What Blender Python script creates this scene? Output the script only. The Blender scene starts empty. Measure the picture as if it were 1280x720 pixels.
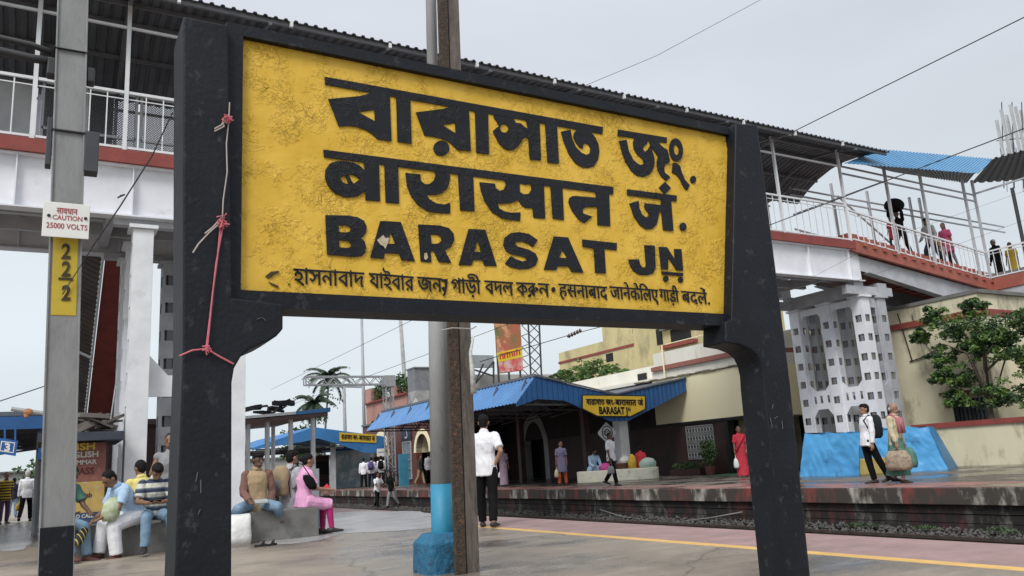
import bpy, bmesh, math, random
from mathutils import Vector, Matrix, geometry, noise
R = math.radians
rnd = random.Random(7)
sc = bpy.context.scene
COL = sc.collection

# ------------------------------------------------------------------ camera
F, CX, CY, EYE = 995.0, 640.0, 360.0, 0.95
_X = Vector((1730, 105, 995)).normalized()
_Y = Vector((-588, 255, 995)); _Y = (_Y - _X * _X.dot(_Y)).normalized()
_Z = _X.cross(_Y)
if _Z.y > 0: _Z = -_Z
cam_d = bpy.data.cameras.new('camera')
cam_d.sensor_width = 36; cam_d.lens = F / 1280 * 36
cam_d.clip_start = 0.05; cam_d.clip_end = 3000
cam = bpy.data.objects.new('camera', cam_d); COL.objects.link(cam)
cam.matrix_world = Matrix(((_X.x, -_X.y, -_X.z, 0), (_Y.x, -_Y.y, -_Y.z, 0), (_Z.x, -_Z.y, -_Z.z, EYE), (0, 0, 0, 1)))
sc.camera = cam

# ------------------------------------------------------------------ world, sun, exposure
SUN_EL, SUN_AZ = 46, 232          # azimuth clockwise from +Y
w = bpy.data.worlds.new('World'); sc.world = w; w.use_nodes = True
nt = w.node_tree; nt.nodes.clear()
def wn(t): return nt.nodes.new(t)
sky = wn('ShaderNodeTexSky'); sky.sky_type = 'NISHITA'; sky.sun_disc = False
sky.sun_elevation = R(SUN_EL); sky.sun_rotation = R(SUN_AZ); sky.dust_density = 6; sky.air_density = 1.2
hs = wn('ShaderNodeHueSaturation'); hs.inputs['Saturation'].default_value = 0.10
tc = wn('ShaderNodeTexCoord'); mp = wn('ShaderNodeMapping'); mp.inputs['Scale'].default_value = (1, 1, 2.6)
nz = wn('ShaderNodeTexNoise'); nz.inputs['Scale'].default_value = 1.6; nz.inputs['Detail'].default_value = 5; nz.inputs['Roughness'].default_value = .5
cr = wn('ShaderNodeValToRGB')                       # overcast luminance by height: pale at the horizon, greyer above, bright overhead
sx = wn('ShaderNodeSeparateXYZ'); el = cr.color_ramp.elements
while len(el) < 5: el.new(.5)
for e, (p, c) in zip(el, ((0, (.52, .577, .605)), (.16, (.515, .57, .605)), (.46, (.465, .495, .552)), (.66, (.56, .59, .64)), (1, (.95, .97, 1)))): e.position = p; e.color = (*c, 1)
sc10 = wn('ShaderNodeVectorMath'); sc10.operation = 'SCALE'; sc10.inputs['Scale'].default_value = 10
cl_ = wn('ShaderNodeMapRange'); cl_.inputs[1].default_value = .3; cl_.inputs[2].default_value = .7; cl_.inputs[3].default_value = .90; cl_.inputs[4].default_value = 1.08
cm = wn('ShaderNodeVectorMath'); cm.operation = 'SCALE'
mx = wn('ShaderNodeMix'); mx.data_type = 'RGBA'; mx.inputs[0].default_value = .90
bg = wn('ShaderNodeBackground'); bg.inputs['Strength'].default_value = 0.10
out = wn('ShaderNodeOutputWorld')
L = nt.links.new
L(sky.outputs[0], hs.inputs['Color']); L(tc.outputs['Generated'], mp.inputs[0]); L(mp.outputs[0], nz.inputs['Vector']); L(tc.outputs['Generated'], sx.inputs[0]); L(sx.outputs[2], cr.inputs[0])
L(cr.outputs[0], sc10.inputs[0]); L(nz.outputs[0], cl_.inputs[0]); L(sc10.outputs[0], cm.inputs[0]); L(cl_.outputs[0], cm.inputs['Scale'])
L(hs.outputs[0], mx.inputs[6]); L(cm.outputs[0], mx.inputs[7]); L(mx.outputs[2], bg.inputs['Color']); L(bg.outputs[0], out.inputs[0])
sd = bpy.data.lights.new('sun', 'SUN'); sd.energy = 1.5; sd.angle = R(22); sd.color = (1, .975, .94)
so = bpy.data.objects.new('sun', sd); COL.objects.link(so)
_dir = Vector((math.sin(R(SUN_AZ)) * math.cos(R(SUN_EL)), math.cos(R(SUN_AZ)) * math.cos(R(SUN_EL)), math.sin(R(SUN_EL))))
so.rotation_euler = (-_dir).to_track_quat('-Z', 'Y').to_euler(); so.location = (0, -10, 30)
sc.view_settings.view_transform = 'Standard'
try: sc.view_settings.look = 'None'
except Exception: pass
sc.view_settings.exposure = 0.58; sc.view_settings.gamma = 1; sc.view_settings.use_curve_mapping = False

# ------------------------------------------------------------------ helpers: from a sight line to a point on a known plane (metres)
def ray(px, py):
    c = Vector(((px - CX) / F, (py - CY) / F, 1)); return Vector((c.dot(_X), c.dot(_Y), c.dot(_Z)))
def onz(px, py, z=0.0):
    r = ray(px, py); t = (z - EYE) / r.z; return Vector((r.x * t, r.y * t, z))
def ony(px, py, y):
    r = ray(px, py); t = y / r.y; return Vector((r.x * t, y, EYE + r.z * t))
def onx(px, py, x):
    r = ray(px, py); t = x / r.x; return Vector((x, r.y * t, EYE + r.z * t))

# ------------------------------------------------------------------ materials
MATS = {}
def M(name, c1, c2=None, sc_=4.0, rough=.7, bump=0.0, bsc=30.0, metal=0.0, stain=None, ssc=2.0, sth=(.5, .7), stretch=(1, 1, 1), rough2=None, det=6, spec=.5):
    """noise-mixed two-tone surface, optional stains of a third colour, fine bump"""
    if name in MATS: return MATS[name]
    m = bpy.data.materials.new(name); m.use_nodes = True; MATS[name] = m
    t = m.node_tree; b = t.nodes['Principled BSDF']; N = t.nodes.new; K = t.links.new
    b.inputs['Metallic'].default_value = metal; b.inputs['Roughness'].default_value = rough
    b.inputs['Specular IOR Level'].default_value = spec
    tc = N('ShaderNodeTexCoord'); mp = N('ShaderNodeMapping'); mp.inputs['Scale'].default_value = stretch
    K(tc.outputs['Object'], mp.inputs[0])
    c2 = c2 or tuple(x * .8 for x in c1)
    n = N('ShaderNodeTexNoise'); n.inputs['Scale'].default_value = sc_; n.inputs['Detail'].default_value = det; n.inputs['Roughness'].default_value = .6
    K(mp.outputs[0], n.inputs['Vector'])
    r = N('ShaderNodeValToRGB'); r.color_ramp.elements[0].position = .33; r.color_ramp.elements[1].position = .67
    r.color_ramp.elements[0].color = (*c2, 1); r.color_ramp.elements[1].color = (*c1, 1)
    K(n.outputs[0], r.inputs[0]); col = r.outputs[0]
    if stain:
        n2 = N('ShaderNodeTexNoise'); n2.inputs['Scale'].default_value = ssc; n2.inputs['Detail'].default_value = 8; n2.inputs['Roughness'].default_value = .68
        K(mp.outputs[0], n2.inputs['Vector'])
        r2 = N('ShaderNodeValToRGB'); r2.color_ramp.elements[0].position = sth[0]; r2.color_ramp.elements[1].position = sth[1]
        r2.color_ramp.elements[0].color = (0, 0, 0, 1); r2.color_ramp.elements[1].color = (1, 1, 1, 1)
        K(n2.outputs[0], r2.inputs[0])
        x = N('ShaderNodeMix'); x.data_type = 'RGBA'; K(r2.outputs[0], x.inputs[0]); K(col, x.inputs[6]); x.inputs[7].default_value = (*stain, 1)
        col = x.outputs[2]
        if rough2 is not None:
            mr = N('ShaderNodeMapRange'); mr.inputs[3].default_value = rough; mr.inputs[4].default_value = rough2
            K(r2.outputs[0], mr.inputs[0]); K(mr.outputs[0], b.inputs['Roughness'])
    K(col, b.inputs['Base Color'])
    if bump:
        n3 = N('ShaderNodeTexNoise'); n3.inputs['Scale'].default_value = bsc; n3.inputs['Detail'].default_value = 5
        K(mp.outputs[0], n3.inputs['Vector'])
        bp = N('ShaderNodeBump'); bp.inputs['Strength'].default_value = min(1, bump); bp.inputs['Distance'].default_value = .02
        K(n3.outputs[0], bp.inputs['Height']); K(bp.outputs[0], b.inputs['Normal'])
    return m

def stripes(name, cols, axis, period, fracs, rough=.8, dirt=None, dsc=3.0, dth=(.45, .6), offset=0.0, warp=0.0):
    """hard bands along an object axis; optional dirt of another colour"""
    if name in MATS: return MATS[name]
    m = bpy.data.materials.new(name); m.use_nodes = True; MATS[name] = m
    t = m.node_tree; b = t.nodes['Principled BSDF']; N = t.nodes.new; K = t.links.new
    b.inputs['Roughness'].default_value = rough
    tc = N('ShaderNodeTexCoord'); s = N('ShaderNodeSeparateXYZ'); K(tc.outputs['Object'], s.inputs[0])
    a = N('ShaderNodeMath'); a.operation = 'MULTIPLY_ADD'; a.inputs[1].default_value = 1 / period; a.inputs[2].default_value = 100 + offset
    K(s.outputs[axis], a.inputs[0]); f = N('ShaderNodeMath'); f.operation = 'FRACT'; K(a.outputs[0], f.inputs[0])
    src = f.outputs[0]
    if warp:
        nn = N('ShaderNodeTexNoise'); nn.inputs['Scale'].default_value = 6; K(tc.outputs['Object'], nn.inputs['Vector'])
        q = N('ShaderNodeMath'); q.operation = 'MULTIPLY_ADD'; q.inputs[1].default_value = warp; K(nn.outputs[0], q.inputs[0]); K(src, q.inputs[2]); src = q.outputs[0]
    r = N('ShaderNodeValToRGB'); r.color_ramp.interpolation = 'CONSTANT'
    while len(r.color_ramp.elements) < len(cols): r.color_ramp.elements.new(.5)
    for e, c, p in zip(r.color_ramp.elements, cols, fracs): e.position = p
    for e, c, p in zip(r.color_ramp.elements, cols, fracs): e.color = (*c, 1)
    K(src, r.inputs[0]); col = r.outputs[0]
    if dirt:
        mp = N('ShaderNodeMapping'); mp.inputs['Scale'].default_value = (1, 1.6, .7); K(tc.outputs['Object'], mp.inputs[0])
        n2 = N('ShaderNodeTexNoise'); n2.inputs['Scale'].default_value = dsc; n2.inputs['Detail'].default_value = 8; n2.inputs['Roughness'].default_value = .7
        K(mp.outputs[0], n2.inputs['Vector'])
        r2 = N('ShaderNodeValToRGB'); r2.color_ramp.elements[0].position = dth[0]; r2.color_ramp.elements[1].position = dth[1]
        K(n2.outputs[0], r2.inputs[0])
        x = N('ShaderNodeMix'); x.data_type = 'RGBA'; K(r2.outputs[0], x.inputs[0]); K(col, x.inputs[6]); x.inputs[7].default_value = (*dirt, 1); col = x.outputs[2]
    K(col, b.inputs['Base Color']); return m

def plaster_board():
    """thick old paint on crumbling cement: flakes, cracks, ridges"""
    def make(name, c1, c2, crack):
        m = bpy.data.materials.new(name); m.use_nodes = True; MATS[name] = m
        t = m.node_tree; b = t.nodes['Principled BSDF']; N = t.nodes.new; K = t.links.new
        b.inputs['Roughness'].default_value = .5; b.inputs['Specular IOR Level'].default_value = .3
        tc = N('ShaderNodeTexCoord'); geo = N('ShaderNodeNewGeometry')
        P = geo.outputs['Position']
        wz = N('ShaderNodeTexNoise'); wz.inputs['Scale'].default_value = 9; wz.inputs['Detail'].default_value = 4; K(P, wz.inputs['Vector'])
        ad = N('ShaderNodeMix'); ad.data_type = 'VECTOR'; ad.inputs[0].default_value = .085; K(P, ad.inputs[4]); K(wz.outputs['Color'], ad.inputs[5])
        vo = N('ShaderNodeTexVoronoi'); vo.feature = 'DISTANCE_TO_EDGE'; vo.inputs['Scale'].default_value = 13; K(ad.outputs[1], vo.inputs['Vector'])
        cw = N('ShaderNodeValToRGB'); cw.color_ramp.elements[0].position = .0; cw.color_ramp.elements[0].color = (1, 1, 1, 1); cw.color_ramp.elements[1].position = .022; cw.color_ramp.elements[1].color = (0, 0, 0, 1)
        K(vo.outputs[0], cw.inputs[0])
        pn = N('ShaderNodeTexNoise'); pn.inputs['Scale'].default_value = 5.5; pn.inputs['Detail'].default_value = 7; pn.inputs['Roughness'].default_value = .7; K(P, pn.inputs['Vector'])
        pr = N('ShaderNodeValToRGB'); pr.color_ramp.elements[0].position = .54; pr.color_ramp.elements[1].position = .66; K(pn.outputs[0], pr.inputs[0])
        mk = N('ShaderNodeMath'); mk.operation = 'MULTIPLY'; K(cw.outputs[0], mk.inputs[0]); K(pr.outputs[0], mk.inputs[1])
        cn = N('ShaderNodeTexNoise'); cn.inputs['Scale'].default_value = 7; cn.inputs['Detail'].default_value = 8; cn.inputs['Roughness'].default_value = .62; K(P, cn.inputs['Vector'])
        rr = N('ShaderNodeValToRGB'); rr.color_ramp.elements[0].position = .34; rr.color_ramp.elements[0].color = (*c2, 1); rr.color_ramp.elements[1].position = .62; rr.color_ramp.elements[1].color = (*c1, 1); K(cn.outputs[0], rr.inputs[0])
        x = N('ShaderNodeMix'); x.data_type = 'RGBA'; K(mk.outputs[0], x.inputs[0]); K(rr.outputs[0], x.inputs[6]); x.inputs[7].default_value = (*crack, 1)
        K(x.outputs[2], b.inputs['Base Color'])
        fn = N('ShaderNodeTexNoise'); fn.inputs['Scale'].default_value = 27; fn.inputs['Detail'].default_value = 9; fn.inputs['Roughness'].default_value = .65; fn.inputs['Distortion'].default_value = .8; K(P, fn.inputs['Vector'])
        # flakes: plateaus of the noise
        st = N('ShaderNodeValToRGB'); st.color_ramp.elements[0].position = .46; st.color_ramp.elements[1].position = .53; K(fn.outputs[0], st.inputs[0])
        pr2 = N('ShaderNodeValToRGB'); pr2.color_ramp.elements[0].position = .47; pr2.color_ramp.elements[1].position = .60; K(pn.outputs[0], pr2.inputs[0])
        fm = N('ShaderNodeMath'); fm.operation = 'MULTIPLY'; K(st.outputs[0], fm.inputs[0]); K(pr2.outputs[0], fm.inputs[1])
        sb = N('ShaderNodeMath'); sb.operation = 'SUBTRACT'; K(fm.outputs[0], sb.inputs[0]); K(mk.outputs[0], sb.inputs[1])
        s2 = N('ShaderNodeMath'); s2.operation = 'MULTIPLY_ADD'; K(fn.outputs[0], s2.inputs[0]); s2.inputs[1].default_value = .14; K(sb.outputs[0], s2.inputs[2])
        bp = N('ShaderNodeBump'); bp.inputs['Strength'].default_value = .72; bp.inputs['Distance'].default_value = .007
        K(s2.outputs[0], bp.inputs['Height']); K(bp.outputs[0], b.inputs['Normal'])
        return m
    return (make('yellow_plaster', (.74, .47, .065), (.63, .385, .035), (.36, .22, .035)),
            make('letter_black', (.009, .0105, .014), (.005, .006, .008), (.002, .002, .003)))
YEL, LETTER = plaster_board()

def wet_ground(name, dry1, dry2, wet, scale, th):
    m = M(name, dry1, dry2, sc_=.9, rough=.75, bump=.25, bsc=40, stain=wet, ssc=scale, sth=th, rough2=.12)
    return m

def paving():
    m = M('platform_paving', (.36, .30, .235), (.265, .22, .17), sc_=.55, rough=.6, bump=.22, bsc=55, stain=(.135, .115, .095), ssc=.35, sth=(.40, .62), rough2=.14, det=9)
    t = m.node_tree; b = t.nodes['Principled BSDF']; N = t.nodes.new; K = t.links.new; src = b.inputs['Base Color'].links[0].from_socket
    tc = N('ShaderNodeTexCoord')
    def layer(src, vec_scale, kind, sc, lo, hi, col, det=8):
        mp = N('ShaderNodeMapping'); mp.inputs['Scale'].default_value = vec_scale; K(tc.outputs['Object'], mp.inputs[0])
        if kind == 'crack':
            wz = N('ShaderNodeTexNoise'); wz.inputs['Scale'].default_value = 2.2; wz.inputs['Detail'].default_value = 6; K(mp.outputs[0], wz.inputs['Vector'])
            ad = N('ShaderNodeMix'); ad.data_type = 'VECTOR'; ad.inputs[0].default_value = .35; K(mp.outputs[0], ad.inputs[4]); K(wz.outputs['Color'], ad.inputs[5])
            n = N('ShaderNodeTexVoronoi'); n.feature = 'DISTANCE_TO_EDGE'; n.inputs['Scale'].default_value = sc; K(ad.outputs[1], n.inputs['Vector'])
        else:
            n = N('ShaderNodeTexNoise'); n.inputs['Scale'].default_value = sc; n.inputs['Detail'].default_value = det; n.inputs['Roughness'].default_value = .7; K(mp.outputs[0], n.inputs['Vector'])
        r = N('ShaderNodeValToRGB'); r.color_ramp.elements[0].position = lo; r.color_ramp.elements[1].position = hi
        if kind == 'crack': r.color_ramp.elements[0].color = (.8, .8, .8, 1); r.color_ramp.elements[1].color = (0, 0, 0, 1)
        else: r.color_ramp.elements[0].color = (0, 0, 0, 1); r.color_ramp.elements[1].color = (.75, .75, .75, 1)
        K(n.outputs[0], r.inputs[0]); x = N('ShaderNodeMix'); x.data_type = 'RGBA'; K(r.outputs[0], x.inputs[0]); K(src, x.inputs[6]); x.inputs[7].default_value = (*col, 1); return x.outputs[2]
    src = layer(src, (.7, 2.6, 1), 'noise', 1.6, .52, .68, (.34, .30, .255))      # trodden pale streaks along the platform's cross direction
    src = layer(src, (1, 1, 1), 'noise', 7, .60, .72, (.12, .10, .085))           # spit and oil spots
    src = layer(src, (1, 1, 1), 'crack', .42, .0, .006, (.07, .06, .05))
    K(src, b.inputs['Base Color']); return m
CONC = paving()
PINK = M('pink_band', (.36, .235, .225), (.26, .17, .16), sc_=2.5, rough=.6, bump=.2, bsc=60, stain=(.2, .15, .14), ssc=1.2, sth=(.52, .72), rough2=.3)
YLINE = M('yellow_line', (.72, .45, .13), (.55, .34, .11), sc_=6, rough=.7, stain=(.35, .25, .14), ssc=3, sth=(.55, .75))
FARPAVE = wet_ground('far_paving', (.20, .17, .14), (.13, .11, .09), (.07, .062, .055), .5, (.42, .55))
BLACKP = M('black_paint', (.010, .0125, .018), (.006, .0075, .011), sc_=5, rough=.55, bump=.16, bsc=60, stain=(.060, .063, .068), ssc=16, sth=(.58, .76), spec=.25, stretch=(1, 1, .8))
GREYPOLE = M('galvanised', (.40, .41, .41), (.30, .31, .31), sc_=7, rough=.55, metal=.0, bump=.12, bsc=60, stain=(.21, .21, .20), ssc=14, sth=(.55, .75), stretch=(1, 1, .35))
RUST = M('rusty_rail', (.085, .058, .038), (.030, .024, .020), sc_=38, rough=.9, bump=.9, bsc=90, stain=(.20, .10, .045), ssc=26, sth=(.56, .70), stretch=(1, 1, .8))
SILVER = M('silver_paint', (.80, .81, .85), (.70, .71, .75), sc_=2.2, rough=.45, bump=.08, bsc=30, stain=(.40, .39, .39), ssc=1.5, sth=(.60, .85))
SILV2 = M('silver_worn', (.50, .51, .54), (.38, .39, .41), sc_=2.5, rough=.5, bump=.08, bsc=30, stain=(.28, .27, .26), ssc=2, sth=(.58, .8))
WHITEP = M('white_paint', (.78, .79, .80), (.64, .65, .67), sc_=2, rough=.5, stain=(.45, .42, .38), ssc=2.4, sth=(.62, .85))
REDP = M('red_oxide', (.30, .060, .045), (.20, .042, .034), sc_=3, rough=.65, bump=.15, stain=(.12, .05, .04), ssc=2.5, sth=(.55, .75))
REDB = M('red_stair', (.40, .115, .08), (.30, .085, .06), sc_=2, rough=.65, bump=.15, stain=(.18, .085, .06), ssc=3, sth=(.55, .75))
DKROOF = M('grey_roofing', (.15, .16, .185), (.105, .112, .13), sc_=2, rough=.6, stain=(.15, .14, .13), ssc=1.3, sth=(.58, .75), stretch=(2, .6, 1))
BLUEROOF = M('blue_roofing', (.05, .21, .47), (.035, .155, .38), sc_=1.2, rough=.45, stain=(.04, .08, .18), ssc=1.8, sth=(.6, .8))
LBLUEROOF = M('light_blue_roofing', (.10, .32, .55), (.07, .25, .45), sc_=1.6, rough=.45, stain=(.16, .2, .25), ssc=2, sth=(.6, .8))
BLUEDK = M('deep_blue_sheet', (.022, .115, .32), (.016, .085, .24), sc_=1.2, rough=.5)
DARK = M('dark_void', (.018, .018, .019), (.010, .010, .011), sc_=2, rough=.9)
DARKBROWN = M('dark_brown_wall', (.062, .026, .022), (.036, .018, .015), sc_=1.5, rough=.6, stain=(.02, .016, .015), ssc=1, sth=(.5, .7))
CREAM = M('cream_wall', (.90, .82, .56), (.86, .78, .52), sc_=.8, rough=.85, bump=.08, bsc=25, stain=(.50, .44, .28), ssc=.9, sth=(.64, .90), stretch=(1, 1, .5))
CREAMOLD = M('old_cream_wall', (.72, .67, .48), (.60, .56, .40), sc_=.8, rough=.9, bump=.1, bsc=25, stain=(.15, .13, .085), ssc=1.3, sth=(.50, .74), stretch=(1, 1, .45))
WHITEW = M('lime_wash', (.78, .76, .68), (.68, .66, .58), sc_=1, rough=.9, stain=(.3, .28, .24), ssc=1.5, sth=(.58, .8), stretch=(1, 1, .5))
OCHRE = M('weathered_ochre', (.62, .53, .28), (.50, .43, .23), sc_=.8, rough=.9, stain=(.16, .14, .09), ssc=.55, sth=(.53, .78), stretch=(1, 1, .5))
BRICK = M('brick_cladding', (.16, .055, .045), (.11, .04, .034), sc_=5, rough=.6, stain=(.06, .03, .027), ssc=2, sth=(.55, .75))
GREYW = M('grey_concrete', (.20, .195, .185), (.14, .137, .13), sc_=3, rough=.85, bump=.25, bsc=40, stain=(.085, .083, .08), ssc=2.5, sth=(.5, .75))
TARP = M('blue_tarp', (.085, .36, .68), (.065, .29, .59), sc_=1.4, rough=.40, bump=.35, bsc=11, stain=(.05, .19, .42), ssc=1.6, sth=(.58, .66))
BLUECON = M('blue_painted_concrete', (.025, .17, .30), (.018, .10, .19), sc_=5, rough=.8, bump=1.0, bsc=22, stain=(.02, .05, .08), ssc=4, sth=(.48, .62))
BLUEPT = M('blue_pole_paint', (.035, .27, .44), (.025, .22, .37), sc_=5, rough=.55, bump=.1)
YELP = M('sign_yellow', (.74, .49, .035), (.66, .42, .03), sc_=3, rough=.6)
YELNUM = M('number_yellow', (.58, .42, .03), (.44, .32, .03), sc_=5, rough=.7, stain=(.28, .24, .10), ssc=5, sth=(.55, .75))
BLK = M('black', (.012, .012, .013), (.008, .008, .009), rough=.6)
SIGNW = M('sign_white', (.80, .80, .77), (.72, .72, .69), rough=.5)
SIGNR = M('sign_red_text', (.42, .05, .05), rough=.6)
SIGNBLUE = M('sign_blue', (.02, .13, .42), rough=.4)
STEEL = M('rail_steel', (.10, .075, .06), (.05, .04, .035), sc_=6, rough=.5, metal=.4)
GLASSD = M('dark_glass', (.03, .04, .05), (.02, .025, .03), rough=.12)
WIRE = M('wire', (.03, .032, .035), rough=.6)
LEAF1 = M('leaf_mid', (.075, .15, .035), (.035, .085, .018), sc_=1.6, rough=.6)
LEAF2 = M('leaf_dark', (.055, .11, .035), (.028, .062, .02), sc_=1.6, rough=.6)
LEAF3 = M('leaf_light', (.13, .22, .05), (.08, .15, .03), sc_=2, rough=.6)
PALM = M('palm_leaf', (.045, .075, .038), (.028, .05, .025), sc_=2, rough=.6)
BARK = M('bark', (.11, .085, .065), (.06, .048, .038), sc_=6, rough=.9, bump=.4)
TRUNKP = M('palm_trunk', (.20, .18, .155), (.13, .115, .10), sc_=6, rough=.9)
SOIL = M('trackbed_soil', (.085, .075, .062), (.05, .045, .038), sc_=3, rough=.95, bump=.8, bsc=18)
STONE = M('ballast_stone', (.12, .115, .108), (.055, .052, .05), sc_=5, rough=.95)
GROUND = M('ground_earth', (.12, .115, .085), (.08, .08, .06), sc_=.05, rough=.95)
PINKTW = M('pink_twine', (.62, .16, .20), (.5, .12, .15), sc_=40, rough=.8)
PALETW = M('pale_twine', (.50, .42, .38), (.38, .33, .30), sc_=40, rough=.8)
PINKW = M('pink_wall', (.50, .27, .22), (.40, .22, .18), sc_=1, rough=.9)
WALLGREY = M('far_grey_wall', (.40, .40, .39), (.30, .30, .29), sc_=.8, rough=.9, stain=(.15, .15, .14), ssc=.7, sth=(.5, .7))

# ------------------------------------------------------------------ objects
def tag(o, label=None, cat=None, group=None, kind=None):
    if label: o['label'] = label
    if cat: o['category'] = cat
    if group: o['group'] = group
    if kind: o['kind'] = kind
    return o
def thing(name, label, cat, loc=(0, 0, 0), rz=0.0, group=None):
    o = bpy.data.objects.new(name, None); COL.objects.link(o); o.empty_display_size = .2
    o.location = loc; o.rotation_euler = (0, 0, rz)
    return tag(o, label, cat, group)
def wmat(o):
    m = Matrix.Translation(o.location) @ o.rotation_euler.to_matrix().to_4x4()
    return wmat(o.parent) @ m if o.parent else m

class MB:
    """a growing list of vertices and faces"""
    def __init__(s): s.v = []; s.f = []; s.smooth = False
    def add(s, vs, fs):
        o = len(s.v); s.v += [Vector(v) for v in vs]; s.f += [tuple(i + o for i in f) for f in fs]; return s
    def box(s, c, d, rz=0, rot=None):
        c = Vector(c); q = rot or Matrix.Rotation(rz, 3, 'Z'); hx, hy, hz = d[0] / 2, d[1] / 2, d[2] / 2
        vs = [c + q @ Vector((x * hx, y * hy, z * hz)) for z in (-1, 1) for y in (-1, 1) for x in (-1, 1)]
        return s.add(vs, [(0, 2, 3, 1), (4, 5, 7, 6), (0, 1, 5, 4), (2, 6, 7, 3), (0, 4, 6, 2), (1, 3, 7, 5)])
    def b2(s, a, b):
        """box from corner to corner"""
        a, b = Vector(a), Vector(b); return s.box((a + b) / 2, [abs(b[i] - a[i]) for i in range(3)])
    def prism(s, pts, d, holes=()):
        """polygon (with holes) swept by the vector d"""
        d = Vector(d); loops = [[Vector(p) for p in pts]] + [[Vector(p) for p in h] for h in holes]
        tri = geometry.tessellate_polygon(loops); flat = [p for l in loops for p in l]; n = len(flat)
        s.add(flat + [p + d for p in flat], [tuple(t) for t in tri] + [tuple(i + n for i in reversed(t)) for t in tri])
        o = len(s.v) - 2 * n; k = 0
        for l in loops:
            m = len(l)
            for i in range(m): s.f.append((o + k + i, o + k + (i + 1) % m, o + n + k + (i + 1) % m, o + n + k + i))
            k += m
        return s
    def flat(s, pts, holes=()):
        loops = [[Vector(p) for p in pts]] + [[Vector(p) for p in h] for h in holes]
        return s.add([p for l in loops for p in l], [tuple(t) for t in geometry.tessellate_polygon(loops)])
    def tube(s, pts, r, n=8, r2=None, cap=True):
        pts = [Vector(p) for p in pts]; m = len(pts); o = len(s.v)
        for i, p in enumerate(pts):
            d = (pts[min(i + 1, m - 1)] - pts[max(i - 1, 0)]).normalized()
            a = d.cross(Vector((0, 0, 1)) if abs(d.z) < .9 else Vector((1, 0, 0))).normalized(); b = d.cross(a)
            rr = r if r2 is None else r + (r2 - r) * i / max(1, m - 1)
            for k in range(n):
                t = 2 * math.pi * k / n; s.v.append(p + (a * math.cos(t) + b * math.sin(t)) * rr)
        for i in range(m - 1):
            for k in range(n): s.f.append((o + i * n + k, o + i * n + (k + 1) % n, o + (i + 1) * n + (k + 1) % n, o + (i + 1) * n + k))
        if cap: s.f.append(tuple(o + k for k in reversed(range(n)))); s.f.append(tuple(o + (m - 1) * n + k for k in range(n)))
        return s
    def bar(s, a, b, wd=.05, ht=None):
        """square bar"""
        a, b = Vector(a), Vector(b); ht = ht or wd; d = (b - a).normalized()
        u = d.cross(Vector((0, 0, 1)) if abs(d.z) < .95 else Vector((0, 1, 0))).normalized(); v = d.cross(u)
        vs = [p + u * x * wd / 2 + v * y * ht / 2 for p in (a, b) for x, y in ((-1, -1), (1, -1), (1, 1), (-1, 1))]
        return s.add(vs, [(0, 1, 2, 3), (7, 6, 5, 4), (0, 4, 5, 1), (1, 5, 6, 2), (2, 6, 7, 3), (3, 7, 4, 0)])
    def loft(s, rings, n=16, sq=1.0):
        """rings: (centre, u-vector, v-vector)"""
        o = len(s.v); m = len(rings)
        for c, u, v in rings:
            for k in range(n):
                t = 2 * math.pi * k / n; cx, sy = math.cos(t), math.sin(t)
                if sq != 1: cx = math.copysign(abs(cx) ** sq, cx); sy = math.copysign(abs(sy) ** sq, sy)
                s.v.append(Vector(c) + Vector(u) * cx + Vector(v) * sy)
        for i in range(m - 1):
            for k in range(n): s.f.append((o + i * n + k, o + i * n + (k + 1) % n, o + (i + 1) * n + (k + 1) % n, o + (i + 1) * n + k))
        s.f.append(tuple(o + k for k in reversed(range(n)))); s.f.append(tuple(o + (m - 1) * n + k for k in range(n)))
        return s
    def ball(s, c, r, n=12, rot=None):
        c = Vector(c); r = r if hasattr(r, '__len__') else (r, r, r); o = len(s.v); m = n // 2; q = rot or Matrix.Identity(3)
        s.v.append(c + q @ Vector((0, 0, r[2])))
        for i in range(1, m):
            a = math.pi * i / m
            for k in range(n):
                t = 2 * math.pi * k / n; s.v.append(c + q @ Vector((r[0] * math.sin(a) * math.cos(t), r[1] * math.sin(a) * math.sin(t), r[2] * math.cos(a))))
        s.v.append(c + q @ Vector((0, 0, -r[2]))); e = len(s.v) - 1
        for k in range(n):
            s.f.append((o, o + 1 + k, o + 1 + (k + 1) % n)); s.f.append((e, e - n + (k + 1) % n, e - n + k))
        for i in range(m - 2):
            for k in range(n):
                a = o + 1 + i * n; s.f.append((a + k, a + n + k, a + n + (k + 1) % n, a + (k + 1) % n))
        return s
    def cone(s, a, ra, b, rb, n=12):
        a, b = Vector(a), Vector(b); d = (b - a).normalized()
        u = d.cross(Vector((0, 0, 1)) if abs(d.z) < .95 else Vector((0, 1, 0))).normalized(); v = d.cross(u)
        return s.loft([(a, u * ra, v * ra), (b, u * rb, v * rb)], n)
    def cap(s, a, ra, b, rb, n=12): return s.cone(a, ra, b, rb, n).ball(a, ra, n).ball(b, rb, n)
    def sheet(s, p00, p10, p01, p11, pitch=.2, amp=.03, th=.012, ny=1):
        """corrugated sheet; ribs run from p0* to p1* (across the first edge p00->p10)"""
        p00, p10, p01, p11 = map(Vector, (p00, p10, p01, p11))
        nrm = (p10 - p00).cross(p01 - p00).normalized()
        if nrm.z < 0 or (abs(nrm.z) < .05 and nrm.y > 0): nrm = -nrm
        k = max(1, int((p10 - p00).length / pitch)); us = []
        for i in range(k): us += [((i + q) / k, h) for q, h in ((0, 0), (.5, 0), (.62, 1), (.88, 1))]
        us.append((1, 0)); o = len(s.v); n = len(us)
        for off in (0, -th):
            for vv in (0, 1):
                for u, h in us:
                    a = p00.lerp(p10, u); b = p01.lerp(p11, u); s.v.append(a.lerp(b, vv) + nrm * (h * amp + off))
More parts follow.
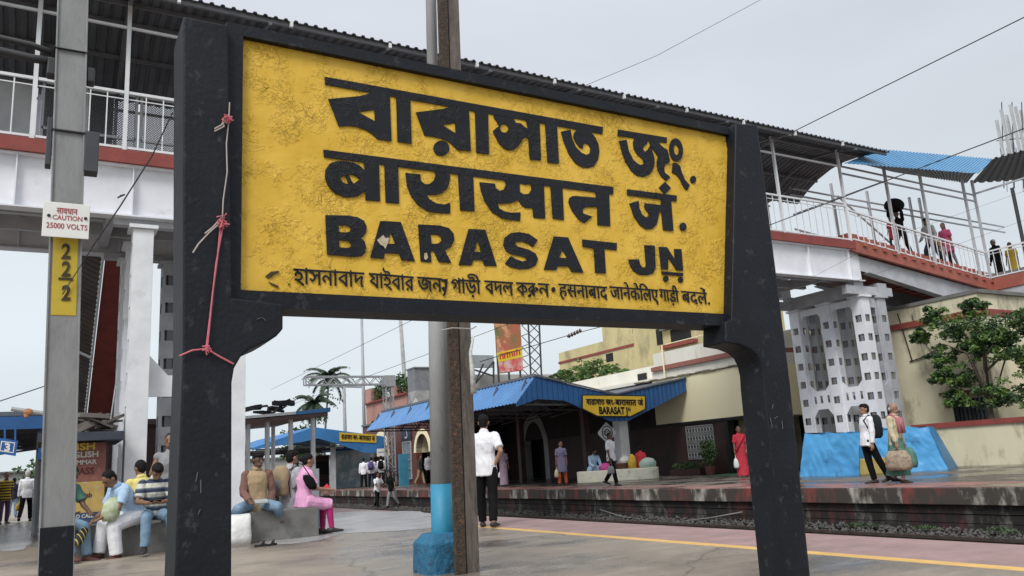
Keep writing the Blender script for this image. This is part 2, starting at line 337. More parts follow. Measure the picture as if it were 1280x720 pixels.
        for i in range(n - 1):
            s.f.append((o + i, o + i + 1, o + n + i + 1, o + n + i))
            s.f.append((o + 2 * n + i, o + 3 * n + i, o + 3 * n + i + 1, o + 2 * n + i + 1))
            s.f.append((o + i, o + 2 * n + i, o + 2 * n + i + 1, o + i + 1)); s.f.append((o + n + i, o + n + i + 1, o + 3 * n + i + 1, o + 3 * n + i))
        s.f.append((o, o + n, o + 3 * n, o + 2 * n)); s.f.append((o + n - 1, o + 3 * n - 1, o + 4 * n - 1, o + 2 * n - 1))
        return s
    def build(s, name, mat, parent=None, local=False, smooth=False, bevel=0.0, label=None):
        vs = s.v
        if parent is not None and not local:
            mi = wmat(parent).inverted(); vs = [mi @ v for v in vs]
        me = bpy.data.meshes.new(name); me.from_pydata([tuple(v) for v in vs], [], s.f); me.update()
        bm = bmesh.new(); bm.from_mesh(me)
        if smooth or bevel: bmesh.ops.recalc_face_normals(bm, faces=bm.faces)
        if bevel: bmesh.ops.bevel(bm, geom=[e for e in bm.edges if len(e.link_faces) == 2 and e.calc_face_angle(0) > .5], offset=bevel, segments=2, affect='EDGES', profile=.6)
        bm.to_mesh(me); bm.free()
        if smooth:
            for p in me.polygons: p.use_smooth = True
        if mat: me.materials.append(mat)
        o = bpy.data.objects.new(name, me); COL.objects.link(o)
        if parent is not None: o.parent = parent
        if label: o['label'] = label
        return o
def structure(o): o['kind'] = 'structure'; return o

def lump(mb, name, mat, parent, vox=.012, it=4, local=True):
    """union of overlapping closed shapes as one smooth continuous skin"""
    o = mb.build('tmp', None, None)
    r = o.modifiers.new('r', 'REMESH'); r.mode = 'VOXEL'; r.voxel_size = vox; r.adaptivity = 0
    if it: q = o.modifiers.new('s', 'SMOOTH'); q.iterations = it; q.factor = .5
    me = bpy.data.meshes.new_from_object(o.evaluated_get(bpy.context.evaluated_depsgraph_get()))
    old = o.data; bpy.data.objects.remove(o); bpy.data.meshes.remove(old)
    me.materials.clear(); me.materials.append(mat); me.name = name
    for p in me.polygons: p.use_smooth = True
    if mat.name.startswith('cloth_') and name != 'bundle':
        sd_ = hash(len(me.vertices)) % 97; me.update(); co = [v.co.copy() for v in me.vertices]; no = [v.normal.copy() for v in me.vertices]
        for v, c, q in zip(me.vertices, co, no):
            a = noise.noise(Vector((c.x * 9 + sd_, c.y * 9, c.z * 5 + c.x * 6))); b_ = noise.noise(Vector((c.x * 22, c.y * 22 + sd_, c.z * 13)))
            v.co = c + q * max(.0, .004 + (1 - abs(a) * 2.4) * .008 + b_ * .004) * (1 if name in ('top', 'sleeves') else .35)
    n = bpy.data.objects.new(name, me); COL.objects.link(n)
    if parent is not None: n.parent = parent
    return n

def simple(p):
    """cut an outline that crosses itself into loops that do not"""
    p = [q for i, q in enumerate(p) if math.hypot(q[0] - p[i - 1][0], q[1] - p[i - 1][1]) > 1e-5]; n = len(p)
    if n < 3: return []
    for i in range(n):
        a, b = p[i], p[(i + 1) % n]
        for j in range(i + 2, n):
            if i == 0 and j == n - 1: continue
            c, d = p[j], p[(j + 1) % n]; den = (b[0] - a[0]) * (d[1] - c[1]) - (b[1] - a[1]) * (d[0] - c[0])
            if abs(den) < 1e-12: continue
            t = ((c[0] - a[0]) * (d[1] - c[1]) - (c[1] - a[1]) * (d[0] - c[0])) / den; u = ((c[0] - a[0]) * (b[1] - a[1]) - (c[1] - a[1]) * (b[0] - a[0])) / den
            if 1e-9 < t < 1 - 1e-9 and 1e-9 < u < 1 - 1e-9:
                x = (a[0] + (b[0] - a[0]) * t, a[1] + (b[1] - a[1]) * t)
                return simple([x] + p[i + 1:j + 1]) + simple([x] + p[j + 1:] + p[:i + 1])
    return [p]
def glyphs(text, bold=0.0, space=1.0):
    """flat outline of a line of text in the built-in typeface: vertices (u, v) and faces"""
    c = bpy.data.curves.new('t', 'FONT'); c.body = text; c.offset = bold; c.space_character = space; c.resolution_u = 3
    o = bpy.data.objects.new('t', c); COL.objects.link(o)
    if any(ord(ch_) > 0x900 for ch_ in text):
        # these letters are drawn with overlapping outlines: fill every outline on its own, with the counters that lie inside it
        cu = o.to_curve(bpy.context.evaluated_depsgraph_get()); loops = []
        for sp_ in cu.splines:
            b_ = sp_.bezier_points; pts = []
            for i in range(len(b_)):
                p0, p3 = b_[i], b_[(i + 1) % len(b_)]
                pts += [(q.x, q.y) for q in geometry.interpolate_bezier(p0.co, p0.handle_right, p3.handle_left, p3.co, 5)[:-1]]
            for pts in simple(pts): loops.append((sum(pts[i - 1][0] * pts[i][1] - pts[i][0] * pts[i - 1][1] for i in range(len(pts))) / 2, pts))
        o.to_curve_clear(); bpy.data.objects.remove(o); bpy.data.curves.remove(c)
        def inside(p, l): 
            r_ = False
            for i in range(len(l)):
                (xa, ya), (xb, yb) = l[i - 1], l[i]
                if (ya > p[1]) != (yb > p[1]) and p[0] < (xb - xa) * (p[1] - ya) / (yb - ya) + xa: r_ = not r_
            return r_
        vs, fs = [], []
        L_ = [l for _, l in loops]; hold = [[m for m in range(len(L_)) if m != n and all(inside(p, L_[m]) for p in L_[n][::3])] for n in range(len(L_))]
        AR = [a_ for a_, _ in loops]
        for n, pts in enumerate(L_):
            if hold[n] or abs(AR[n]) < 2e-5: continue
            hs_ = [L_[m] for m in range(len(L_)) if n in hold[m] and AR[m] * AR[n] < 0 and abs(AR[m]) > 2e-4]
            fl = [pts] + hs_; k0 = len(vs); vs += [p for l in fl for p in l]
            fs += [tuple(k0 + i for i in t) for t in geometry.tessellate_polygon([[Vector((x, y, 0)) for x, y in l] for l in fl])]
        return vs, fs
    me = bpy.data.meshes.new_from_object(o.evaluated_get(bpy.context.evaluated_depsgraph_get()))
    vs = [(v.co.x, v.co.y) for v in me.vertices]; fs = [tuple(p.vertices) for p in me.polygons]
    bpy.data.objects.remove(o); bpy.data.curves.remove(c); bpy.data.meshes.remove(me)
    return vs, fs
def text_on(mb, text, a, b, up, vtop, height, bold=0.0, space=1.0):
    """write text from a to b (points of its top line at glyph height vtop); up = unit vector; height = metres from baseline to vtop"""
    heavy = bold > 0 and any(ord(c) > 0x900 for c in text)      # hand-weighted by overlaid copies, the curve offset breaks these outlines
    vs, fs = glyphs(text, 0 if heavy else bold, space)
    if not vs: return
    x0 = min(v[0] for v in vs); x1 = max(v[0] for v in vs); a, b, up = Vector(a), Vector(b), Vector(up)
    cps = ((0, 0),)
    nrm = up.cross(b - a).normalized() * -.0004; w_ = (b - a).length / (x1 - x0) * bold if heavy else 0
    if heavy: cps = ((-.5, 0), (.5, 0), (0, .4), (0, -.4))
    for k, (du, dv) in enumerate(cps): mb.add([a.lerp(b, (u - x0) / (x1 - x0)) + up * ((v - vtop) / vtop * height) + ((b - a).normalized() * du + up * dv) * w_ * 2 + nrm * k for u, v in vs], fs)

# ------------------------------------------------------------------ ground, platforms, tracks
XE = 7.15; XF = 14.08; ZT = -0.74
structure(MB().add([(-900, -900, -1.3), (1200, -900, -1.3), (1200, 1500, -1.3), (-900, 1500, -1.3)], [(0, 1, 2, 3)]).build('ground', GROUND))
structure(MB().b2((-34, -20, -1.25), (5.83, 120, 0)).build('near_platform', CONC))
structure(MB().b2((5.83, -20, -1.25), (5.98, 120, .001)).build('platform_line', YLINE))
WET = M('standing_water', (.42, .41, .41), (.30, .29, .285), sc_=1.1, rough=.26, bump=.06, bsc=9, stain=(.24, .21, .18), ssc=1.4, sth=(.52, .68))
def puddle(pts):
    c = sum((onz(*p) for p in pts), Vector()) / len(pts); ring = []
    for i in range(len(pts)):
        a, b = onz(*pts[i]), onz(*pts[(i + 1) % len(pts)])
        for k in range(5):
            p = a.lerp(b, k / 5); ring.append(c + (p - c) * (1 + .16 * noise.noise(Vector((p.x * 2.2, p.y * 1.1, 3)))) + Vector((0, 0, .004)))
    structure(MB().flat(ring).build('puddle', WET))
puddle([(300, 664), (380, 650), (412, 641), (470, 638.5), (520, 640.5), (575, 648), (600, 656), (545, 660), (500, 664), (430, 667), (400, 676), (340, 682)])
puddle([(0, 662), (30, 656), (46, 668), (30, 688), (0, 690)])
structure(MB().b2((5.98, -20, -1.25), (XE, 120, 0)).build('platform_edge', PINK, bevel=.02))
structure(MB().b2((XE, -20, -1.2), (XF + .3, 120, -.92)).build('track_bed', SOIL))
structure(MB().b2((XF + .35, -20, -1.22), (75, 120, 0)).build('far_platform', FARPAVE))
structure(MB().b2((XF + .03, -20, -.0), (XF + 1.5, 120, .004)).build('far_platform_band', M('far_band', (.38, .18, .155), (.26, .13, .115), sc_=1.5, rough=.5, stain=(.12, .09, .08), ssc=.8, sth=(.45, .6), rough2=.15)))
COPING = stripes('coping_paint', [(.22, .05, .042), (.44, .41, .36)], 1, 2.3, [0, .48], dirt=(.055, .045, .038), dsc=1.7, dth=(.36, .52), offset=.2)
structure(MB().b2((XF, -20, -.30), (XF + .35, 120, -.002)).build('platform_coping', COPING, bevel=.015))
fw = MB()
for k in range(5): fw.b2((XF + .10 + .02 * (k % 2), -20, -.30 - .16 * (k + 1)), (XF + .35, 120, -.30 - .16 * k - .012))
structure(fw.build('far_platform_wall', stripes('wall_paint', [(.10, .03, .027), (.15, .14, .125)], 1, 2.3, [0, .48], dirt=(.016, .014, .013), dsc=2.2, dth=(.34, .52), offset=.2)))
for i, xc in enumerate((8.95, 12.41)):
    t = thing('railway_track', ['railway track beside the near platform edge', 'railway track below the far platform wall'][i], 'track', (xc, 40, ZT - .18))
    for s in (-1, 1):
        x = xc + s * .86
        MB().b2((x - .035, -20, ZT - .05), (x + .035, 120, ZT)).b2((x - .01, -20, ZT - .12), (x + .01, 120, ZT - .05)).b2((x - .07, -20, ZT - .15), (x + .07, 120, ZT - .12)).build('rail', STEEL, t)
    sl = MB(); y = -4.0
    while y < 70: sl.box((xc, y, ZT - .20), (2.6, .24, .12)); y += .65
    o = sl.build('sleepers', GREYW, t); o['kind'] = 'stuff'
sb = MB(); rs = random.Random(3)
def stone(x, y, z, r):
    q = Matrix.Rotation(rs.uniform(0, 6), 3, 'Z') @ Matrix.Rotation(rs.uniform(0, 6), 3, 'X'); vs = []
    for d in ((1, 0, 0), (-1, 0, 0), (0, 1, 0), (0, -1, 0), (0, 0, 1), (0, 0, -1)): vs.append(Vector((x, y, z)) + q @ Vector(d) * r * rs.uniform(.6, 1.2))
    sb.add(vs, [(0, 2, 4), (2, 1, 4), (1, 3, 4), (3, 0, 4), (2, 0, 5), (1, 2, 5), (3, 1, 5), (0, 3, 5)])
for i in range(5200):
    y = 4 + 44 * rs.random() ** 1.3; x = rs.uniform(13.31, 14.16); stone(x, y, ZT - .10 + .10 * (x - 13.3) / .8 + rs.uniform(-.02, .04), rs.uniform(.025, .05))
for i in range(2600):
    y = 2 + 40 * rs.random() ** 1.3; x = rs.uniform(10.2, 13.2)
    stone(x, y, ZT - .13 + rs.uniform(-.02, .03), rs.uniform(.03, .06))
tag(sb.build('ballast', STONE), 'grey crushed stone between rails and platform walls', 'ballast', kind='stuff')
structure(MB().b2((XF - .75, -20, -.93), (XF + .12, 120, ZT - .10)).build("ballast_bed", SOIL))
# weeds at the wall foot
def leafball(mb, c, r, n, size, rn, flat=1.0):
    for _ in range(n):
        d = Vector((rn.gauss(0, 1), rn.gauss(0, 1), rn.gauss(0, 1))).normalized(); p = Vector(c) + Vector((d.x * r[0], d.y * r[1], d.z * r[2])) * rn.random() ** .45
        a = Vector((rn.gauss(0, 1), rn.gauss(0, 1), rn.gauss(0, .6))).normalized(); b = a.cross(Vector((rn.gauss(0, 1), rn.gauss(0, 1), rn.gauss(0, 1)))).normalized(); s = size * rn.uniform(.6, 1.3)
        mb.add([p - a * s, p + b * s * .45, p + a * s, p - b * s * .45], [(0, 1, 2, 3)])
for px, py, lab in ((1160, 661, 'green weeds growing between rail and wall foot, nearest the right tower'), (1250, 655, 'leafy weed hanging at the far platform wall, nearest the right picture edge'), (1075, 655, 'low weeds sprouting from ballast right of the black sign post')):
    p = onx(px, py, 13.8); mb = MB(); leafball(mb, (13.85, p.y, ZT + .06), (.09, .40, .05), 70, .035, rs)
    tag(mb.build('weed_clump', LEAF2), lab, 'weeds', 'weeds along the track')
pp = [onx(750, 637, 14.0), onx(775, 645, 13.95), onx(810, 651, 13.9), onx(850, 652, 13.88), onx(890, 647, 13.95), onx(928, 640, 14.05)]
tag(MB().tube(pp, .018, 6).build('water_pipe', M('pipe_dull', (.20, .19, .18), rough=.6), smooth=True), 'thin grey pipe sagging along the foot of far platform wall', 'pipe')

# ------------------------------------------------------------------ the station name board
YS = 3.0                      # front plane of the posts
def sp(px, py, y=YS): return ony(px, py, y)
board = thing('station_name_board', 'big yellow painted station name board between two black concrete posts', 'name board', (1.85, YS + .13, 0))
D = Vector((0, .26, 0))
zb = -.05
# left post
a = [sp(228, 18), sp(286, 34), sp(290, 370), sp(290, 470), sp(290, 720)]
lx0, lx1 = sp(228, 400).x, sp(290, 500).x
left = [(lx0 - .012, YS, zb), (lx0 + .004, YS, 1.4), (sp(229, 20).x, YS, sp(229, 20).z), (sp(285, 34).x, YS, sp(285, 34).z + .01), (sp(290, 372).x, YS, sp(290, 372).z)]
left += [tuple(sp(*p)) for p in ((354, 380), (354, 411), (346, 420), (334, 427), (313, 436), (301, 446), (293, 460), (290, 478))]
left += [(lx1 + .012, YS, zb)]
MB().prism([Vector(p) for p in left], D).build('post', BLACKP, board, bevel=.008)
right = [tuple(sp(*p)) for p in ((920, 154), (947, 156))] + [(sp(988, 480).x, YS, sp(988, 480).z), (sp(1011, 720).x - .004, YS, zb), (sp(979, 720).x, YS, zb)]
right += [tuple(sp(*p)) for p in ((955, 482), (954, 466), (951, 453), (946, 443), (938, 436), (925, 431), (907, 428), (907, 402), (915, 400))]
MB().prism([Vector(p) for p in right], D * .66).build('post', BLACKP, board, bevel=.008)
# frame and plaster panel
yf = YS + .035; yp = YS + .065
fo = [sp(286, 37, yf), sp(916, 158, yf), sp(934, 404, yf), sp(290, 384, yf)]
zt_l, zb_l = fo[0].z, fo[3].z
x0, x1 = sp(281, 200, yf).x, sp(927, 280, yf).x
iz0, iz1 = sp(600, 379, yp).z, sp(600, 109, yp).z
ix0, ix1 = sp(300.5, 210, yp).x, sp(921, 280, yp).x
oz0, oz1 = sp(600, 395, yf).z, sp(600, 93, yf).z
fr = [Vector((x0, yf, oz0)), Vector((x1, yf, oz0)), Vector((x1, yf, oz1)), Vector((x0, yf, oz1))]
ho = [Vector((ix0, yf, iz0)), Vector((ix1, yf, iz0)), Vector((ix1, yf, iz1)), Vector((ix0, yf, iz1))]
fm = MB()
fm.b2((x0, yf, oz0), (x1, yf + .16, iz0)).b2((x0, yf, iz1), (x1, yf + .16, oz1)).b2((x0, yf, iz0), (ix0, yf + .16, iz1)).b2((ix1, yf, iz0), (x1, yf + .16, iz1))
fm.build('frame', BLACKP, board)
# plaster sheet, really uneven
pm = MB(); nx, nzv = 150, 60
for j in range(nzv + 1):
    for i in range(nx + 1):
        x = ix0 - .01 + (ix1 - ix0 + .02) * i / nx; z = iz0 - .01 + (iz1 - iz0 + .02) * j / nzv
        h = noise.fractal(Vector((x * 7, 0, z * 7)), 1, 2, 4) * .0022
        pm.v.append(Vector((x, yp - h, z)))
for j in range(nzv):
    for i in range(nx): k = j * (nx + 1) + i; pm.f.append((k, k + 1, k + nx + 2, k + nx + 1))
pm.box(((ix0 + ix1) / 2, yp + .06, (iz0 + iz1) / 2), (ix1 - ix0 + .01, .08, iz1 - iz0 + .01))
pm.build('panel', YEL, board, smooth=False)
for p in board.children[-1].data.polygons: p.use_smooth = len(p.vertices) == 4 and p.area < .01
YL = yp - .006
class Trace:
    """letter shapes laid on the board's own plane"""
    layer = 0
    def __init__(s, ox, oy, k, mb): s.o = (ox, oy, k); s.mb = mb
    def P(s, p): return sp(s.o[0] + p[0] / s.o[2], s.o[1] + p[1] / s.o[2], YL) - Vector((0, .00013 * (Trace.layer % 9), 0))
    def poly(s, pts, holes=(), rnd_=0):
        def ch(l):
            for _ in range(rnd_):
                q = []
                for i in range(len(l)):
                    a, b = l[i], l[(i + 1) % len(l)]
                    q += [(a[0] * .78 + b[0] * .22, a[1] * .78 + b[1] * .22), (a[0] * .22 + b[0] * .78, a[1] * .22 + b[1] * .78)]
                l = q
            return [s.P(p) for p in l]
        Trace.layer += 1
        s.mb.prism(ch(pts), (0, .004, 0), [ch(h) for h in holes])
    def ell(s, cx, cy, rx, ry, hole=None, n=20, tilt=0.0):
        def e(cx, cy, rx, ry): return [s.P((cx + rx * math.cos(t) * math.cos(tilt) - ry * math.sin(t) * math.sin(tilt), cy + rx * math.cos(t) * math.sin(tilt) + ry * math.sin(t) * math.cos(tilt))) for t in [2 * math.pi * k / n for k in range(n)]]
        s.mb.prism(e(cx, cy, rx, ry), (0, .004, 0), [e(*hole)] if hole else [])
def circ(cx, cy, rx, ry, n=14): return [(cx + rx * math.cos(2 * math.pi * k / n), cy + ry * math.sin(2 * math.pi * k / n)) for k in range(n)]
# first line, Bengali
mb = MB(); A = Trace(390, 80, 4.923, mb); B = Trace(630, 110, 4.923, mb); G = Trace(0, 0, 1, mb)
G.poly([(406.2, 95.8), (406.4, 105.4), (753.2, 167.5), (753.6, 158.7)])
A.poly([(100, 215), (200, 206), (300, 196), (385, 172), (478, 176), (490, 475), (405, 462), (375, 432), (335, 406), (280, 387), (230, 379), (165, 383)], [[(285, 295), (388, 352), (384, 282)]])
A.poly([(518, 180), (605, 195), (613, 490), (527, 478)])
A.poly([(640, 297), (800, 277), (875, 258), (965, 268), (978, 535), (900, 528), (850, 482), (800, 458), (740, 445), (693, 440)], [[(803, 375), (885, 427), (881, 362)]])
A.ell(797, 517, 49, 47)
A.poly([(1003, 270), (1083, 285), (1090, 555), (1012, 545)])
B.poly([(-60, 168), (20, 180), (58, 186), (72, 212), (105, 218), (128, 240), (152, 252), (152, 308), (135, 303), (118, 312), (105, 335), (85, 362), (60, 380), (30, 382), (2, 372), (-30, 340), (-56, 290), (-68, 266), (-48, 246), (-30, 236), (-44, 205), (-62, 182)], [circ(2, 248, 26, 27)])
B.poly([(132, 180), (218, 195), (228, 445), (160, 440), (150, 310), (148, 250)])
B.poly([(252, 190), (325, 205), (338, 465), (268, 458)])
B.poly([(352, 268), (410, 256), (420, 310), (443, 362), (478, 398), (508, 411), (530, 400), (533, 370), (520, 345), (500, 338), (488, 350), (485, 372), (465, 362), (440, 330), (428, 300), (432, 275), (450, 258), (470, 240), (515, 244), (560, 300), (582, 345), (588, 390), (580, 440), (555, 480), (520, 492), (480, 485), (440, 460), (400, 405), (370, 335)])
B.poly([(703, 255), (1003, 304), (1002, 338), (700, 293)])
B.poly([(710, 325), (755, 318), (768, 385), (795, 440), (825, 468), (850, 474), (862, 462), (852, 435), (820, 408), (800, 375), (795, 335), (806, 300), (870, 300), (890, 312), (880, 345), (862, 358), (855, 375), (868, 392), (885, 380), (900, 355), (912, 380), (925, 425), (928, 460), (918, 500), (895, 532), (860, 547), (820, 540), (785, 510), (750, 455), (725, 390)])
B.poly([(885, 305), (950, 315), (960, 345), (985, 368), (1005, 378), (1010, 395), (1022, 450), (1012, 462), (995, 468), (985, 490), (990, 520), (1025, 548), (1000, 572), (965, 540), (945, 500), (940, 455), (950, 425), (935, 400), (905, 360)])
B.ell(1060, 380, 42, 71, (1061, 380, 16, 33), tilt=-.08)
B.poly([(1040, 460), (1065, 463), (1085, 480), (1095, 520), (1115, 565), (1143, 597), (1128, 630), (1105, 608), (1080, 555), (1060, 530), (1035, 520)])
B.ell(1165, 563, 18, 23)
mb.build('lettering', LETTER, board)
# second line, Devanagari
mb = MB(); A = Trace(390, 180, 4.5, mb); B = Trace(630, 210, 4.8, mb); G = Trace(0, 0, 1, mb)
G.poly([(404.4, 186.9), (405, 196.3), (766.4, 243), (766.9, 233.8)])
A.poly([(73, 190), (76, 145), (100, 110), (135, 97), (180, 95), (230, 103), (270, 122), (296, 148), (310, 190), (302, 262), (260, 293), (190, 300), (130, 275), (90, 235)], [[(160, 195), (175, 177), (186, 176), (206, 221), (190, 224), (170, 212)], [(205, 168), (235, 174), (271, 196), (235, 223), (221, 205)]])
A.poly([(293, 80), (376, 90), (383, 322), (302, 315)])
A.poly([(406, 95), (484, 104), (490, 335), (415, 328)])
A.poly([(527, 162), (610, 170), (612, 205), (635, 225), (660, 225), (685, 205), (695, 180), (692, 120), (774, 130), (777, 200), (765, 245), (735, 275), (700, 285), (645, 285), (660, 310), (700, 333), (745, 340), (777, 328), (778, 390), (720, 388), (660, 380), (600, 345), (560, 295), (535, 235)])
A.poly([(820, 140), (906, 150), (915, 378), (835, 373)])
B.poly([(-146, 85), (-53, 93), (-50, 118), (-26, 137), (0, 128), (12, 100), (4, 40), (238, 72), (248, 303), (178, 298), (172, 240), (130, 240), (105, 220), (85, 190), (70, 200), (40, 210), (-10, 212), (-40, 212), (-25, 245), (10, 262), (50, 268), (100, 265), (97, 318), (50, 312), (-10, 300), (-70, 265), (-115, 200), (-138, 135)], [[(94, 92), (126, 97), (128, 104), (134, 98), (163, 97), (165, 130), (150, 155), (120, 157), (96, 145)]])
B.poly([(278, 85), (350, 95), (360, 312), (294, 303)])
B.poly([(388, 203), (393, 180), (408, 169), (430, 167), (552, 178), (550, 115), (630, 125), (638, 348), (562, 342), (560, 232), (490, 235), (472, 250), (475, 272), (530, 292), (485, 330), (450, 310), (410, 258), (394, 222)])
B.poly([(740, 127), (1037, 165), (1035, 200), (740, 162)])
B.poly([(753, 212), (808, 197), (812, 240), (830, 280), (850, 295), (868, 290), (870, 272), (855, 255), (843, 235), (845, 210), (942, 222), (945, 175), (1002, 182), (1017, 378), (955, 372), (945, 262), (932, 264), (926, 300), (916, 340), (890, 365), (855, 367), (815, 340), (780, 290)])
B.poly([(966, 82), (1002, 120), (966, 158), (930, 117)])
B.ell(1075, 352, 20, 25)
mb.build('lettering', LETTER, board)
# third line, Latin capitals
mb = MB(); A = Trace(390, 180, 4.5, mb); B = Trace(630, 210, 4.8, mb)
A.poly([(75, 400), (200, 402), (255, 411), (292, 431), (308, 465), (303, 500), (290, 520), (275, 528), (296, 548), (304, 580), (300, 610), (282, 630), (240, 635), (85, 622)], [[(150, 457), (190, 457), (213, 466), (219, 480), (211, 493), (190, 498), (152, 495)], [(152, 540), (200, 545), (219, 557), (221, 572), (212, 582), (190, 585), (153, 580)]])
A.poly([(385, 432), (500, 438), (580, 660), (503, 652), (492, 617), (410, 612), (405, 645), (328, 638)], [[(443, 498), (470, 562), (425, 560)]])
A.poly([(598, 452), (720, 458), (770, 472), (797, 503), (801, 540), (783, 578), (748, 598), (785, 668), (713, 663), (685, 600), (668, 605), (672, 665), (612, 660)], [[(668, 508), (705, 510), (727, 522), (730, 542), (718, 557), (700, 561), (672, 560)]])
A.poly([(882, 477), (975, 482), (1040, 687), (970, 683), (960, 652), (910, 650), (898, 682), (826, 680)], [[(933, 535), (950, 607), (915, 605)]])
B.poly([(203, 432), (175, 475), (150, 455), (110, 440), (75, 442), (68, 458), (85, 472), (150, 490), (190, 513), (205, 545), (190, 585), (150, 605), (95, 607), (40, 595), (8, 572), (40, 528), (70, 545), (110, 560), (138, 553), (135, 540), (110, 530), (50, 518), (12, 495), (-4, 460), (5, 418), (40, 390), (90, 384), (150, 395)])
B.poly([(300, 410), (385, 416), (478, 628), (405, 622), (390, 590), (322, 590), (315, 612), (240, 610)], [[(350, 490), (380, 540), (332, 538)]])
B.poly([(470, 428), (677, 450), (676, 493), (603, 485), (612, 632), (548, 628), (540, 480), (473, 472)])
B.poly([(843, 462), (905, 465), (910, 600), (895, 632), (860, 643), (815, 640), (775, 615), (755, 580), (748, 548), (810, 548), (818, 580), (832, 597), (848, 595), (852, 580)])
B.poly([(930, 472), (978, 475), (1025, 548), (1022, 485), (1065, 487), (1075, 615), (1035, 612), (985, 535), (985, 607), (943, 608)])
B.poly([(945, 620), (1075, 630), (1075, 648), (947, 638)]); B.ell(972, 664, 16, 18); B.ell(1060, 670, 15, 18)
mb.build('lettering', LETTER, board)
# small line in two scripts
mb = MB(); UP = Vector((0, 0, 1))
BT = max(v[1] for v in glyphs('ব')[0]); DT = max(v[1] for v in glyphs('ब')[0])
hpx = sp(500, 340, YL).z - sp(500, 357.5, YL).z
for t, xa, ya, xb, yb, top in (('হাসনাবাদ', 366.9, 335.8, 455.2, 341, BT), ('যাইবার', 461.4, 341.2, 516.9, 345.9, BT), ('জন', 521.7, 346, 552, 348, BT), ('গাড়ী', 563.9, 348.7, 600.3, 350.6, BT),
        ('বদল', 605.6, 350.6, 641, 352.9, BT), ('কর', 645.2, 352.9, 669, 354, BT), ('ন', 672.5, 354, 686.3, 354.9, BT), ('हसनाबाद', 698.3, 354.6, 758.6, 358.6, DT), ('जानेकेिलए', 762.2, 357.9, 822.2, 362.2, DT), ('गाड़ी', 824, 361.2, 847.7, 363.6, DT), ('बदलें.', 851.6, 363.6, 885.9, 366.4, DT)):
    for k, (du, dv) in enumerate(((0, 0), (.9, 0), (.45, .45), (.45, -.4))):
        off = Vector((0, -.00012 * k, -dv * .0028))
        text_on(mb, t, sp(xa + du - .45, ya, YL) + off, sp(xb + du - .45, yb, YL) + off, UP, top, hpx)
T6 = Trace(510, 325, 6.4, mb)
T6.poly([(270, 152), (318, 152), (316, 175), (314, 215), (300, 280), (285, 288), (280, 278), (292, 255), (270, 222), (283, 212), (298, 222), (297, 172), (270, 168)])       # the hooked tail of the third word
T6.ell(1165, 235, 15, 20); T6.ell(975, 284, 12, 12); T6.ell(1022, 234, 22, 17, (1022, 234, 9, 7)); T6.poly([(990, 232), (1010, 225), (1010, 245), (995, 250)])
mb.build('lettering', LETTER, board)
# chipped plaster showing pale on one letter and dark beside the small line
ch = MB(); A = Trace(390, 180, 4.5, ch)
for pts in ([(365, 540), (385, 525), (400, 512), (412, 530), (432, 528), (425, 560), (412, 590), (402, 575), (385, 568)], [(632, 615), (645, 612), (652, 640), (640, 652), (630, 645)]):
    ch.prism([A.P(p) + Vector((0, -.002, 0)) for p in pts], (0, .004, 0))
ch.build('chip', M('bare_plaster', (.55, .48, .36), (.40, .32, .18), sc_=60), board)
ch = MB(); A = Trace(320, 320, 6.4, ch)
for pts in ([(75, 160), (120, 125), (182, 118), (186, 130), (150, 145), (118, 172), (98, 178)], [(100, 203), (135, 220), (180, 240), (184, 252), (150, 240), (118, 224)], [(258, 222), (268, 220), (272, 232), (262, 236)], [(588, 88), (596, 86), (597, 96), (590, 97)]):
    ch.prism([A.P(p) for p in pts], (0, .004, 0))
ch.build('chip', M('dark_chip', (.06, .035, .015), (.03, .02, .01), sc_=60), board)
# chalky scrapes on the post faces
ch = MB()
for px, py, l, an in ((944, 528, 16, 1.7), (950, 522, 9, .4), (958, 531, 14, 1.5), (966, 508, 8, 1.2), (249, 640, 6, 1.2), (246, 596, 10, 1.4), (251, 608, 14, 1.6), (324, 398, 6, .3), (330, 399, 5, 2.4)):
    x = px; c = sp(px if px > 960 or px < 400 else px + 20, py, YS - .002); q = Vector((math.cos(an), 0, math.sin(an))) * l * .0016
    MB().bar(c - q, c + q, .003, .002).build('scrape', M('chalk_scrape', (.13, .13, .13), rough=.9), board)

# twine tied to the left post
tw = thing('twine', 'pink and pale plastic twine knotted down the left black post', 'twine', tuple(sp(280, 280, YS - .02)))
yt = YS - .012
MB().tube([sp(*p, yt) for p in ((287, 128), (286, 150), (283, 180), (284, 215), (279, 250), (278, 272))], .0026, 6).build('cord', PALETW, tw)
MB().tube([sp(*p, yt) for p in ((276, 278), (272, 320), (266, 365), (262, 405), (259, 436))], .0032, 6).tube([sp(*p, yt) for p in ((279, 280), (270, 330), (262, 400), (258, 432))], .003, 6).build('cord', PINKTW, tw)
MB().tube([sp(224, 445, yt), sp(240, 438, yt), sp(258, 436, yt), sp(275, 446, yt), sp(292, 455, yt)], .0034, 6).build('cord', PINKTW, tw)
kn = MB(); r5 = random.Random(5)
for c, n, sz in (((284, 149), 18, .017), ((277, 278), 26, .021), ((259, 436), 12, .014)):
    c = sp(*c, yt - .01)
    for _ in range(n):
        d = [Vector((r5.gauss(0, .5), r5.gauss(0, .25) - .1, r5.gauss(0, .5))) * sz for _ in range(3)]
        kn.tube([c + d[0], c + d[1], c + d[2]], .003, 5)
kn.build('knot', PINKTW, tw)
kn = MB()
for pts in (((278, 276), (262, 290), (248, 305), (241, 316)), ((277, 272), (266, 284), (256, 292)), ((284, 148), (277, 156), (268, 161)), ((285, 146), (279, 150), (280, 158), (268, 164))):
    kn.tube([sp(*p, yt - .012) for p in pts], .003, 5)
kn.build('loose_end', PALETW, tw)

# ------------------------------------------------------------------ poles close by
def lerp(a, b, t): return a + (b - a) * t
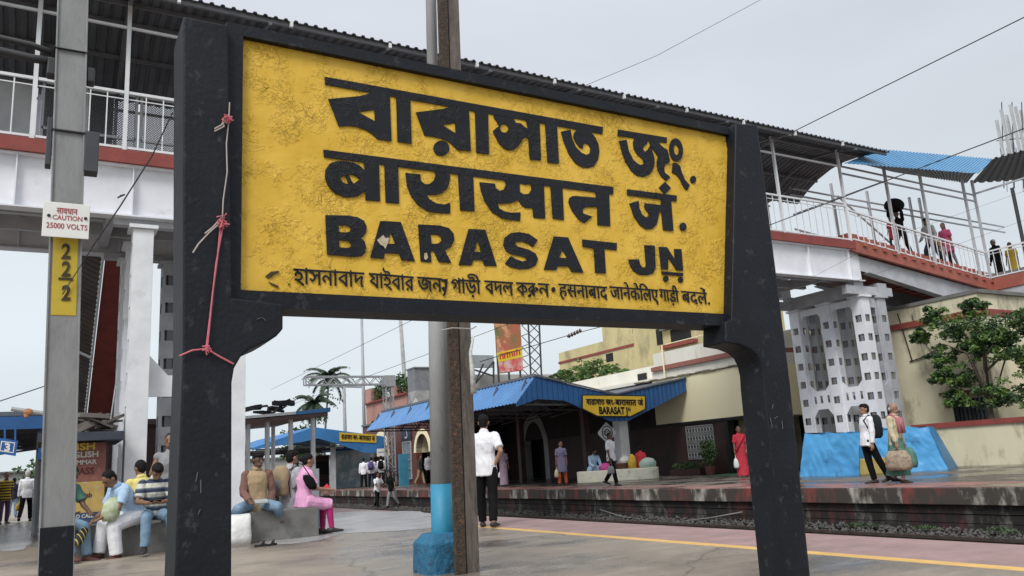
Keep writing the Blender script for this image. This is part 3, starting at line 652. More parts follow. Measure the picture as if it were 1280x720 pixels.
# mast with caution plate
mast = thing('electric_mast', 'grey steel mast with caution plate, yellow number panel and black foot', 'mast', (.11, 6, 0))
ztop = 9.0
def mx_(z): return .113 - .0235 * z          # the mast leans a little
def mastbox(z0, z1, wd, dy0, dy1, mat, name, dx=0.0):
    vs = [Vector((mx_(z) + dx + sx * wd / 2, 6 + y, z)) for z in (z0, z1) for y in (dy0, dy1) for sx in (-1, 1)]
    return MB().add(vs, [(0, 2, 3, 1), (4, 5, 7, 6), (0, 1, 5, 4), (2, 6, 7, 3), (0, 4, 6, 2), (1, 3, 7, 5)]).build(name, mat, mast, bevel=.004)
GREYM = M('mast_grey', (.27, .275, .275), (.20, .205, .205), sc_=6, rough=.55, bump=.12, bsc=60, stain=(.15, .15, .145), ssc=11, sth=(.55, .75), stretch=(1, 1, .35))
mastbox(-.05, ztop, .185, 0, .012, GREYM, 'web')
for s in (-1, 1): mastbox(-.05, ztop, .012, -.012, .15, GREYM, 'flange', s * .093)
mastbox(-.05, ztop, .185, .138, .15, GREYM, 'back_plate')
mastbox(-.05, .73, .190, -.0135, -.006, BLACKP, 'black_foot')
mastbox(2.09, 2.70, .150, -.004, .004, YELNUM, 'number_panel')
nm = MB(); vt = .69
for t, y0, hh in (('2', 305, 18), ('2', 327, 18), ('2', 357, 18)):
    a = ony(77.5, y0, 5.99); b = ony(89, y0, 5.99); text_on(nm, t, a, b, UP, vt, a.z - ony(77, y0 + hh, 5.99).z, bold=.03)
nm.b2((ony(73, 348, 5.99).x, 5.989, ony(80, 349.6, 5.99).z), (ony(91, 348, 5.99).x, 5.9935, ony(80, 347, 5.99).z))
nm.build('number', M('number_black', (.06, .045, .02), (.04, .03, .015), rough=.8), mast)
pa, pb = ony(54.5, 251, 5.93), ony(113, 256, 5.93); pc = ony(112, 291, 5.93)
pl = MB().b2((pa.x, 5.93, pa.z - .245), (pb.x, 5.94, pa.z)).build('caution_plate', SIGNW, mast, bevel=.004)
tx = MB()
for t, xa, ya, xb, yb, hh, top in (('सावधान', 71, 259.5, 97, 262.5, 7.0, DT), ('CAUTION', 66, 268, 103, 271, 5.8, .69), ('25000 VOLTS', 58, 277.5, 109.5, 281, 6.6, .69)):
    a = ony(xa, ya, 5.9275); text_on(tx, t, a, Vector((ony(xb, yb, 5.9275).x, a.y, a.z)), UP, top, a.z - ony(xa, ya + hh, 5.9275).z, bold=.012)
tx.build('lettering', SIGNR, pl)
bt = MB()
for px, py in ((61, 269), (107, 273)): c = ony(px, py, 5.925); bt.ball(c, (.011, .006, .011), 10)
bt.build('bolt', BLK, pl)
# brackets and cable box
MB().b2((mx_(3.4) + .10, 5.98, 3.12), (mx_(3.4) + .19, 6.1, 3.42)).build('junction_box', M('box_grey', (.05, .055, .065), rough=.6), mast, bevel=.006)
MB().b2((mx_(3.4) - .135, 6.02, 3.15), (mx_(3.4) - .10, 6.12, 3.5)).build('junction_box', M('box_grey', (.05, .055, .065)), mast, bevel=.006)
for z, e in ((3.40, .01), (4.02, .006)): MB().box((mx_(z), 6.068, z), (.215, .175, e)).build('clamp', BLK, mast)
arm = MB()
for dz, rr in ((0, .030), (-.055, .022)): arm.tube([ony(-60, 50 + dz * 300, 6.03), ony(0, 64 + dz * 300, 6.03), ony(40, 73 + dz * 300, 6.03), ony(66, 77 + dz * 200, 6.03)], rr, 10)
arm.build('cable_arm', M('cable_black', (.03, .03, .033), rough=.55), mast, smooth=True)
h = ony(66, 82, 6.0); MB().box((h.x, 6.05, h.z), (.07, .10, .13)).build('clamp_block', M('cable_black', (.03, .03, .033)), mast, bevel=.01)
h = ony(114, 93, 6.0); MB().box((h.x, 6.05, h.z), (.05, .1, .11)).build('clamp_block', M('cable_black', (.03, .03, .033)), mast, bevel=.01)
tag(MB().tube([ony(216, 140, 5.6), ony(190, 195, 5.75), ony(150, 258, 5.9), ony(118, 305, 5.97), ony(78, 368, 5.975)], .005, 6).tube([ony(150, 245, 5.9), ony(156, 243, 5.9), ony(147, 247, 5.9)], .006, 5).build('slack_wire', WIRE), 'thin loose wire slanting from the sign post down over the yellow number panel', 'wire')

# grey pole standing in a blue concrete block
c = onz(557, 722); pY = 7.1
pole = thing('lamp_pole', 'grey pole with blue painted foot in a blue concrete block', 'pole', (ony(545, 690, pY).x, pY, 0))
xb_, xt_ = ony(554, 690, pY).x, ony(541, 100, pY).x; zt_ = ony(541, 100, pY).z
def poleX(z): return lerp(xb_, xt_, (z - ony(554, 690, pY).z) / (zt_ - ony(554, 690, pY).z))
zb1 = ony(552, 605, pY).z; zb0 = ony(552, 668, pY).z
MB().tube([(poleX(zb1), pY, zb1), (poleX(4), pY, 4)], .105, 16, .09).tube([(poleX(4), pY, 4), (poleX(9), pY, 9)], .062, 14, .055).build('shaft', GREYPOLE, pole, smooth=True)
MB().tube([(poleX(0), pY, 0), (poleX(zb1), pY, zb1)], .107, 16).build('blue_foot', BLUEPT, pole, smooth=True)
bl = MB(); bx0, bx1 = ony(523, 700, pY - .25).x, ony(600, 700, pY - .25).x
bl.loft([((poleX(0), pY, -.03), (.235, 0, 0), (0, .22, 0)), ((poleX(0), pY, zb0 - .06), (.225, 0, 0), (0, .21, 0)), ((poleX(0), pY, zb0 + .02), (.15, 0, 0), (0, .14, 0))], 24, .22)
bl.build('concrete_block', BLUECON, pole, bevel=.012)
# old rail used as a post
rp = thing('rail_post', 'rusty brown upright made of old rail beside the grey pole', 'post', (ony(580, 690, 6.75).x, 6.75, 0))
r0, r1 = ony(580, 700, 6.75), ony(559, 60, 6.75)
def railX(z): return lerp(r0.x, r1.x, (z - r0.z) / (r1.z - r0.z))
def rail_piece(xo, wd, y0, y1, name, mat):
    vs = [Vector((railX(z) + xo + sx * wd / 2, y, z)) for z in (-.05, 9.5) for y in (y0, y1) for sx in (-1, 1)]
    MB().add(vs, [(0, 2, 3, 1), (4, 5, 7, 6), (0, 1, 5, 4), (2, 6, 7, 3), (0, 4, 6, 2), (1, 3, 7, 5)]).build(name, mat, rp, bevel=.006)
rail_piece(-.055, .105, 6.70, 6.74, 'rail_head', RUST); rail_piece(-.0, .05, 6.742, 6.86, 'rail_web', RUST); rail_piece(.075, .125, 6.715, 6.90, 'rail_foot', M('rail_grey_brown', (.16, .135, .118), (.085, .07, .06), sc_=16, rough=.85, bump=.5, bsc=60, stretch=(1, 1, .22), stain=(.045, .037, .032), ssc=7, sth=(.5, .66)))
MB().tube([ony(551, 413, 6.68), ony(565, 410, 6.66), ony(590, 411, 6.66), ony(595, 408, 6.8)], .006, 6).build('tie_wire', M('pipe_grey', (.42, .41, .39)), rp)
tag(MB().tube([ony(592, 420, 6.64), ony(588, 440, 6.64), ony(590, 462, 6.64), ony(592, 492, 6.64)], .009, 6, .03).build('rag', M('rag_white', (.6, .6, .58), (.42, .42, .4), sc_=20, bump=.6), smooth=True), 'scrap of white cloth caught on the side of the rusty post', 'rag')

# ------------------------------------------------------------------ foot bridge over the tracks
BY0, BY1 = 16.0, 19.0                                   # its two faces
ZD = 6.95; ZB = 5.95; BX0, BX1 = -7.0, 22.4
br = thing('foot_bridge', 'long white steel foot bridge with grey corrugated roof crossing above the tracks', 'bridge', (8, 17.5, 0))
gm = MB()
for y in (BY0 + .05, BY1 - .05):
    gm.b2((BX0, y - .012, ZB), (BX1 + .3, y + .012, ZD))
    for z in (ZB, ZD): gm.b2((BX0, y - .14, z - .03), (BX1 + .3, y + .14, z))
    x = BX0 + .6
    while x < BX1: gm.b2((x - .012, y - .12, ZB), (x + .012, y + .12, ZD - .03)); x += 1.9
gm.build('girder', SILVER, br)
um = MB()
for k in range(12): um.b2((BX0 + k * 2.6, BY0 + .1, ZB + .1), (BX0 + k * 2.6 + .16, BY1 - .1, ZB + .42))
for y in (16.9, 18.0): um.b2((BX0, y, ZB + .15), (BX1, y + .14, ZB + .40))
um.build('cross_beam', SILV2, br)
MB().b2((BX0, BY0 - .06, ZD), (BX1, BY1 + .06, ZD + .07)).build('deck', GREYW, br)
ed = MB()
for y in (BY0 - .16, BY1 + .06): ed.b2((BX0, y, ZD + .003), (BX1, y + .10, ZD + .26))
ed.build('deck_edge', REDP, br)
# posts, rails, balusters
ZR0, ZR1 = ZD + .33, ZD + 1.47
YR = BY0 - .07
postx = [-5.4, -2.9, -.5, 1.02, 3.6, 6.2, 8.8, 11.4, 14.0, 16.6, 19.2, 22.3]
for y in (YR, BY1 + .1):
    for x in postx: MB().bar((x, y, ZD + .02), (x, y, 10.38 if y < 17 else 9.70), .075).build('roof_post', WHITEP, br)
def railing(mb, a, b, h, gap=.28, post=True):
    a, b = Vector(a), Vector(b); n = max(2, int((b - a).length / gap)); U = Vector((0, 0, 1))
    mb.bar(a + U * h, b + U * h, .055); mb.bar(a, b, .045); mb.bar(a + U * h * .88, b + U * h * .88, .02)
    for k in range(1, n): p = a.lerp(b, k / n); mb.bar(p, p + U * h, .022)
for y in (YR, BY1 + .1):
    for i in range(len(postx) - 1): rm = MB(); railing(rm, (postx[i] + .04, y, ZR0), (postx[i + 1] - .04, y, ZR0), ZR1 - ZR0); rm.build('railing', WHITEP, br)
hm = MB()
hm.bar((BX0, YR + .02, 9.82), (BX1, YR + .02, 9.82), .05).bar((BX0, BY1 + .06, 9.42), (BX1, BY1 + .06, 9.42), .05)
hm.build('tie_rail', WHITEP, br)
# screens on the far side: white sheets at the left end, wire mesh further right
MESH = bpy.data.materials.new('wire_mesh'); MESH.use_nodes = True
def mesh_nodes(m):
    t = m.node_tree; b = t.nodes['Principled BSDF']; b.inputs['Base Color'].default_value = (.10, .10, .11, 1); b.inputs['Roughness'].default_value = .6
mesh_nodes(MESH)
for i in range(0, 3):
    x0s, x1s = postx[i] + .06, postx[i + 1] - .06
    MB().b2((x0s, BY1 - .12, ZD + .1), (x1s, BY1 - .10, 9.62)).build('white_sheet', WHITEP, br)
for x0s, x1s in ((-.42, .30), (.42, 1.42), (1.52, 2.5), (2.6, 3.55), (16.7, 17.6)):
    fmb = MB(); zt, zb2 = 9.66, ZD + .12
    for a, b in (((x0s, zb2), (x1s, zb2)), ((x0s, zt), (x1s, zt)), ((x0s, zb2), (x0s, zt)), ((x1s, zb2), (x1s, zt)), ((x0s, 8.6), (x1s, 8.6))):
        fmb.bar((a[0], BY1 - .3, a[1]), (b[0], BY1 - .3, b[1]), .06)
    fr_ = fmb.build('screen_frame', WHITEP, br)
    mm = MB(); g = .058
    wd, ht = x1s - x0s, zt - zb2
    k = -int(ht / g)
    while k * g < wd:
        for sgn in (1, -1):
            u0 = max(0, k * g); u1 = min(wd, k * g + ht)
            if u1 - u0 > .02:
                v0, v1 = u0 - k * g, u1 - k * g
                if sgn < 0: v0, v1 = ht - v0, ht - v1
                mm.bar((x0s + u0, BY1 - .295 + .006 * sgn, zb2 + v0), (x0s + u1, BY1 - .295 + .006 * sgn, zb2 + v1), .015)
        k += 1
    mm.build('mesh', MESH, fr_)
# white hoarding inside the bridge near its right end
MB().b2((17.8, BY1 - .2, ZD + .1), (20.4, BY1 - .16, 9.6)).build('white_sheet', WHITEP, br)
# roof: near eave, ridge, far eave
EX0, EX1 = -7.0, 24.0
PROF = [(15.18, 10.27), (15.7, 10.42), (16.3, 10.53), (16.9, 10.57), (17.5, 10.50), (18.1, 10.31), (18.6, 10.05), (19.15, 9.70)]
def roofz(y):
    for (a, za), (b, zb_) in zip(PROF, PROF[1:]):
        if a <= y <= b: return lerp(za, zb_, (y - a) / (b - a))
    return PROF[-1][1]
rf = MB()
for (a, za), (b, zb_) in zip(PROF, PROF[1:]): rf.sheet((EX0, a - .01, za), (EX1, a - .01, za), (EX0, b + .01, zb_), (EX1, b + .01, zb_), .21, .04)
rf.build('roof', DKROOF, br)
PUR = M('purlin_grey', (.20, .205, .225), (.15, .155, .17), rough=.6)
for y in (15.28, 16.1, 17.0, 18.1, 19.0): MB().bar((EX0, y, roofz(y) - .07), (EX1 - .05, y, roofz(y) - .07), .06, .09).build('purlin', PUR, br)
for x in postx:
    mb = MB()
    for (a, za), (b, zb_) in zip(PROF, PROF[1:]): mb.bar((x, a, za - .14), (x, b, zb_ - .14), .06)
    mb.bar((x, YR, 9.95), (x, BY1 + .1, 9.55), .05).build('rafter', PUR, br)
for x in [EX0 + 2.2 * k for k in range(14)]:
    MB().b2((x, 15.16, 10.15), (x + .06, 15.23, 10.27)).build('eave_clip', WHITEP, br)

# ------------------------------------------------------------------ the two pierced steel towers that carry it
def pierced(mb, a, b, z0, z1, mat=None, hole=.23, pitch=.62, off=.28, th=.02, edge=None):
    """a plate strip from plan point a to b with a ladder of square holes"""
    a, b = Vector(a), Vector(b); d = (b - a); wd = d.length; d.normalize(); n = Vector((-d.y, d.x)) * th
    e = (wd - hole) / 2
    def bx(u0, u1, za, zb_):
        p = [a + d * u0, a + d * u1]; vs = []
        for q in (p[0], p[1], p[1] + n, p[0] + n): vs.append((q.x, q.y, za))
        for q in (p[0], p[1], p[1] + n, p[0] + n): vs.append((q.x, q.y, zb_))
        mb.add(vs, [(3, 2, 1, 0), (4, 5, 6, 7), (0, 1, 5, 4), (1, 2, 6, 5), (2, 3, 7, 6), (3, 0, 4, 7)])
    bx(0, e, z0, z1); bx(e + hole, wd, z0, z1); z = z0; zz = z0 + off
    while zz + hole < z1 - .1: bx(e, e + hole, z, zz); z = zz + hole; zz += pitch
    bx(e, e + hole, z, z1)
def column(par, cx, cy, sx, sy, z0, z1, m1, name='column'):
    """hollow box column with square holes on all four sides"""
    mb = MB(); x0, x1, y0, y1 = cx - sx / 2, cx + sx / 2, cy - sy / 2, cy + sy / 2
    pierced(mb, (x0, y0), (x1, y0), z0, z1); pierced(mb, (x1, y0 + .021), (x1, y1 - .021), z0, z1); pierced(mb, (x1, y1), (x0, y1), z0, z1); pierced(mb, (x0, y1 - .021), (x0, y0 + .021), z0, z1)
    o = mb.build(name, m1, par)
    MB().b2((x0 - .07, y0 - .07, z1), (x1 + .07, y1 + .07, z1 + .07)).build('cap_plate', m1, o)
    MB().b2((cx - .06, cy - sy / 2 + .03, z0), (cx + .06, cy + sy / 2 - .03, z1 - .02)).b2((x0 + .03, cy - .06, z0), (x1 - .03, cy + .06, z1 - .02)).build('shade_core', M('hole_shade_grey', (.22, .22, .23), (.16, .16, .17), rough=.7), o)  # added dark core, stands in for the shade seen through the holes
    return o
tr = thing('bridge_tower', 'grey pierced steel tower with octagonal openings under the right end of the foot bridge', 'bridge tower', (23, 17.5, 0))
T0, T1, TZ = 22.45, 23.75, 5.42
for cx in (T0 + .23, T1 - .23):
    for cy in (16.23, 17.50, 18.77): column(tr, cx, cy, .40, .40, 0, TZ, SILVER if cx < 23 else SILV2)
bp_ = MB()
def panel(y0, y1, x, th=.03):
    """web plate between two columns with an arched opening below and a long octagonal one above"""
    wdy = y1 - y0; e = .04; c = .2
    def P(u, z): return (x, y0 + u, z)
    oct_ = [P(e, 2.62 + c), P(e + c, 2.62), P(wdy - e - c, 2.62), P(wdy - e, 2.62 + c), P(wdy - e, 5.05), P(wdy - e - c * .5, 5.2), P(e + c * .5, 5.2), P(e, 5.05)]
    arch = [P(e, .25), P(wdy - e, .25), P(wdy - e, 1.75), P(wdy - e - c, 2.0), P(e + c, 2.0), P(e, 1.75)]
    slots = [[P(u, 2.2), P(u + .10, 2.2), P(u + .10, 2.45), P(u, 2.45)] for u in (.12, wdy / 2 - .03, wdy - .22)]
    bp_.prism([P(0, 0), P(wdy, 0), P(wdy, TZ), P(0, TZ)], (th, 0, 0), [oct_, arch] + slots)
    o = bp_.build('web_plate', SILVER, tr); bp_.v.clear(); bp_.f.clear()
for x in (T0 + .10, T1 - .13):
    if x > 23: continue
    panel(16.43, 17.30, x); panel(17.70, 18.57, x)
yp_ = MB()
def panel_y(x0, x1, y):
    wdx = x1 - x0
    yp_.prism([(x0, y, 0), (x1, y, 0), (x1, y, TZ), (x0, y, TZ)], (0, .03, 0), [[(x0 + .05, y, .3), (x1 - .05, y, .3), (x1 - .05, y, 1.8), ((x0 + x1) / 2, y, 2.0), (x0 + .05, y, 1.8)], [(x0 + .05, y, 2.7), ((x0 + x1) / 2, y, 2.55), (x1 - .05, y, 2.7), (x1 - .05, y, 5.1), (x0 + .05, y, 5.1)]])
for y in (16.1, 18.85):
    panel_y(T0 + .46, T1 - .46, y); yp_.build('web_plate', SILV2, tr); yp_ = MB()
hb = MB()
for y in (16.12, 18.85): hb.b2((T0 - .6, y - .1, 5.50), (T1 + .4, y + .1, 5.78))
for x in (T0 + .1, T1 - .1): hb.b2((x - .1, BY0 + .25, 5.50), (x + .1, BY1 - .25, 5.92))
for x, y in ((T0 + .05, 16.2), (T1 - .05, 16.2), (T0 + .05, 18.8), (T1 - .05, 18.8)): hb.b2((x - .22, y - .16, 5.785), (x + .22, y + .16, 5.93))
hb.build('head_beam', SILV2, tr)

tl = thing('bridge_tower', 'white pierced steel tower seen behind the man in striped shirt and the left black post', 'bridge tower', (2.2, 17.5, 0))
for cx in (1.42, 3.14):
    for cy in (16.20, 18.8):
        o = column(tl, cx, cy, .36, .40, 0, 5.72, WHITEP)
MB().b2((1.245, 15.985, .05), (1.595, 15.997, 5.70)).build('face_plate', WHITEP, tl)
MB().b2((2.965, 15.985, .05), (3.315, 15.997, 5.70)).build('face_plate', WHITEP, tl)
column(tl, 1.42, 17.5, .36, .40, 0, 5.72, SILVER); column(tl, 2.25, 18.8, .36, .40, 0, 5.72, SILV2)
wb = MB()
MB().prism([(1.6, 16.25, 2.55), (2.96, 16.25, 2.55), (2.96, 16.25, 3.35), (2.6, 16.25, 2.95), (1.95, 16.25, 2.95), (1.6, 16.25, 3.35)], (0, .04, 0), [[(2.1, 16.25, 2.65), (2.5, 16.25, 2.65), (2.5, 16.25, 2.85), (2.1, 16.25, 2.85)]]).build('web_plate', WHITEP, tl)
MB().prism([(1.42, 16.4, 2.4), (1.42, 18.6, 2.4), (1.42, 18.6, 3.1), (1.42, 18.2, 2.75), (1.42, 16.8, 2.75), (1.42, 16.4, 3.1)], (.04, 0, 0)).build('web_plate', WHITEP, tl)
for y in (16.2, 18.8): MB().b2((.9, y - .1, 5.795), (3.6, y + .1, 5.92)).build('head_beam', SILV2, tl)

# ------------------------------------------------------------------ flight of steps going down from the bridge on the right
SX0, SX1, SZ0, SZ1 = 22.4, 30.0, 6.98, 6.12
st = thing('stairway', 'red edged steps with white railings descending from the bridge under a blue roof', 'stairs', (26, 17, 5))
def sz(x): return lerp(SZ0, SZ1, (x - SX0) / (SX1 - SX0))
for y in (BY0 - .14, 18.2):
    MB().prism([(SX0 - .15, y, sz(SX0) + .24), (SX1, y, sz(SX1) + .26), (SX1, y, sz(SX1) - .15), (SX0 - .1, y, sz(SX0) - .10), (SX0 - .5, y, sz(SX0) + .05)], (0, .12, 0)).build('stringer', REDB, st)
sm = MB(); n = 15
for k in range(n):
    x = lerp(SX0, SX1, k / n); x2 = lerp(SX0, SX1, (k + 1) / n); sm.b2((x, BY0 - .02, sz(x) - .02), (x2 + .05, 18.2, sz(x) + .20)).b2((x, BY0 + .1, sz(x) + .2), (x2, 18.15, sz(x) + .58))
    sm.b2((x2 - .14, BY0 - .20, sz(x2) + .15), (x2 + .03, BY0 - .145, sz(x2) + .285))
sm.build('steps', REDB, st)
for y in (BY0 + .05, 18.0):
    g = MB(); g.prism([(SX0 - .2, y, sz(SX0) - .12), (SX1 + .2, y, sz(SX1) - .17), (SX1 + .2, y, sz(SX1) - .85), (SX1 - .4, y, sz(SX1) - .88), (SX0 + .6, y, sz(SX0) - .72), (SX0 - .2, y, sz(SX0) - .62)], (0, .03, 0))
    g.prism([(SX0 + .6, y - .12, sz(SX0) - .72), (SX1 - .4, y - .12, sz(SX1) - .88), (SX1 - .4, y - .12, sz(SX1) - .91), (SX0 + .6, y - .12, sz(SX0) - .75)], (0, .27, 0)).build('girder', SILV2, st)
# landing that turns toward the viewer
MB().b2((SX1 + .13, 12.6, SZ1 - .1), (SX1 + 5.4, 18.3, SZ1 + .495)).build('landing', GREYW, st)
MB().b2((SX1 + .004, 12.4, SZ1 - .14), (SX1 + .12, BY0 - .10, SZ1 + .30)).build('stringer', REDB, st)
MB().b2((SX1 + .05, 12.4, SZ1 - .85), (SX1 + .10, BY0 + .05, SZ1 - .15)).build('girder', SILV2, st)
for x0s, z0s, x1s, z1s in ((SX0 + .05, sz(SX0) + .34, SX1 - .02, sz(SX1) + .34),):
    k = 4
    for i in range(k):
        xa, xb = lerp(x0s, x1s, i / k), lerp(x0s, x1s, (i + 1) / k)
        for y in (YR, 18.15):
            rm = MB(); railing(rm, (xa, y, sz(xa) + .34), (xb, y, sz(xb) + .34), .98, .24); rm.build('railing', WHITEP, st)
rm = MB(); railing(rm, (SX1 + .06, YR, SZ1 + .36), (SX1 + .06, 12.6, SZ1 + .36), .98, .24); rm.build('railing', WHITEP, st)
rm = MB(); railing(rm, (SX1 + .06, 18.2, SZ1 + .36), (SX1 + 5.3, 18.2, SZ1 + .36), .98, .24); rm.build('railing', WHITEP, st)
for x, zt in ((24.7, 10.25), (26.75, 10.2), (29.4, 10.25), (31.2, 10.3)):
    for y in (YR, 18.1): MB().bar((x if x < 30 else SX1 + .06, y, sz(min(x, SX1)) + .05), (x if x < 30 else SX1 + .06 + .0, y, zt), .08).build('roof_post', SILV2, st)
tb = MB()
for z in (9.55, 9.8): tb.bar((SX0, YR, z + .02), (SX1 + .06, YR, z - .10), .05).bar((SX0, 18.1, z), (SX1 + 6, 18.1, z - .16), .05)
tb.bar((24.7, 17.9, 9.7), (30.0, 17.9, 6.6), .05).bar((SX1 + .06, YR, 9.75), (SX1 + .06, 12.6, 9.75), .06).bar((22.4, 18.1, 8.8), (24.7, YR, 9.6), .05)
tb.build('tie_rail', SILV2, st)
MB().sheet(ony(1055, 204, 15.3), ony(1222, 217, 15.3), ony(1100, 187, 17.2), ony(1243, 199, 17.2), .21, .03).build('blue_roof', LBLUEROOF, st)
MB().sheet(ony(1240, 199, 14.6), ony(1330, 174, 13.4), ony(1214, 229, 16.3), ony(1330, 222, 16.3), .25, .05).sheet(ony(1070, 203, 15.5), ony(1218, 217, 15.5), ony(1118, 215, 17.8), ony(1208, 229, 17.8), .25, .04).build('dark_roof', DKROOF, st)
MB().b2((33.2, 9.2, -.02), (33.5, 9.5, SZ1 - .1)).b2((33.2, 17.6, -.02), (33.5, 17.9, SZ1 - .1)).b2((31.0, 13.0, -.02), (31.3, 13.3, SZ1 - .1)).build('support', SILV2, st)

# stairs on the left, going down beyond the left tower
s2 = thing('stairway', 'steep stair with dark red underside and corrugated side sheets beyond the left tower', 'stairs', (.4, 24, 0))
A0, A1 = Vector((.55, 19.2, ZB + .35)), Vector((.55, 29.5, .1))
def sq(u, dx=0, dz=0): p = A0.lerp(A1, u); return Vector((p.x + dx, p.y, p.z + dz))
MB().add([sq(0, .42, -.1), sq(1, .42, -.1), sq(1, .98, -.1), sq(0, .98, -.1), sq(0, .42, .1), sq(1, .42, .1), sq(1, .98, .1), sq(0, .98, .1)], [(3, 2, 1, 0), (4, 5, 6, 7), (0, 1, 5, 4), (1, 2, 6, 5), (2, 3, 7, 6), (3, 0, 4, 7)]).build('underside', REDP, s2)
MB().prism([sq(0, .34, -.2), sq(1, .34, -.2), sq(1, .34, .35), sq(0, .34, .35)], (.05, 0, 0)).build('stringer', WHITEP, s2)
MB().prism([sq(0, 1.02, -.2), sq(1, 1.02, -.2), sq(1, 1.02, .35), sq(0, 1.02, .35)], (.05, 0, 0)).build('stringer', SILV2, s2)
shb = MB()
MB().sheet(sq(0, -.35, .25), sq(1, -.35, .25), sq(0, .33, -.1), sq(1, .33, -.1), .16, .03).build('side_sheet', M('brown_sheet', (.12, .10, .085), (.08, .065, .055), sc_=2, rough=.8), s2)
for u in (.02, .32, .62, .92): shb.bar(sq(u, -.36, .22), sq(u, .33, -.14), .06)
shb.build('frame_bar', WHITEP, s2)

# ------------------------------------------------------------------ station building on the far platform
XW = 22.0
sb_ = thing('station_building', 'long cream station building with dark red lower wall and barred windows behind the far platform', 'building', (XW, 24, 0))
MB().b2((XW, 20.3, 1.97), (XW + 6, 26.1, 3.85)).build('wall', CREAM, sb_)
MB().b2((XW + .003, 26.1, 1.97), (XW + 6, 47, 3.85)).build('shaded_wall', M('shade_brown', (.030, .022, .02), (.018, .014, .013), sc_=1.4, rough=.8), sb_)  # the deep shade under the canopy is put into this wall's colour
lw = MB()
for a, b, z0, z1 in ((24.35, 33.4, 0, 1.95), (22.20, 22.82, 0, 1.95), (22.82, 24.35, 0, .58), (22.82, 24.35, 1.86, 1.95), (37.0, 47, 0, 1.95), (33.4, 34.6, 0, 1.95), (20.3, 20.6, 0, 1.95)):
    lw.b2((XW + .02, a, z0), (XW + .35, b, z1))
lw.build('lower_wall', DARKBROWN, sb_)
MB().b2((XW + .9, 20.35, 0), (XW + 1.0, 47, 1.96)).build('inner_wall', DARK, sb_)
ar = MB(); ac = 35.9; arc = [(XW + .02, ac + .95 * math.cos(t), 1.55 + 1.35 * math.sin(t)) for t in [math.pi * k / 16 for k in range(17)]]
ar.prism([(XW - .03, ac + 1.35 * math.cos(t), 1.55 + 1.75 * math.sin(t)) for t in [math.pi * k / 16 for k in range(17)]] + [(XW - .03, ac - 1.35, 0), (XW - .03, ac - .95, 0)] + [(XW - .03, ac + .95 * math.cos(t), 1.55 + 1.35 * math.sin(t)) for t in [math.pi - math.pi * k / 16 for k in range(17)]] + [(XW - .03, ac + .95, 0), (XW - .03, ac + 1.35, 0)], (.4, 0, 0))
ar.build('arch', WALLGREY, sb_)
MB().b2((XW - .05, 20.25, 1.955), (XW + .1, 27.5, 2.05)).build('string_course', BLK, sb_)
ld = MB(); rq = random.Random(4); y = 20.25
while y < 27.2: ld.b2((XW - .06, y, 3.86 + rq.uniform(-.03, .02)), (XW + .2, y + .35, 3.91 + rq.uniform(-.02, .03))); y += .35
ld.build('ledge', M('ledge_dirty', (.22, .19, .13), (.12, .10, .07), rough=.9), sb_)
MB().b2((XW + .12, 20.3, 3.85), (XW + 6, 26.2, 4.26)).build('upper_wall', WHITEW, sb_)
MB().b2((XW + .0, 20.3, 4.262), (XW + 6, 26.1, 4.44)).build('red_band', M('band_red', (.33, .13, .10), (.25, .10, .08), rough=.8), sb_)
MB().b2((XW + .10, 20.3, 4.442), (XW + 6, 26.0, 5.0)).build('parapet', WHITEW, sb_)
MB().b2((XW + .05, 26.2, 3.86), (XW + 6, 47, 4.0)).b2((XW + 1.5, 26.2, 4.0), (XW + 6, 36, 4.75)).build('roof_slab', WHITEW, sb_)
dv = onx(530, 385, XW)
MB().b2((XW + 1.44, 28.2, 4.2), (XW + 1.6, 28.8, 4.5)).build('vent_hole', BLK, sb_)
# roof edge clutter over the canopy
def grille(mb, a, b, z0, z1, x, ny=9, nz_=4):
    for k in range(ny + 1): y = lerp(a, b, k / ny); mb.bar((x, y, z0), (x, y, z1), .022)
    for k in range(nz_ + 1): z = lerp(z0, z1, k / nz_); mb.bar((x, a, z), (x, b, z), .022)
    for k in range(ny):
        y = lerp(a, b, (k + .5) / ny); w_ = (b - a) / ny * .42
        for j in range(nz_):
            z = lerp(z0, z1, (j + .5) / nz_); h_ = (z1 - z0) / nz_ * .4
            mb.bar((x, y - w_, z), (x, y, z + h_), .014).bar((x, y, z + h_), (x, y + w_, z), .014).bar((x, y + w_, z), (x, y, z - h_), .014).bar((x, y, z - h_), (x, y - w_, z), .014)
for a, b in ((22.84, 24.33),):
    g = MB(); grille(g, a, b, .6, 1.85, XW - .02, 9 if a > 20 else 16); o = g.build('window_grille', M('grille_grey', (.42, .42, .42), rough=.5), sb_)
    MB().b2((XW + .2, a, .58), (XW + .22, b, 1.86)).build('pane', GLASSD, o)
# door opening
for a in (20.62, 22.08): MB().b2((XW - .04, a - .06, 0), (XW + .3, a + .12, 1.94)).build('door_frame', BLK, sb_)
MB().b2((XW + .70, 20.6, 0), (XW + .74, 22.2, 1.95)).build('door_recess', M('recess_cream', (.40, .34, .22), rough=.9), sb_)
pipe_y = 23.35
MB().tube([(XW - .06, 25.2, 3.9), (XW - .06, 25.2, 5.25)], .035, 8).tube([(XW + .15, 25.2, 5.3), (XW + .15, 21, 5.33)], .02, 6).build('drain_pipe', CREAM, sb_)

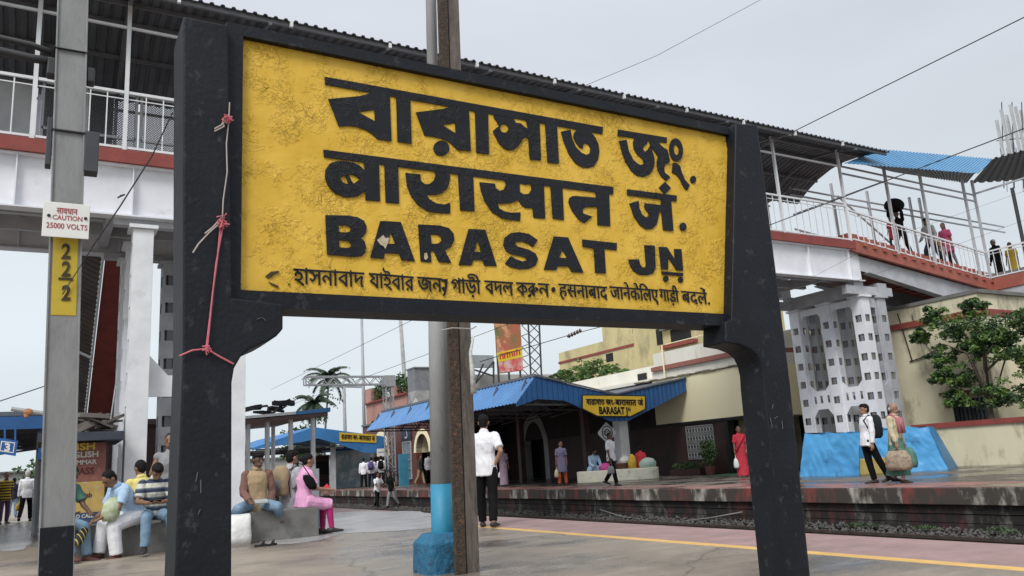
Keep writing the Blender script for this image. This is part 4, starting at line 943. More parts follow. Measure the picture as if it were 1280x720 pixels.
# the projecting brick wing further along with arches
bw = thing('station_wing', 'brick red station wing with cream arches beyond the blue canopy', 'building', (18.8, 43, 0))
XB = 18.8
arch_y = [(42.95, .95), (49.6, 1.2)]
outer = [(XB, 38.6, 0), (XB, 38.6, 3.9), (XB, 53, 3.9), (XB, 53, 0)]
holes = []
for yc, hw in arch_y: holes.append([(XB, yc - hw, .02), (XB, yc + hw, .02)] + [(XB, yc + hw * math.cos(t), 1.8 + hw * 1.1 * math.sin(t)) for t in [math.pi * k / 12 for k in range(13)]])
MB().prism(outer, (.35, 0, 0), holes).build('wall', BRICK, bw)
for yc, hw in arch_y:
    rg = [(XB - .05, yc + (hw + .25) * math.cos(t), 1.8 + (hw * 1.1 + .28) * math.sin(t)) for t in [math.pi * k / 12 for k in range(13)]] + [(XB - .05, yc + hw * math.cos(t), 1.8 + hw * 1.1 * math.sin(t)) for t in [math.pi - math.pi * k / 12 for k in range(13)]]
    MB().prism(rg, (1.2, 0, 0)).build('arch', CREAM, bw)
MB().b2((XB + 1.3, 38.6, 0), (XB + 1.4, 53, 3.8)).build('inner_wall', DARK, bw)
MB().b2((XB + 1.1, 42.1, 1.55), (XB + 1.2, 43.4, 1.9)).build('red_shop_board', REDP, bw)
f_ = MB().b2((XB - .02, 44.6, .35), (XB + .05, 45.8, 1.75)).build('window', M('pane_bluegrey', (.22, .28, .31), (.15, .2, .23), rough=.2), bw)
fm2 = MB()
for y in (44.58, 45.2, 45.82): fm2.bar((XB - .05, y, .33), (XB - .05, y, 2.5), .06)
for z in (.35, .95, 1.45, 2.5): fm2.bar((XB - .05, 44.58, z), (XB - .05, 45.82, z), .06)
fm2.build('frame', SILV2, f_)
MB().b2((XB - .02, 44.62, 1.78), (XB + .03, 45.78, 2.48)).build('window', M('pane_bluegrey2', (.30, .38, .42), rough=.25), bw)
pnl = MB().b2((XB - .06, 44.5, 2.55), (XB - .02, 46.0, 3.35)).build('notice_panel', M('navy', (.012, .016, .035), rough=.4), bw)
k = MB()
for t in range(12):
    a = 5.4 - t * .35; k.ball((XB - .062, 45.25 + .22 * math.cos(a) * (1 - t * .03), 2.95 + .22 * math.sin(a)), (.004, .05, .05), 8)
k.build('curl_mark', SIGNW, pnl)
pf = MB()
for (y, z, s) in ((38.8, 3.9, 1.0),): pf.b2((XB - .1, 38.5, 3.9), (XB + 4, 53, 4.02))
pf.build('roof_slab', GREYW, bw)

# blue canopy over the far platform
cn = thing('platform_canopy', 'large blue corrugated canopy with butterfly front carrying the small yellow name sign', 'canopy', (18, 24, 0))
YC0, YC1 = 24.0, 39.2
XL, ZL, XP, ZP, XV, ZV, XR, ZR = 14.1, 2.92, 14.95, 3.82, 18.4, 3.12, 21.95, 3.72
MB().sheet((XL, YC0, ZL), (XL, YC1, ZL), (XP, YC0, ZP), (XP, YC1, ZP), .26, .035).build('eave_sheet', BLUEROOF, cn)
MB().sheet((XP, YC0, ZP), (XP, YC1, ZP), (XV, YC0, ZV), (XV, YC1, ZV), .26, .035).sheet((XV, YC0, ZV), (XV, YC1, ZV), (XR, YC0, ZR), (XR, YC1, ZR), .26, .035).build('roof_sheet', DKROOF, cn)
def fascia(pts, th=.04, step=.22):
    """vertical ribbed boards between an upper and a lower outline"""
    mb = MB(); top, bot = pts
    def at(l, x):
        for (xa, za), (xb, zb_) in zip(l, l[1:]):
            if xa <= x <= xb: return lerp(za, zb_, (x - xa) / (xb - xa))
        return l[-1][1]
    x = top[0][0]; xe = top[-1][0]
    while x < xe - .01:
        x2 = min(x + step, xe)
        mb.prism([(x, YC0, at(bot, x)), (x2 - .035, YC0, at(bot, x2 - .035)), (x2 - .035, YC0, at(top, x2 - .035)), (x, YC0, at(top, x))], (0, th, 0))
        mb.prism([(x2 - .035, YC0 + .02, at(bot, x2)), (x2, YC0 + .02, at(bot, x2)), (x2, YC0 + .02, at(top, x2)), (x2 - .035, YC0 + .02, at(top, x2))], (0, th - .02, 0))
        x = x2
    return mb
fascia(([(XL, ZL), (XP, ZP + .03), (XV, ZV + .02), (XR, ZR + .03)], [(XL, ZL - .12), (XP, ZL + .12), (16.1, ZL + .05), (18.1, 2.16), (18.9, 2.16), (XR, 3.25)])).build('fascia', BLUEDK, cn)
cp = MB(); cp.bar((XP, YC0 - .03, ZP + .06), (XV, YC0 - .03, ZV + .05), .05).bar((XV, YC0 - .03, ZV + .05), (XR, YC0 - .03, ZR + .06), .05).bar((XP, YC0, ZP + .07), (XP, YC1, ZP + .07), .09).bar((XR, YC0, ZR + .02), (XR, YC1, ZR + .02), .08)
cp.build('capping', DKROOF, cn)
trs = MB()
for k in range(8):
    y = YC0 + .35 + k * 2.1
    trs.bar((XL + .1, y, ZL - .02), (XV, y, ZL - .12), .06).bar((XP, y, ZP - .12), (XV, y, ZV - .1), .06).bar((XV, y, ZV - .45), (XR, y, ZR - .3), .06)
    for q in range(5): a = lerp(XL + .2, XV, q / 5); b = lerp(XL + .2, XV, (q + .5) / 5); trs.bar((a, y, ZL - .04), (b, y, lerp(ZP, ZV, (b - XP) / (XV - XP)) - .12), .035).bar((b, y, lerp(ZP, ZV, (b - XP) / (XV - XP)) - .12), (lerp(XL + .2, XV, (q + 1) / 5), y, ZL - .08), .035)
trs.build('truss', M('truss_grey', (.16, .16, .165), (.10, .10, .105), rough=.7), cn)
for y in (26.0, 31.0, 36.5):
    for x in (18.3,): MB().b2((x - .12, y - .12, 0), (x + .12, y + .12, 3.0)).build('column', DARKBROWN, cn)
# small name sign on the canopy front
ns = thing('canopy_sign', 'small yellow name sign with clipped lower corners fixed to the canopy front', 'sign', (18.3, YC0 - .08, 2.4))
q = [ony(*p, YC0 - .09) for p in ((729, 494.5), (806, 495.5), (806, 511), (788, 520), (747, 519.5), (729, 510.5))]
MB().prism(q, (0, .03, 0)).build('plate', YELP, ns)
q2 = [ony(*p, YC0 - .075) for p in ((728, 493.2), (807, 494.2), (807, 512), (788.5, 521.5), (746.5, 521), (728, 511.5))]
MB().prism(q2, (0, .03, 0)).build('rim', BLK, ns)
tx = MB(); yy = YC0 - .098
text_on(tx, 'বারাসাত জং-', ony(732.5, 499, yy), ony(768, 499.6, yy), UP, BT, .20, bold=.05)
text_on(tx, 'बारासात जं', ony(769, 499.6, yy), ony(803.5, 500.2, yy), UP, DT, .20, bold=.05)
text_on(tx, 'BARASAT J', ony(748.5, 508.6, yy), ony(784, 509.2, yy), UP, .69, .25, bold=.045)
text_on(tx, 'N', ony(784.6, 509.2, yy), ony(788, 509.2, yy), UP, .69, .15, bold=.045)
tx.build('lettering', LETTER, ns)

# white post with a diamond emblem in a round cream planter seat
pc_ = Vector((19.0, 24.9, 0))
wp = thing('emblem_post', 'white square post with a round railway emblem on a diamond plate', 'post', (pc_.x, pc_.y, 0))
hz = ony(765, 525, pc_.y).z
MB().b2((pc_.x - .02, pc_.y - .2, 0), (pc_.x + .48, pc_.y + .2, 2.25)).build('shaft', WHITEP, wp)
ec = ony(759, 541, pc_.y - .25); s_ = .40
e = MB().prism([(ec.x, ec.y, ec.z - s_), (ec.x + s_, ec.y, ec.z - .05), (ec.x + s_, ec.y, ec.z + .05), (ec.x, ec.y, ec.z + s_), (ec.x - s_, ec.y, ec.z + .05), (ec.x - s_, ec.y, ec.z - .05)], (0, .04, 0)).build('diamond_plate', WHITEP, wp)
em = MB()
def ring(r0, r1): em.prism([(ec.x + r1 * math.cos(t), ec.y - .012, ec.z + r1 * math.sin(t)) for t in [2 * math.pi * k / 24 for k in range(24)]], (0, .01, 0), [[(ec.x + r0 * math.cos(t), ec.y - .012, ec.z + r0 * math.sin(t)) for t in [2 * math.pi * k / 24 for k in range(24)]]])
ring(.22, .26); ring(.10, .15)
for dz in (-.05, .0, .05): em.b2((ec.x - .24, ec.y - .014, ec.z + dz - .012), (ec.x + .24, ec.y - .006, ec.z + dz + .012))
em.build('emblem', M('emblem_grey', (.08, .08, .09), rough=.6), e)
MB().b2((pc_.x + .40, pc_.y - .215, .3), (pc_.x + .47, pc_.y - .2, 2.2)).build('dark_band', BLK, wp)
# planter seat: a bench ring
a, b = onz(722, 604.5), onz(824, 598.5)
ps = thing('planter_seat', 'long cream painted concrete seat with rounded end around the white post', 'seat', ((a.x + b.x) / 2, (a.y + b.y) / 2 + .5, 0))
d = (b - a).normalized(); nrm = Vector((-d.y, d.x, 0)); nrm = nrm if nrm.y > 0 else -nrm
Ln = (b - a).length; pts = [a, a + d * (Ln - .5)] + [a + d * (Ln - .5) + d * .5 * math.sin(t) + nrm * (.5 - .5 * math.cos(t)) for t in [math.pi * k / 10 for k in range(1, 11)]] + [a + nrm * 1.0]
MB().prism(pts, (0, 0, .42)).build('seat', M('seat_cream', (.76, .74, .62), (.66, .64, .52), sc_=3, rough=.7, stain=(.22, .2, .14), ssc=2.5, sth=(.55, .75)), ps, bevel=.03)
PSD, PSN, PSA = d, nrm, a
# compound wall and right hand building
cw_ = thing('compound_wall', 'low cream compound wall with red coping along the right of far platform', 'wall', (23.3, 11, 0))
MB().b2((23.2, 2.0, 0), (23.45, 15.45, 1.12)).build('wall', CREAMOLD, cw_); MB().b2((23.14, 2.0, 1.122), (23.5, 15.5, 1.27)).build('coping', REDP, cw_)
gs = MB(); rq = random.Random(9)
rb = thing('yard_building', 'weathered cream building with red bands and dark windows behind the compound wall', 'building', (26, 12, 0))
XR2 = 25.4
MB().b2((XR2, 14.0, 0), (XR2 + 5, 22.9, 5.25)).build('wall', CREAMOLD, rb)
MB().b2((XR2 + 2.2, 6.5, 0), (XR2 + 6, 13.99, 3.6)).build('wall', CREAMOLD, rb)
MB().b2((XR2 - .07, 13.95, 4.55), (XR2 + 5.05, 22.85, 4.75)).b2((XR2 + 2.13, 6.45, 2.9), (XR2 + 6.05, 13.55, 3.06)).build('red_band', REDP, rb)
MB().b2((XR2 - .04, 13.9, 5.252), (XR2 + 5.1, 22.95, 5.37)).b2((XR2 + 2.1, 6.4, 3.602), (XR2 + 6.1, 13.89, 3.7)).build('roof_slab', GREYW, rb)
for y0, y1, x in ((14.25, 15.4, XR2), (17.6, 19.4, XR2), (20.0, 21.6, XR2), (11.6, 12.9, XR2 + 2.2), (9.3, 10.6, XR2 + 2.2), (7.0, 8.2, XR2 + 2.2)):
    wdw = MB().b2((x - .03, y0, 1.0), (x + .05, y1, 2.0)).build('window', GLASSD, rb)
    bb = MB()
    for k in range(9): y = lerp(y0 + .05, y1 - .05, k / 8); bb.bar((x - .05, y, 1.0), (x - .05, y, 2.0), .02)
    bb.build('bars', BLK, wdw)
    MB().b2((x - .42, y0 - .15, 2.12), (x + .0, y1 + .15, 2.24)).build('sunshade', REDP, rb)
cbm = MB()
cbm.tube([onx(1122, 392, XR2 - .04), onx(1140, 450, XR2 - .04), onx(1137, 452, XR2 - .04), onx(1150, 448, XR2 - .04), onx(1172, 437, XR2 - .04)], .02, 5).tube([onx(1140, 395, XR2 - .05), onx(1148, 420, XR2 - .05), onx(1165, 440, XR2 - .05), onx(1180, 447, XR2 - .05)], .015, 5)
cbm.build('loose_cable', BLK, rb)

# ------------------------------------------------------------------ trees
def branches(root, base, h, r, crown, seed, n=7):
    rn = random.Random(seed); mb = MB(); base = Vector(base); c = Vector(crown)
    top = Vector((lerp(base.x, c.x, .6), lerp(base.y, c.y, .6), base.z + h * .5)); mb.tube([base, base.lerp(top, .5) + Vector((rn.uniform(-.1, .1), rn.uniform(-.1, .1), 0)), top], r, 8, r * .6)
    for k in range(n):
        e = c + Vector((rn.gauss(0, .8), rn.gauss(0, .8), rn.uniform(-.3, 1.1))) * h * .22; m = top.lerp(e, .5) + Vector((rn.uniform(-.2, .2), rn.uniform(-.2, .2), .1)); mb.tube([base.lerp(top, rn.uniform(.55, 1)), m, e], r * .4, 6, r * .1)
    mb.build('trunk', BARK, root, smooth=True)
def tree(label, base, h, r, clumps, leaf, n, size, seed, group=None, mat2=None):
    t = thing('leafy_tree', label, 'tree', base, 0, group); rn = random.Random(seed)
    cs = [Vector(c[:3]) for c in clumps]; mid = sum(cs, Vector()) / len(cs); branches(t, base, h, r, mid, seed)
    for mat, part, f in ((leaf, 'crown', .65), (mat2 or leaf, 'crown', .35)):
        mb = MB()
        for c in clumps:
            k = int(n * f / len(clumps))
            for j in range(9):
                d = Vector((rn.gauss(0, 1), rn.gauss(0, 1), rn.gauss(0, 1))).normalized(); q = Vector(c[:3]) + Vector((d.x * c[3], d.y * c[3], d.z * c[3] * .75)) * rn.uniform(.35, .95)
                leafball(mb, q, (c[3] * .34, c[3] * .34, c[3] * .20), k // 9, size, rn)
        mb.build(part, mat, t)
    return t
# tree by the right-hand yard
X0 = 24.3
cl = [(*onx(px, py, X0 + dx), r) for px, py, dx, r in ((1190, 410, 0, .75), (1225, 400, .2, .8), (1260, 408, 0, .8), (1180, 445, .1, .5), (1200, 470, .1, .6), (1260, 440, .3, .55), (1195, 500, 0, .5), (1235, 495, 0, .6), (1270, 490, .2, .7), (1300, 430, 0, .9), (1165, 395, 0, .45), (1215, 385, .3, .45), (1240, 425, 0, .6), (1215, 435, 0, .6), (1285, 400, .2, .7), (1295, 455, .1, .7), (1150, 420, .1, .35), (1175, 470, 0, .4))]
tb_ = onx(1248, 545, X0)
tree('leafy dark green tree leaning over the compound wall at the right', (X0, tb_.y, 0), 5.5, .11, cl, LEAF2, 18000, .066, 21, mat2=LEAF3)
# creeper heap over the canopy roof
cl = [(*onx(px, py, 25.0), r) for px, py, r in ((708, 468, .6), (728, 461, .75), (745, 460, .8), (766, 466, .65), (786, 469, .5), (696, 473, .5), (745, 474, .7), (686, 478, .4), (800, 468, .45), (778, 472, .6), (720, 476, .6))]
tree('bright green bush rising behind the canopy roof below the ochre building', (25.0, onx(735, 480, 25).y, 3.5), 3.0, .09, cl, LEAF3, 9000, .085, 5, mat2=LEAF1)
def palm(label, px, py, y, bx, by, seed, ln=2.6):
    c = ony(px, py, y); b = ony(bx, by, y); b.z = 0 if b.z > 0 else b.z; t = thing('coconut_palm', label, 'palm', (b.x, y, 0), 0, 'coconut palms beyond the station'); rn = random.Random(seed)
    MB().tube([(b.x, y, 0), (lerp(b.x, c.x, .35), y, c.z * .5), (c.x, y, c.z)], (.13), 8, .08).build('trunk', TRUNKP, t, smooth=True)
    mb = MB()
    for k in range(26):
        a = k * 2.399 + rn.uniform(-.2, .2); e0 = R(rn.uniform(-15, 82)); L_ = ln * rn.uniform(.85, 1.1); p = Vector(c); pts = [p.copy()]
        for j in range(1, 9):
            e = e0 - R(95) * (j / 8) ** 1.2; p = p + Vector((math.cos(e) * math.cos(a), math.cos(e) * math.sin(a), math.sin(e))) * L_ / 8; pts.append(p)
        mb.tube(pts, .03, 4, .008)
        for j in range(1, 9):
            for h_ in (0, .33, .66):
                if j == 8 and h_: continue
                p = pts[j - 1].lerp(pts[j], h_) if h_ else pts[j]; d = (pts[j] - pts[j - 1]).normalized(); sd_ = d.cross(Vector((0, 0, 1))).normalized(); l2 = .50 * math.sin(math.pi * (.12 + .8 * j / 9))
                for s in (-1, 1):
                    e = p + sd_ * s * l2 * .75 + d * l2 * .45 - Vector((0, 0, l2 * .55)); mb.add([p, p + d * .17, e], [(0, 1, 2)])
    for k in range(5): mb.ball((c.x + rn.uniform(-.25, .25), y + rn.uniform(-.25, .25), c.z - .3), .13, 8)
    mb.build('crown', PALM, t)
palm('taller coconut palm behind the portal truss', 411, 474, 75, 404, 570, 3, 2.6)
palm('shorter coconut palm left of the taller one', 393, 505, 72, 396, 575, 8, 2.3)

# ------------------------------------------------------------------ buildings in the distance
def wins(mb, x, ys, z0, z1, wd=.9):
    for y in ys: mb.b2((x - .02, y - wd / 2, z0), (x + .05, y + wd / 2, z1))
oc = thing('town_building', 'weathered ochre flat roofed building with stair tower behind the station roof', 'building', (31, 38, 0))
XO = 30.0
MB().b2((XO, 33.5, 0), (XO + 8, 45.0, 7.95)).build('wall', OCHRE, oc)
MB().b2((XO - .05, 36.9, 7.2), (XO + 8.05, 45.05, 7.35)).build('red_band', REDP, oc)
MB().b2((XO, 36.95, 7.952), (XO + 3, 39.9, 9.0)).b2((XO + .02, 31.6, 0), (XO + 7, 36.9, 8.9)).build('tower', OCHRE, oc)
MB().b2((XO + .0, 36.9, 9.002), (XO + 3.05, 39.95, 9.1)).build('roof_slab', GREYW, oc)
MB().b2((XO - .3, 31.5, 7.6), (XO + .015, 34.2, 8.9)).build('balcony', GREYW, oc)
MB().b2((XO - .35, 31.5, 6.55), (XO + .0, 34.2, 6.75)).build('balcony_slab', REDP, oc)
for y0, y1, z0, z1 in ((39.0, 39.7, 6.6, 7.1), (34.3, 34.8, 6.9, 7.8), (32.0, 33.6, 6.8, 7.55), (42.0, 42.7, 5.4, 6.2), (44.0, 44.5, 5.4, 6.2)):
    MB().b2((XO - .03, y0, z0), (XO + .05, y1, z1)).build('window', DARK, oc)
gb = thing('town_building', 'grey concrete building with open roof shed behind the hoarding frame', 'building', (36, 56, 0))
MB().b2((34, 44, 0), (44, 60, 6.7)).build('wall', WALLGREY, gb); MB().b2((33.6, 43.8, 6.702), (44.3, 60.2, 6.9)).build('roof_slab', GREYW, gb)
MB().b2((34.5, 46, 6.9), (40, 50, 7.8)).build('shed', M('shed_grey', (.30, .33, .34), (.22, .24, .25), rough=.8), gb)
wm = MB(); wins(wm, 34, [46, 49, 52, 55, 58], 4.6, 6.2, 1.2); wm.build('windows', DARK, gb)
pk = thing('town_building', 'pink house with planted roof terrace behind the lattice mast', 'building', (23, 66, 0))
MB().b2((22.5, 54, 0), (30, 62.5, 6.2)).build('wall', PINKW, pk); MB().b2((22.4, 61.0, 6.2), (23.4, 62.5, 7.4)).build('roof_pier', PINKW, pk); MB().b2((22.4, 56.0, 6.2), (23.0, 57.0, 7.1)).build('roof_pier', PINKW, pk)
MB().b2((22.3, 53.9, 6.19), (30.1, 62.6, 6.3)).build('roof_slab', REDP, pk)
wm = MB(); wins(wm, 22.5, [56, 58.4, 60.8], 3.4, 4.8, 1.0); wm.build('windows', DARK, pk)
rn = random.Random(12)
for i, y in enumerate((54.6, 56.0, 57.6, 59.3, 60.6)):
    p = MB(); leafball(p, (22.9, y, 6.95 + .3 * (i % 2)), (.5, .8, .6 + .2 * (i % 3)), 260, .14, rn)
    t = thing('terrace_plant', ['round green bush at the right end of pink roof terrace', 'tall green bush second from right on pink roof terrace', 'low green bush in the middle of pink roof terrace', 'dark green bush left of middle on pink roof terrace', 'green bush at the left end of pink roof terrace'][i], 'plant', (22.9, y, 6.3), 0, 'plants on the pink roof'); p.build('foliage', LEAF2 if i % 2 else LEAF1, t)
    MB().loft([((22.9, y, 6.3), (.2, 0, 0), (0, .2, 0)), ((22.9, y, 6.6), (.26, 0, 0), (0, .26, 0))], 10).build('pot', BRICK, t)
tag(MB().b2((22.6, 52.6, 6.3), (24.6, 53.9, 7.9)).b2((22.55, 52.5, 7.9), (24.7, 54.0, 8.0)).build('water_tank', M('tank_grey', (.22, .23, .24), (.15, .16, .165), rough=.8)), 'dark grey box tank on legs beside the terrace plants', 'tank')
MB().b2((22.6, 52.5, 0), (30, 53.9, 6.3)).build('annexe', WALLGREY, pk)
ds = thing('satellite_dish', 'white satellite dish on the canopy roof below the terrace plants', 'dish', (20.5, 48, 4.0))
MB().loft([((20.5 + .03 * k, 48 - .05 * (k * k) / 4, 4.9 - .02 * k), Vector((.55 * math.cos(k * .35), 0, .2)) * (k + .2) / 4, Vector((0, .25, .5)) * (k + .2) / 4) for k in range(5)], 16).build('bowl', WALLGREY, ds); MB().tube([(20.5, 48.1, 4.0), (20.5, 48, 4.9)], .04, 6).build('stand', WALLGREY, ds)
# tree masses and low houses closing the view far along the tracks
rn = random.Random(31)
for i, (x, y, h) in enumerate(((2, 118, 6), (-9, 112, 5), (10, 122, 5), (-20, 105, 7), (30, 105, 8), (42, 96, 8))):
    tree(['far green tree ending the view between the shelters', 'far green tree beyond the left shelter', 'far green tree past the track ends', 'far bushy tree at the extreme left', 'far tree standing behind the pink house', 'far tree rising behind the grey concrete building'][i], (x, y, 0), h, .25, [(x + rn.uniform(-3, 3), y + rn.uniform(-2, 2), h * .55 + rn.uniform(-1, 1.4), 2.2) for _ in range(6)], LEAF2, 1500, .34, 40 + i, 'far trees', LEAF1)
fh = thing('far_building', 'long pale station house at the far end of the tracks', 'building', (12, 100, 0))
MB().b2((-30, 124, 0), (60, 130, 3.6)).build('wall', WALLGREY, fh); MB().b2((-30.2, 123.6, 3.602), (60.2, 130.2, 3.8)).build('roof', GREYW, fh)

# ------------------------------------------------------------------ overhead line, masts and wires
pt = thing('portal_truss', 'grey lattice mast with a long truss beam reaching over the tracks', 'portal', (17.0, 44, 0))
ym = 44.0; ga = M('truss_galv', (.34, .35, .36), (.25, .26, .27), sc_=6, rough=.6)
zt, zbm = ony(430, 471, ym).z, ony(430, 481, ym).z; xl, xr = ony(381, 475, ym).x, ony(487, 480, ym).x
bm_ = MB()
for y in (ym - .22, ym + .22):
    for z in (zt, zbm): bm_.bar((xl, y, z), (xr + .2, y, z), .075)
    n = 12
    for k in range(n):
        a, b = lerp(xl, xr, k / n), lerp(xl, xr, (k + 1) / n); bm_.bar((a, y, zbm if k % 2 else zt), (b, y, zt if k % 2 else zbm), .04)
    bm_.bar((xl, y, zt), (xl, y, zbm), .06)
bm_.build('beam', ga, pt)
mm = MB(); xm = xr - .1
for sx in (-.22, .22):
    for sy in (-.22, .22): mm.bar((xm + sx, ym + sy, 0), (xm + sx, ym + sy, zt), .07)
for k in range(13):
    z0, z1 = zt * k / 13, zt * (k + 1) / 13; e = 1 if k % 2 else -1
    for sy in (-.22, .22): mm.bar((xm - .22 * e, ym + sy, z0), (xm + .22 * e, ym + sy, z1), .035)
    mm.bar((xm - .22, ym - .22 * e, z0), (xm - .22, ym + .22 * e, z1), .035)
mm.build('mast', ga, pt); MB().b2((xm - .3, ym - .3, zbm - .15), (xm + .35, ym + .3, zt + .05)).build('joint_box', ga, pt)
def mastpole(name, label, cat, px0, py0, px1, py1, y, r, mat, zto=None, group=None, r2=None):
    a, b = ony(px0, py0, y), ony(px1, py1, y); t = thing(name, label, cat, (a.x, y, 0), 0, group)
    MB().tube([(a.x, y, 0), (b.x, y, zto or b.z)], r, 10, r2 or r * .7).build('shaft', mat, t, smooth=True); return t
m1 = mastpole('overhead_mast', 'grey overhead line mast with cross arm and insulators left of the portal truss', 'mast', 432, 560, 430, 484, 52, .14, ga)
h = ony(430, 485, 52); cm = MB().bar((h.x - .8, 52, h.z + .12), (h.x + 1.2, 52, h.z + .05), .12).bar((h.x + 1.2, 52, h.z), (h.x + 1.2, 52, h.z + .25), .08); cm.build('cross_arm', ga, m1)
im = MB(); q = ony(424, 499, 52)
for k in range(9): im.ball((q.x - .9 + k * .16, 52, q.z - .05 * k + .25), (.05, .10 if k % 2 else .05, .10 if k % 2 else .05), 8)
im.build('insulator', M('insulator_brown', (.07, .04, .035), rough=.3), m1)
m2 = mastpole('overhead_mast', 'slender grey mast standing behind the portal beam, tallest thing over the far canopy', 'mast', 456, 560, 452, 392, 60, .15, GREYPOLE)
m3 = mastpole('flood_light_mast', 'pale tall light mast right of the slender grey one', 'mast', 511, 500, 500, 392, 95, .32, WALLGREY)
def wire(label, pts, r, grp=None, sag=0.0):
    pts = [Vector(p) for p in pts]
    if len(pts) == 2:
        a, b = pts; pts = [a.lerp(b, k / 12) - Vector((0, 0, sag * 4 * (k / 12) * (1 - k / 12))) for k in range(13)]
    tag(MB().tube(pts, r, 5).build('overhead_wire', WIRE), label, 'wire', grp)
g = 'overhead wires'
wire('dark cable crossing the sky above the sign, rising to the top edge', [ony(705, 118, 10), ony(820, 70, 9.2), ony(965, -8, 8.4)], .0042, g)
wire('thin wire crossing the stair railing at right', [ony(975, 368, 15.6), ony(1100, 302, 15.4), ony(1300, 232, 15)], .0042, g)
wire('lower thin wire under the stair railing at right', [ony(960, 390, 15.5), ony(1130, 330, 15.4), ony(1300, 268, 15.2)], .0048, g)
CWX = 12.4
wire('catenary wire sloping up to the grey pole behind the sign', [(CWX - 1.2, 47, 5.9), (CWX - 1.2, 20, 6.2), (CWX - 1.2, 4, 6.4)], .0085, g)
wire('contact wire below the catenary over the far track', [(CWX - 1.2, 47, 4.6), (CWX - 1.2, 20, 4.75), (CWX - 1.2, 4, 4.9)], .0085, g)
wire('thin wire slanting above the left shelter', [ony(-20, 508, 24), ony(55, 483, 24), ony(160, 440, 24)], .014, g)
wire('wire hanging over the ochre building to the right', [ony(600, 452, 30), ony(718, 417, 30), ony(800, 396, 30), ony(880, 372, 30)], .018, g)
il = thing('line_insulator', 'dark brown insulator string in the wire left of the ochre building', 'insulator', tuple(ony(718, 418, 30)))
im = MB()
for k in range(10): c = ony(710 + k * 1.7, 420.5 - k * .8, 30); im.ball(c, (.05, .06 + .05 * (k % 2), .06 + .05 * (k % 2)), 8)
im.build('discs', M('insulator_brown', (.07, .04, .035)), il)

# hoarding on a lattice frame
hy = 36.0
def hp(px, py, dy=0.0): return ony(px, py, hy + dy)
hd = thing('hoarding', 'tall torn advertising hoarding in red, yellow and green on a steel lattice frame', 'hoarding', (hp(640, 470).x, hy, 0))
hb_ = MB(); q = [hp(616, 395), hp(650, 395), hp(654, 463), hp(625, 467)]; q[0].z += .6; q[1].z += .6
hb_.prism(q, (0, .06, 0)).build('sheet', M('poster_art', (.55, .10, .07), (.10, .17, .05), sc_=.55, rough=.6, stain=(.62, .30, .16), ssc=.9, sth=(.50, .56), det=3), hd)
hb_ = MB().prism([hp(621, 441, -.02), hp(652.5, 434, -.02), hp(653.2, 446, -.02), hp(623, 453, -.02)], (0, .015, 0)); yb = hb_.build('yellow_band', M('poster_yellow', (.75, .55, .03), (.65, .45, .03), sc_=3), hd)
hb_ = MB().prism([hp(623, 453.4, -.02), hp(653.2, 446.3, -.02), hp(654, 462, -.02), hp(625, 466, -.02)], (0, .015, 0)); hb_.build('pale_band', M('poster_pale', (.66, .58, .54), (.55, .12, .10), sc_=1.2, stain=(.6, .08, .08), ssc=1.6, sth=(.5, .56)), hd)
st_ = MB(); rq = random.Random(14)
for k in range(9):
    px = 625 + k * 3; yb_ = 449 - (px - 625) * .235; st_.bar(hp(px, yb_ - rq.uniform(4, 8), -.03), hp(px + rq.uniform(-.5, 1), yb_, -.03), .07, .02).bar(hp(px - 1.2, yb_ - 6, -.03), hp(px + 1.6, yb_ - 6.6, -.03), .05, .02)
st_.build('lettering', M('poster_red', (.55, .03, .03), rough=.6), hd)
ft = MB(); fmt = M('lattice_dark', (.05, .05, .055), rough=.7)
for a, b in ((660, 663), (674, 676)): 
    for dy in (0, 1.2): p, q = hp(a, 390, dy), hp(b, 470, dy); p.z += 1; q.z = 3.9; ft.bar(p, q, .07)
for k in range(6):
    z0, z1 = 390 + k * 13.5, 390 + (k + 1) * 13.5
    for dy in (0, 1.2): ft.bar(hp(660.3 + k * .4, z0, dy), hp(674.3 + k * .3, z1, dy), .04).bar(hp(674 + k * .3, z0, dy), hp(660.5 + k * .4, z1, dy), .04)
    ft.bar(hp(660 + k * .4, z0), hp(660 + k * .4, z0, 1.2), .04).bar(hp(652, z0 + 3, .08), hp(660, z0, .08), .04).bar(hp(652, z0 + 3, .08), hp(662, z1, .08), .03)
for px in (619, 632, 646): p = hp(px, 400, .1); ft.bar((p.x, p.y, 3.5), p, .08)
ft.build('frame', fmt, hd)
sf = thing('roof_frame', 'dark steel frame with grey sheet on the roofs left of the hoarding', 'frame', (hp(600, 470, 4).x, hy + 4, 0))
ft = MB(); z0 = 3.5
for a, b in (((592, 482), (617, 452)), ((617, 452), (617, 482)), ((592, 462), (617, 470)), ((592, 484), (604, 455))): ft.bar(hp(*a, 4), hp(*b, 4), .08)
ft.build('struts', fmt, sf); MB().b2((hp(590, 462, 4.2).x, hy + 4.2, hp(590, 459, 4.2).z), (hp(617, 445, 4.2).x, hy + 4.5, hp(610, 444, 4.2).z)).build('sheet', M('sheet_grey', (.33, .36, .37), rough=.6), sf)
MB().b2((hp(590, 490, 5).x, hy + 5, 2), (hp(700, 470, 5).x, hy + 9, hp(650, 468, 5).z)).build('parapet', WALLGREY, sf)

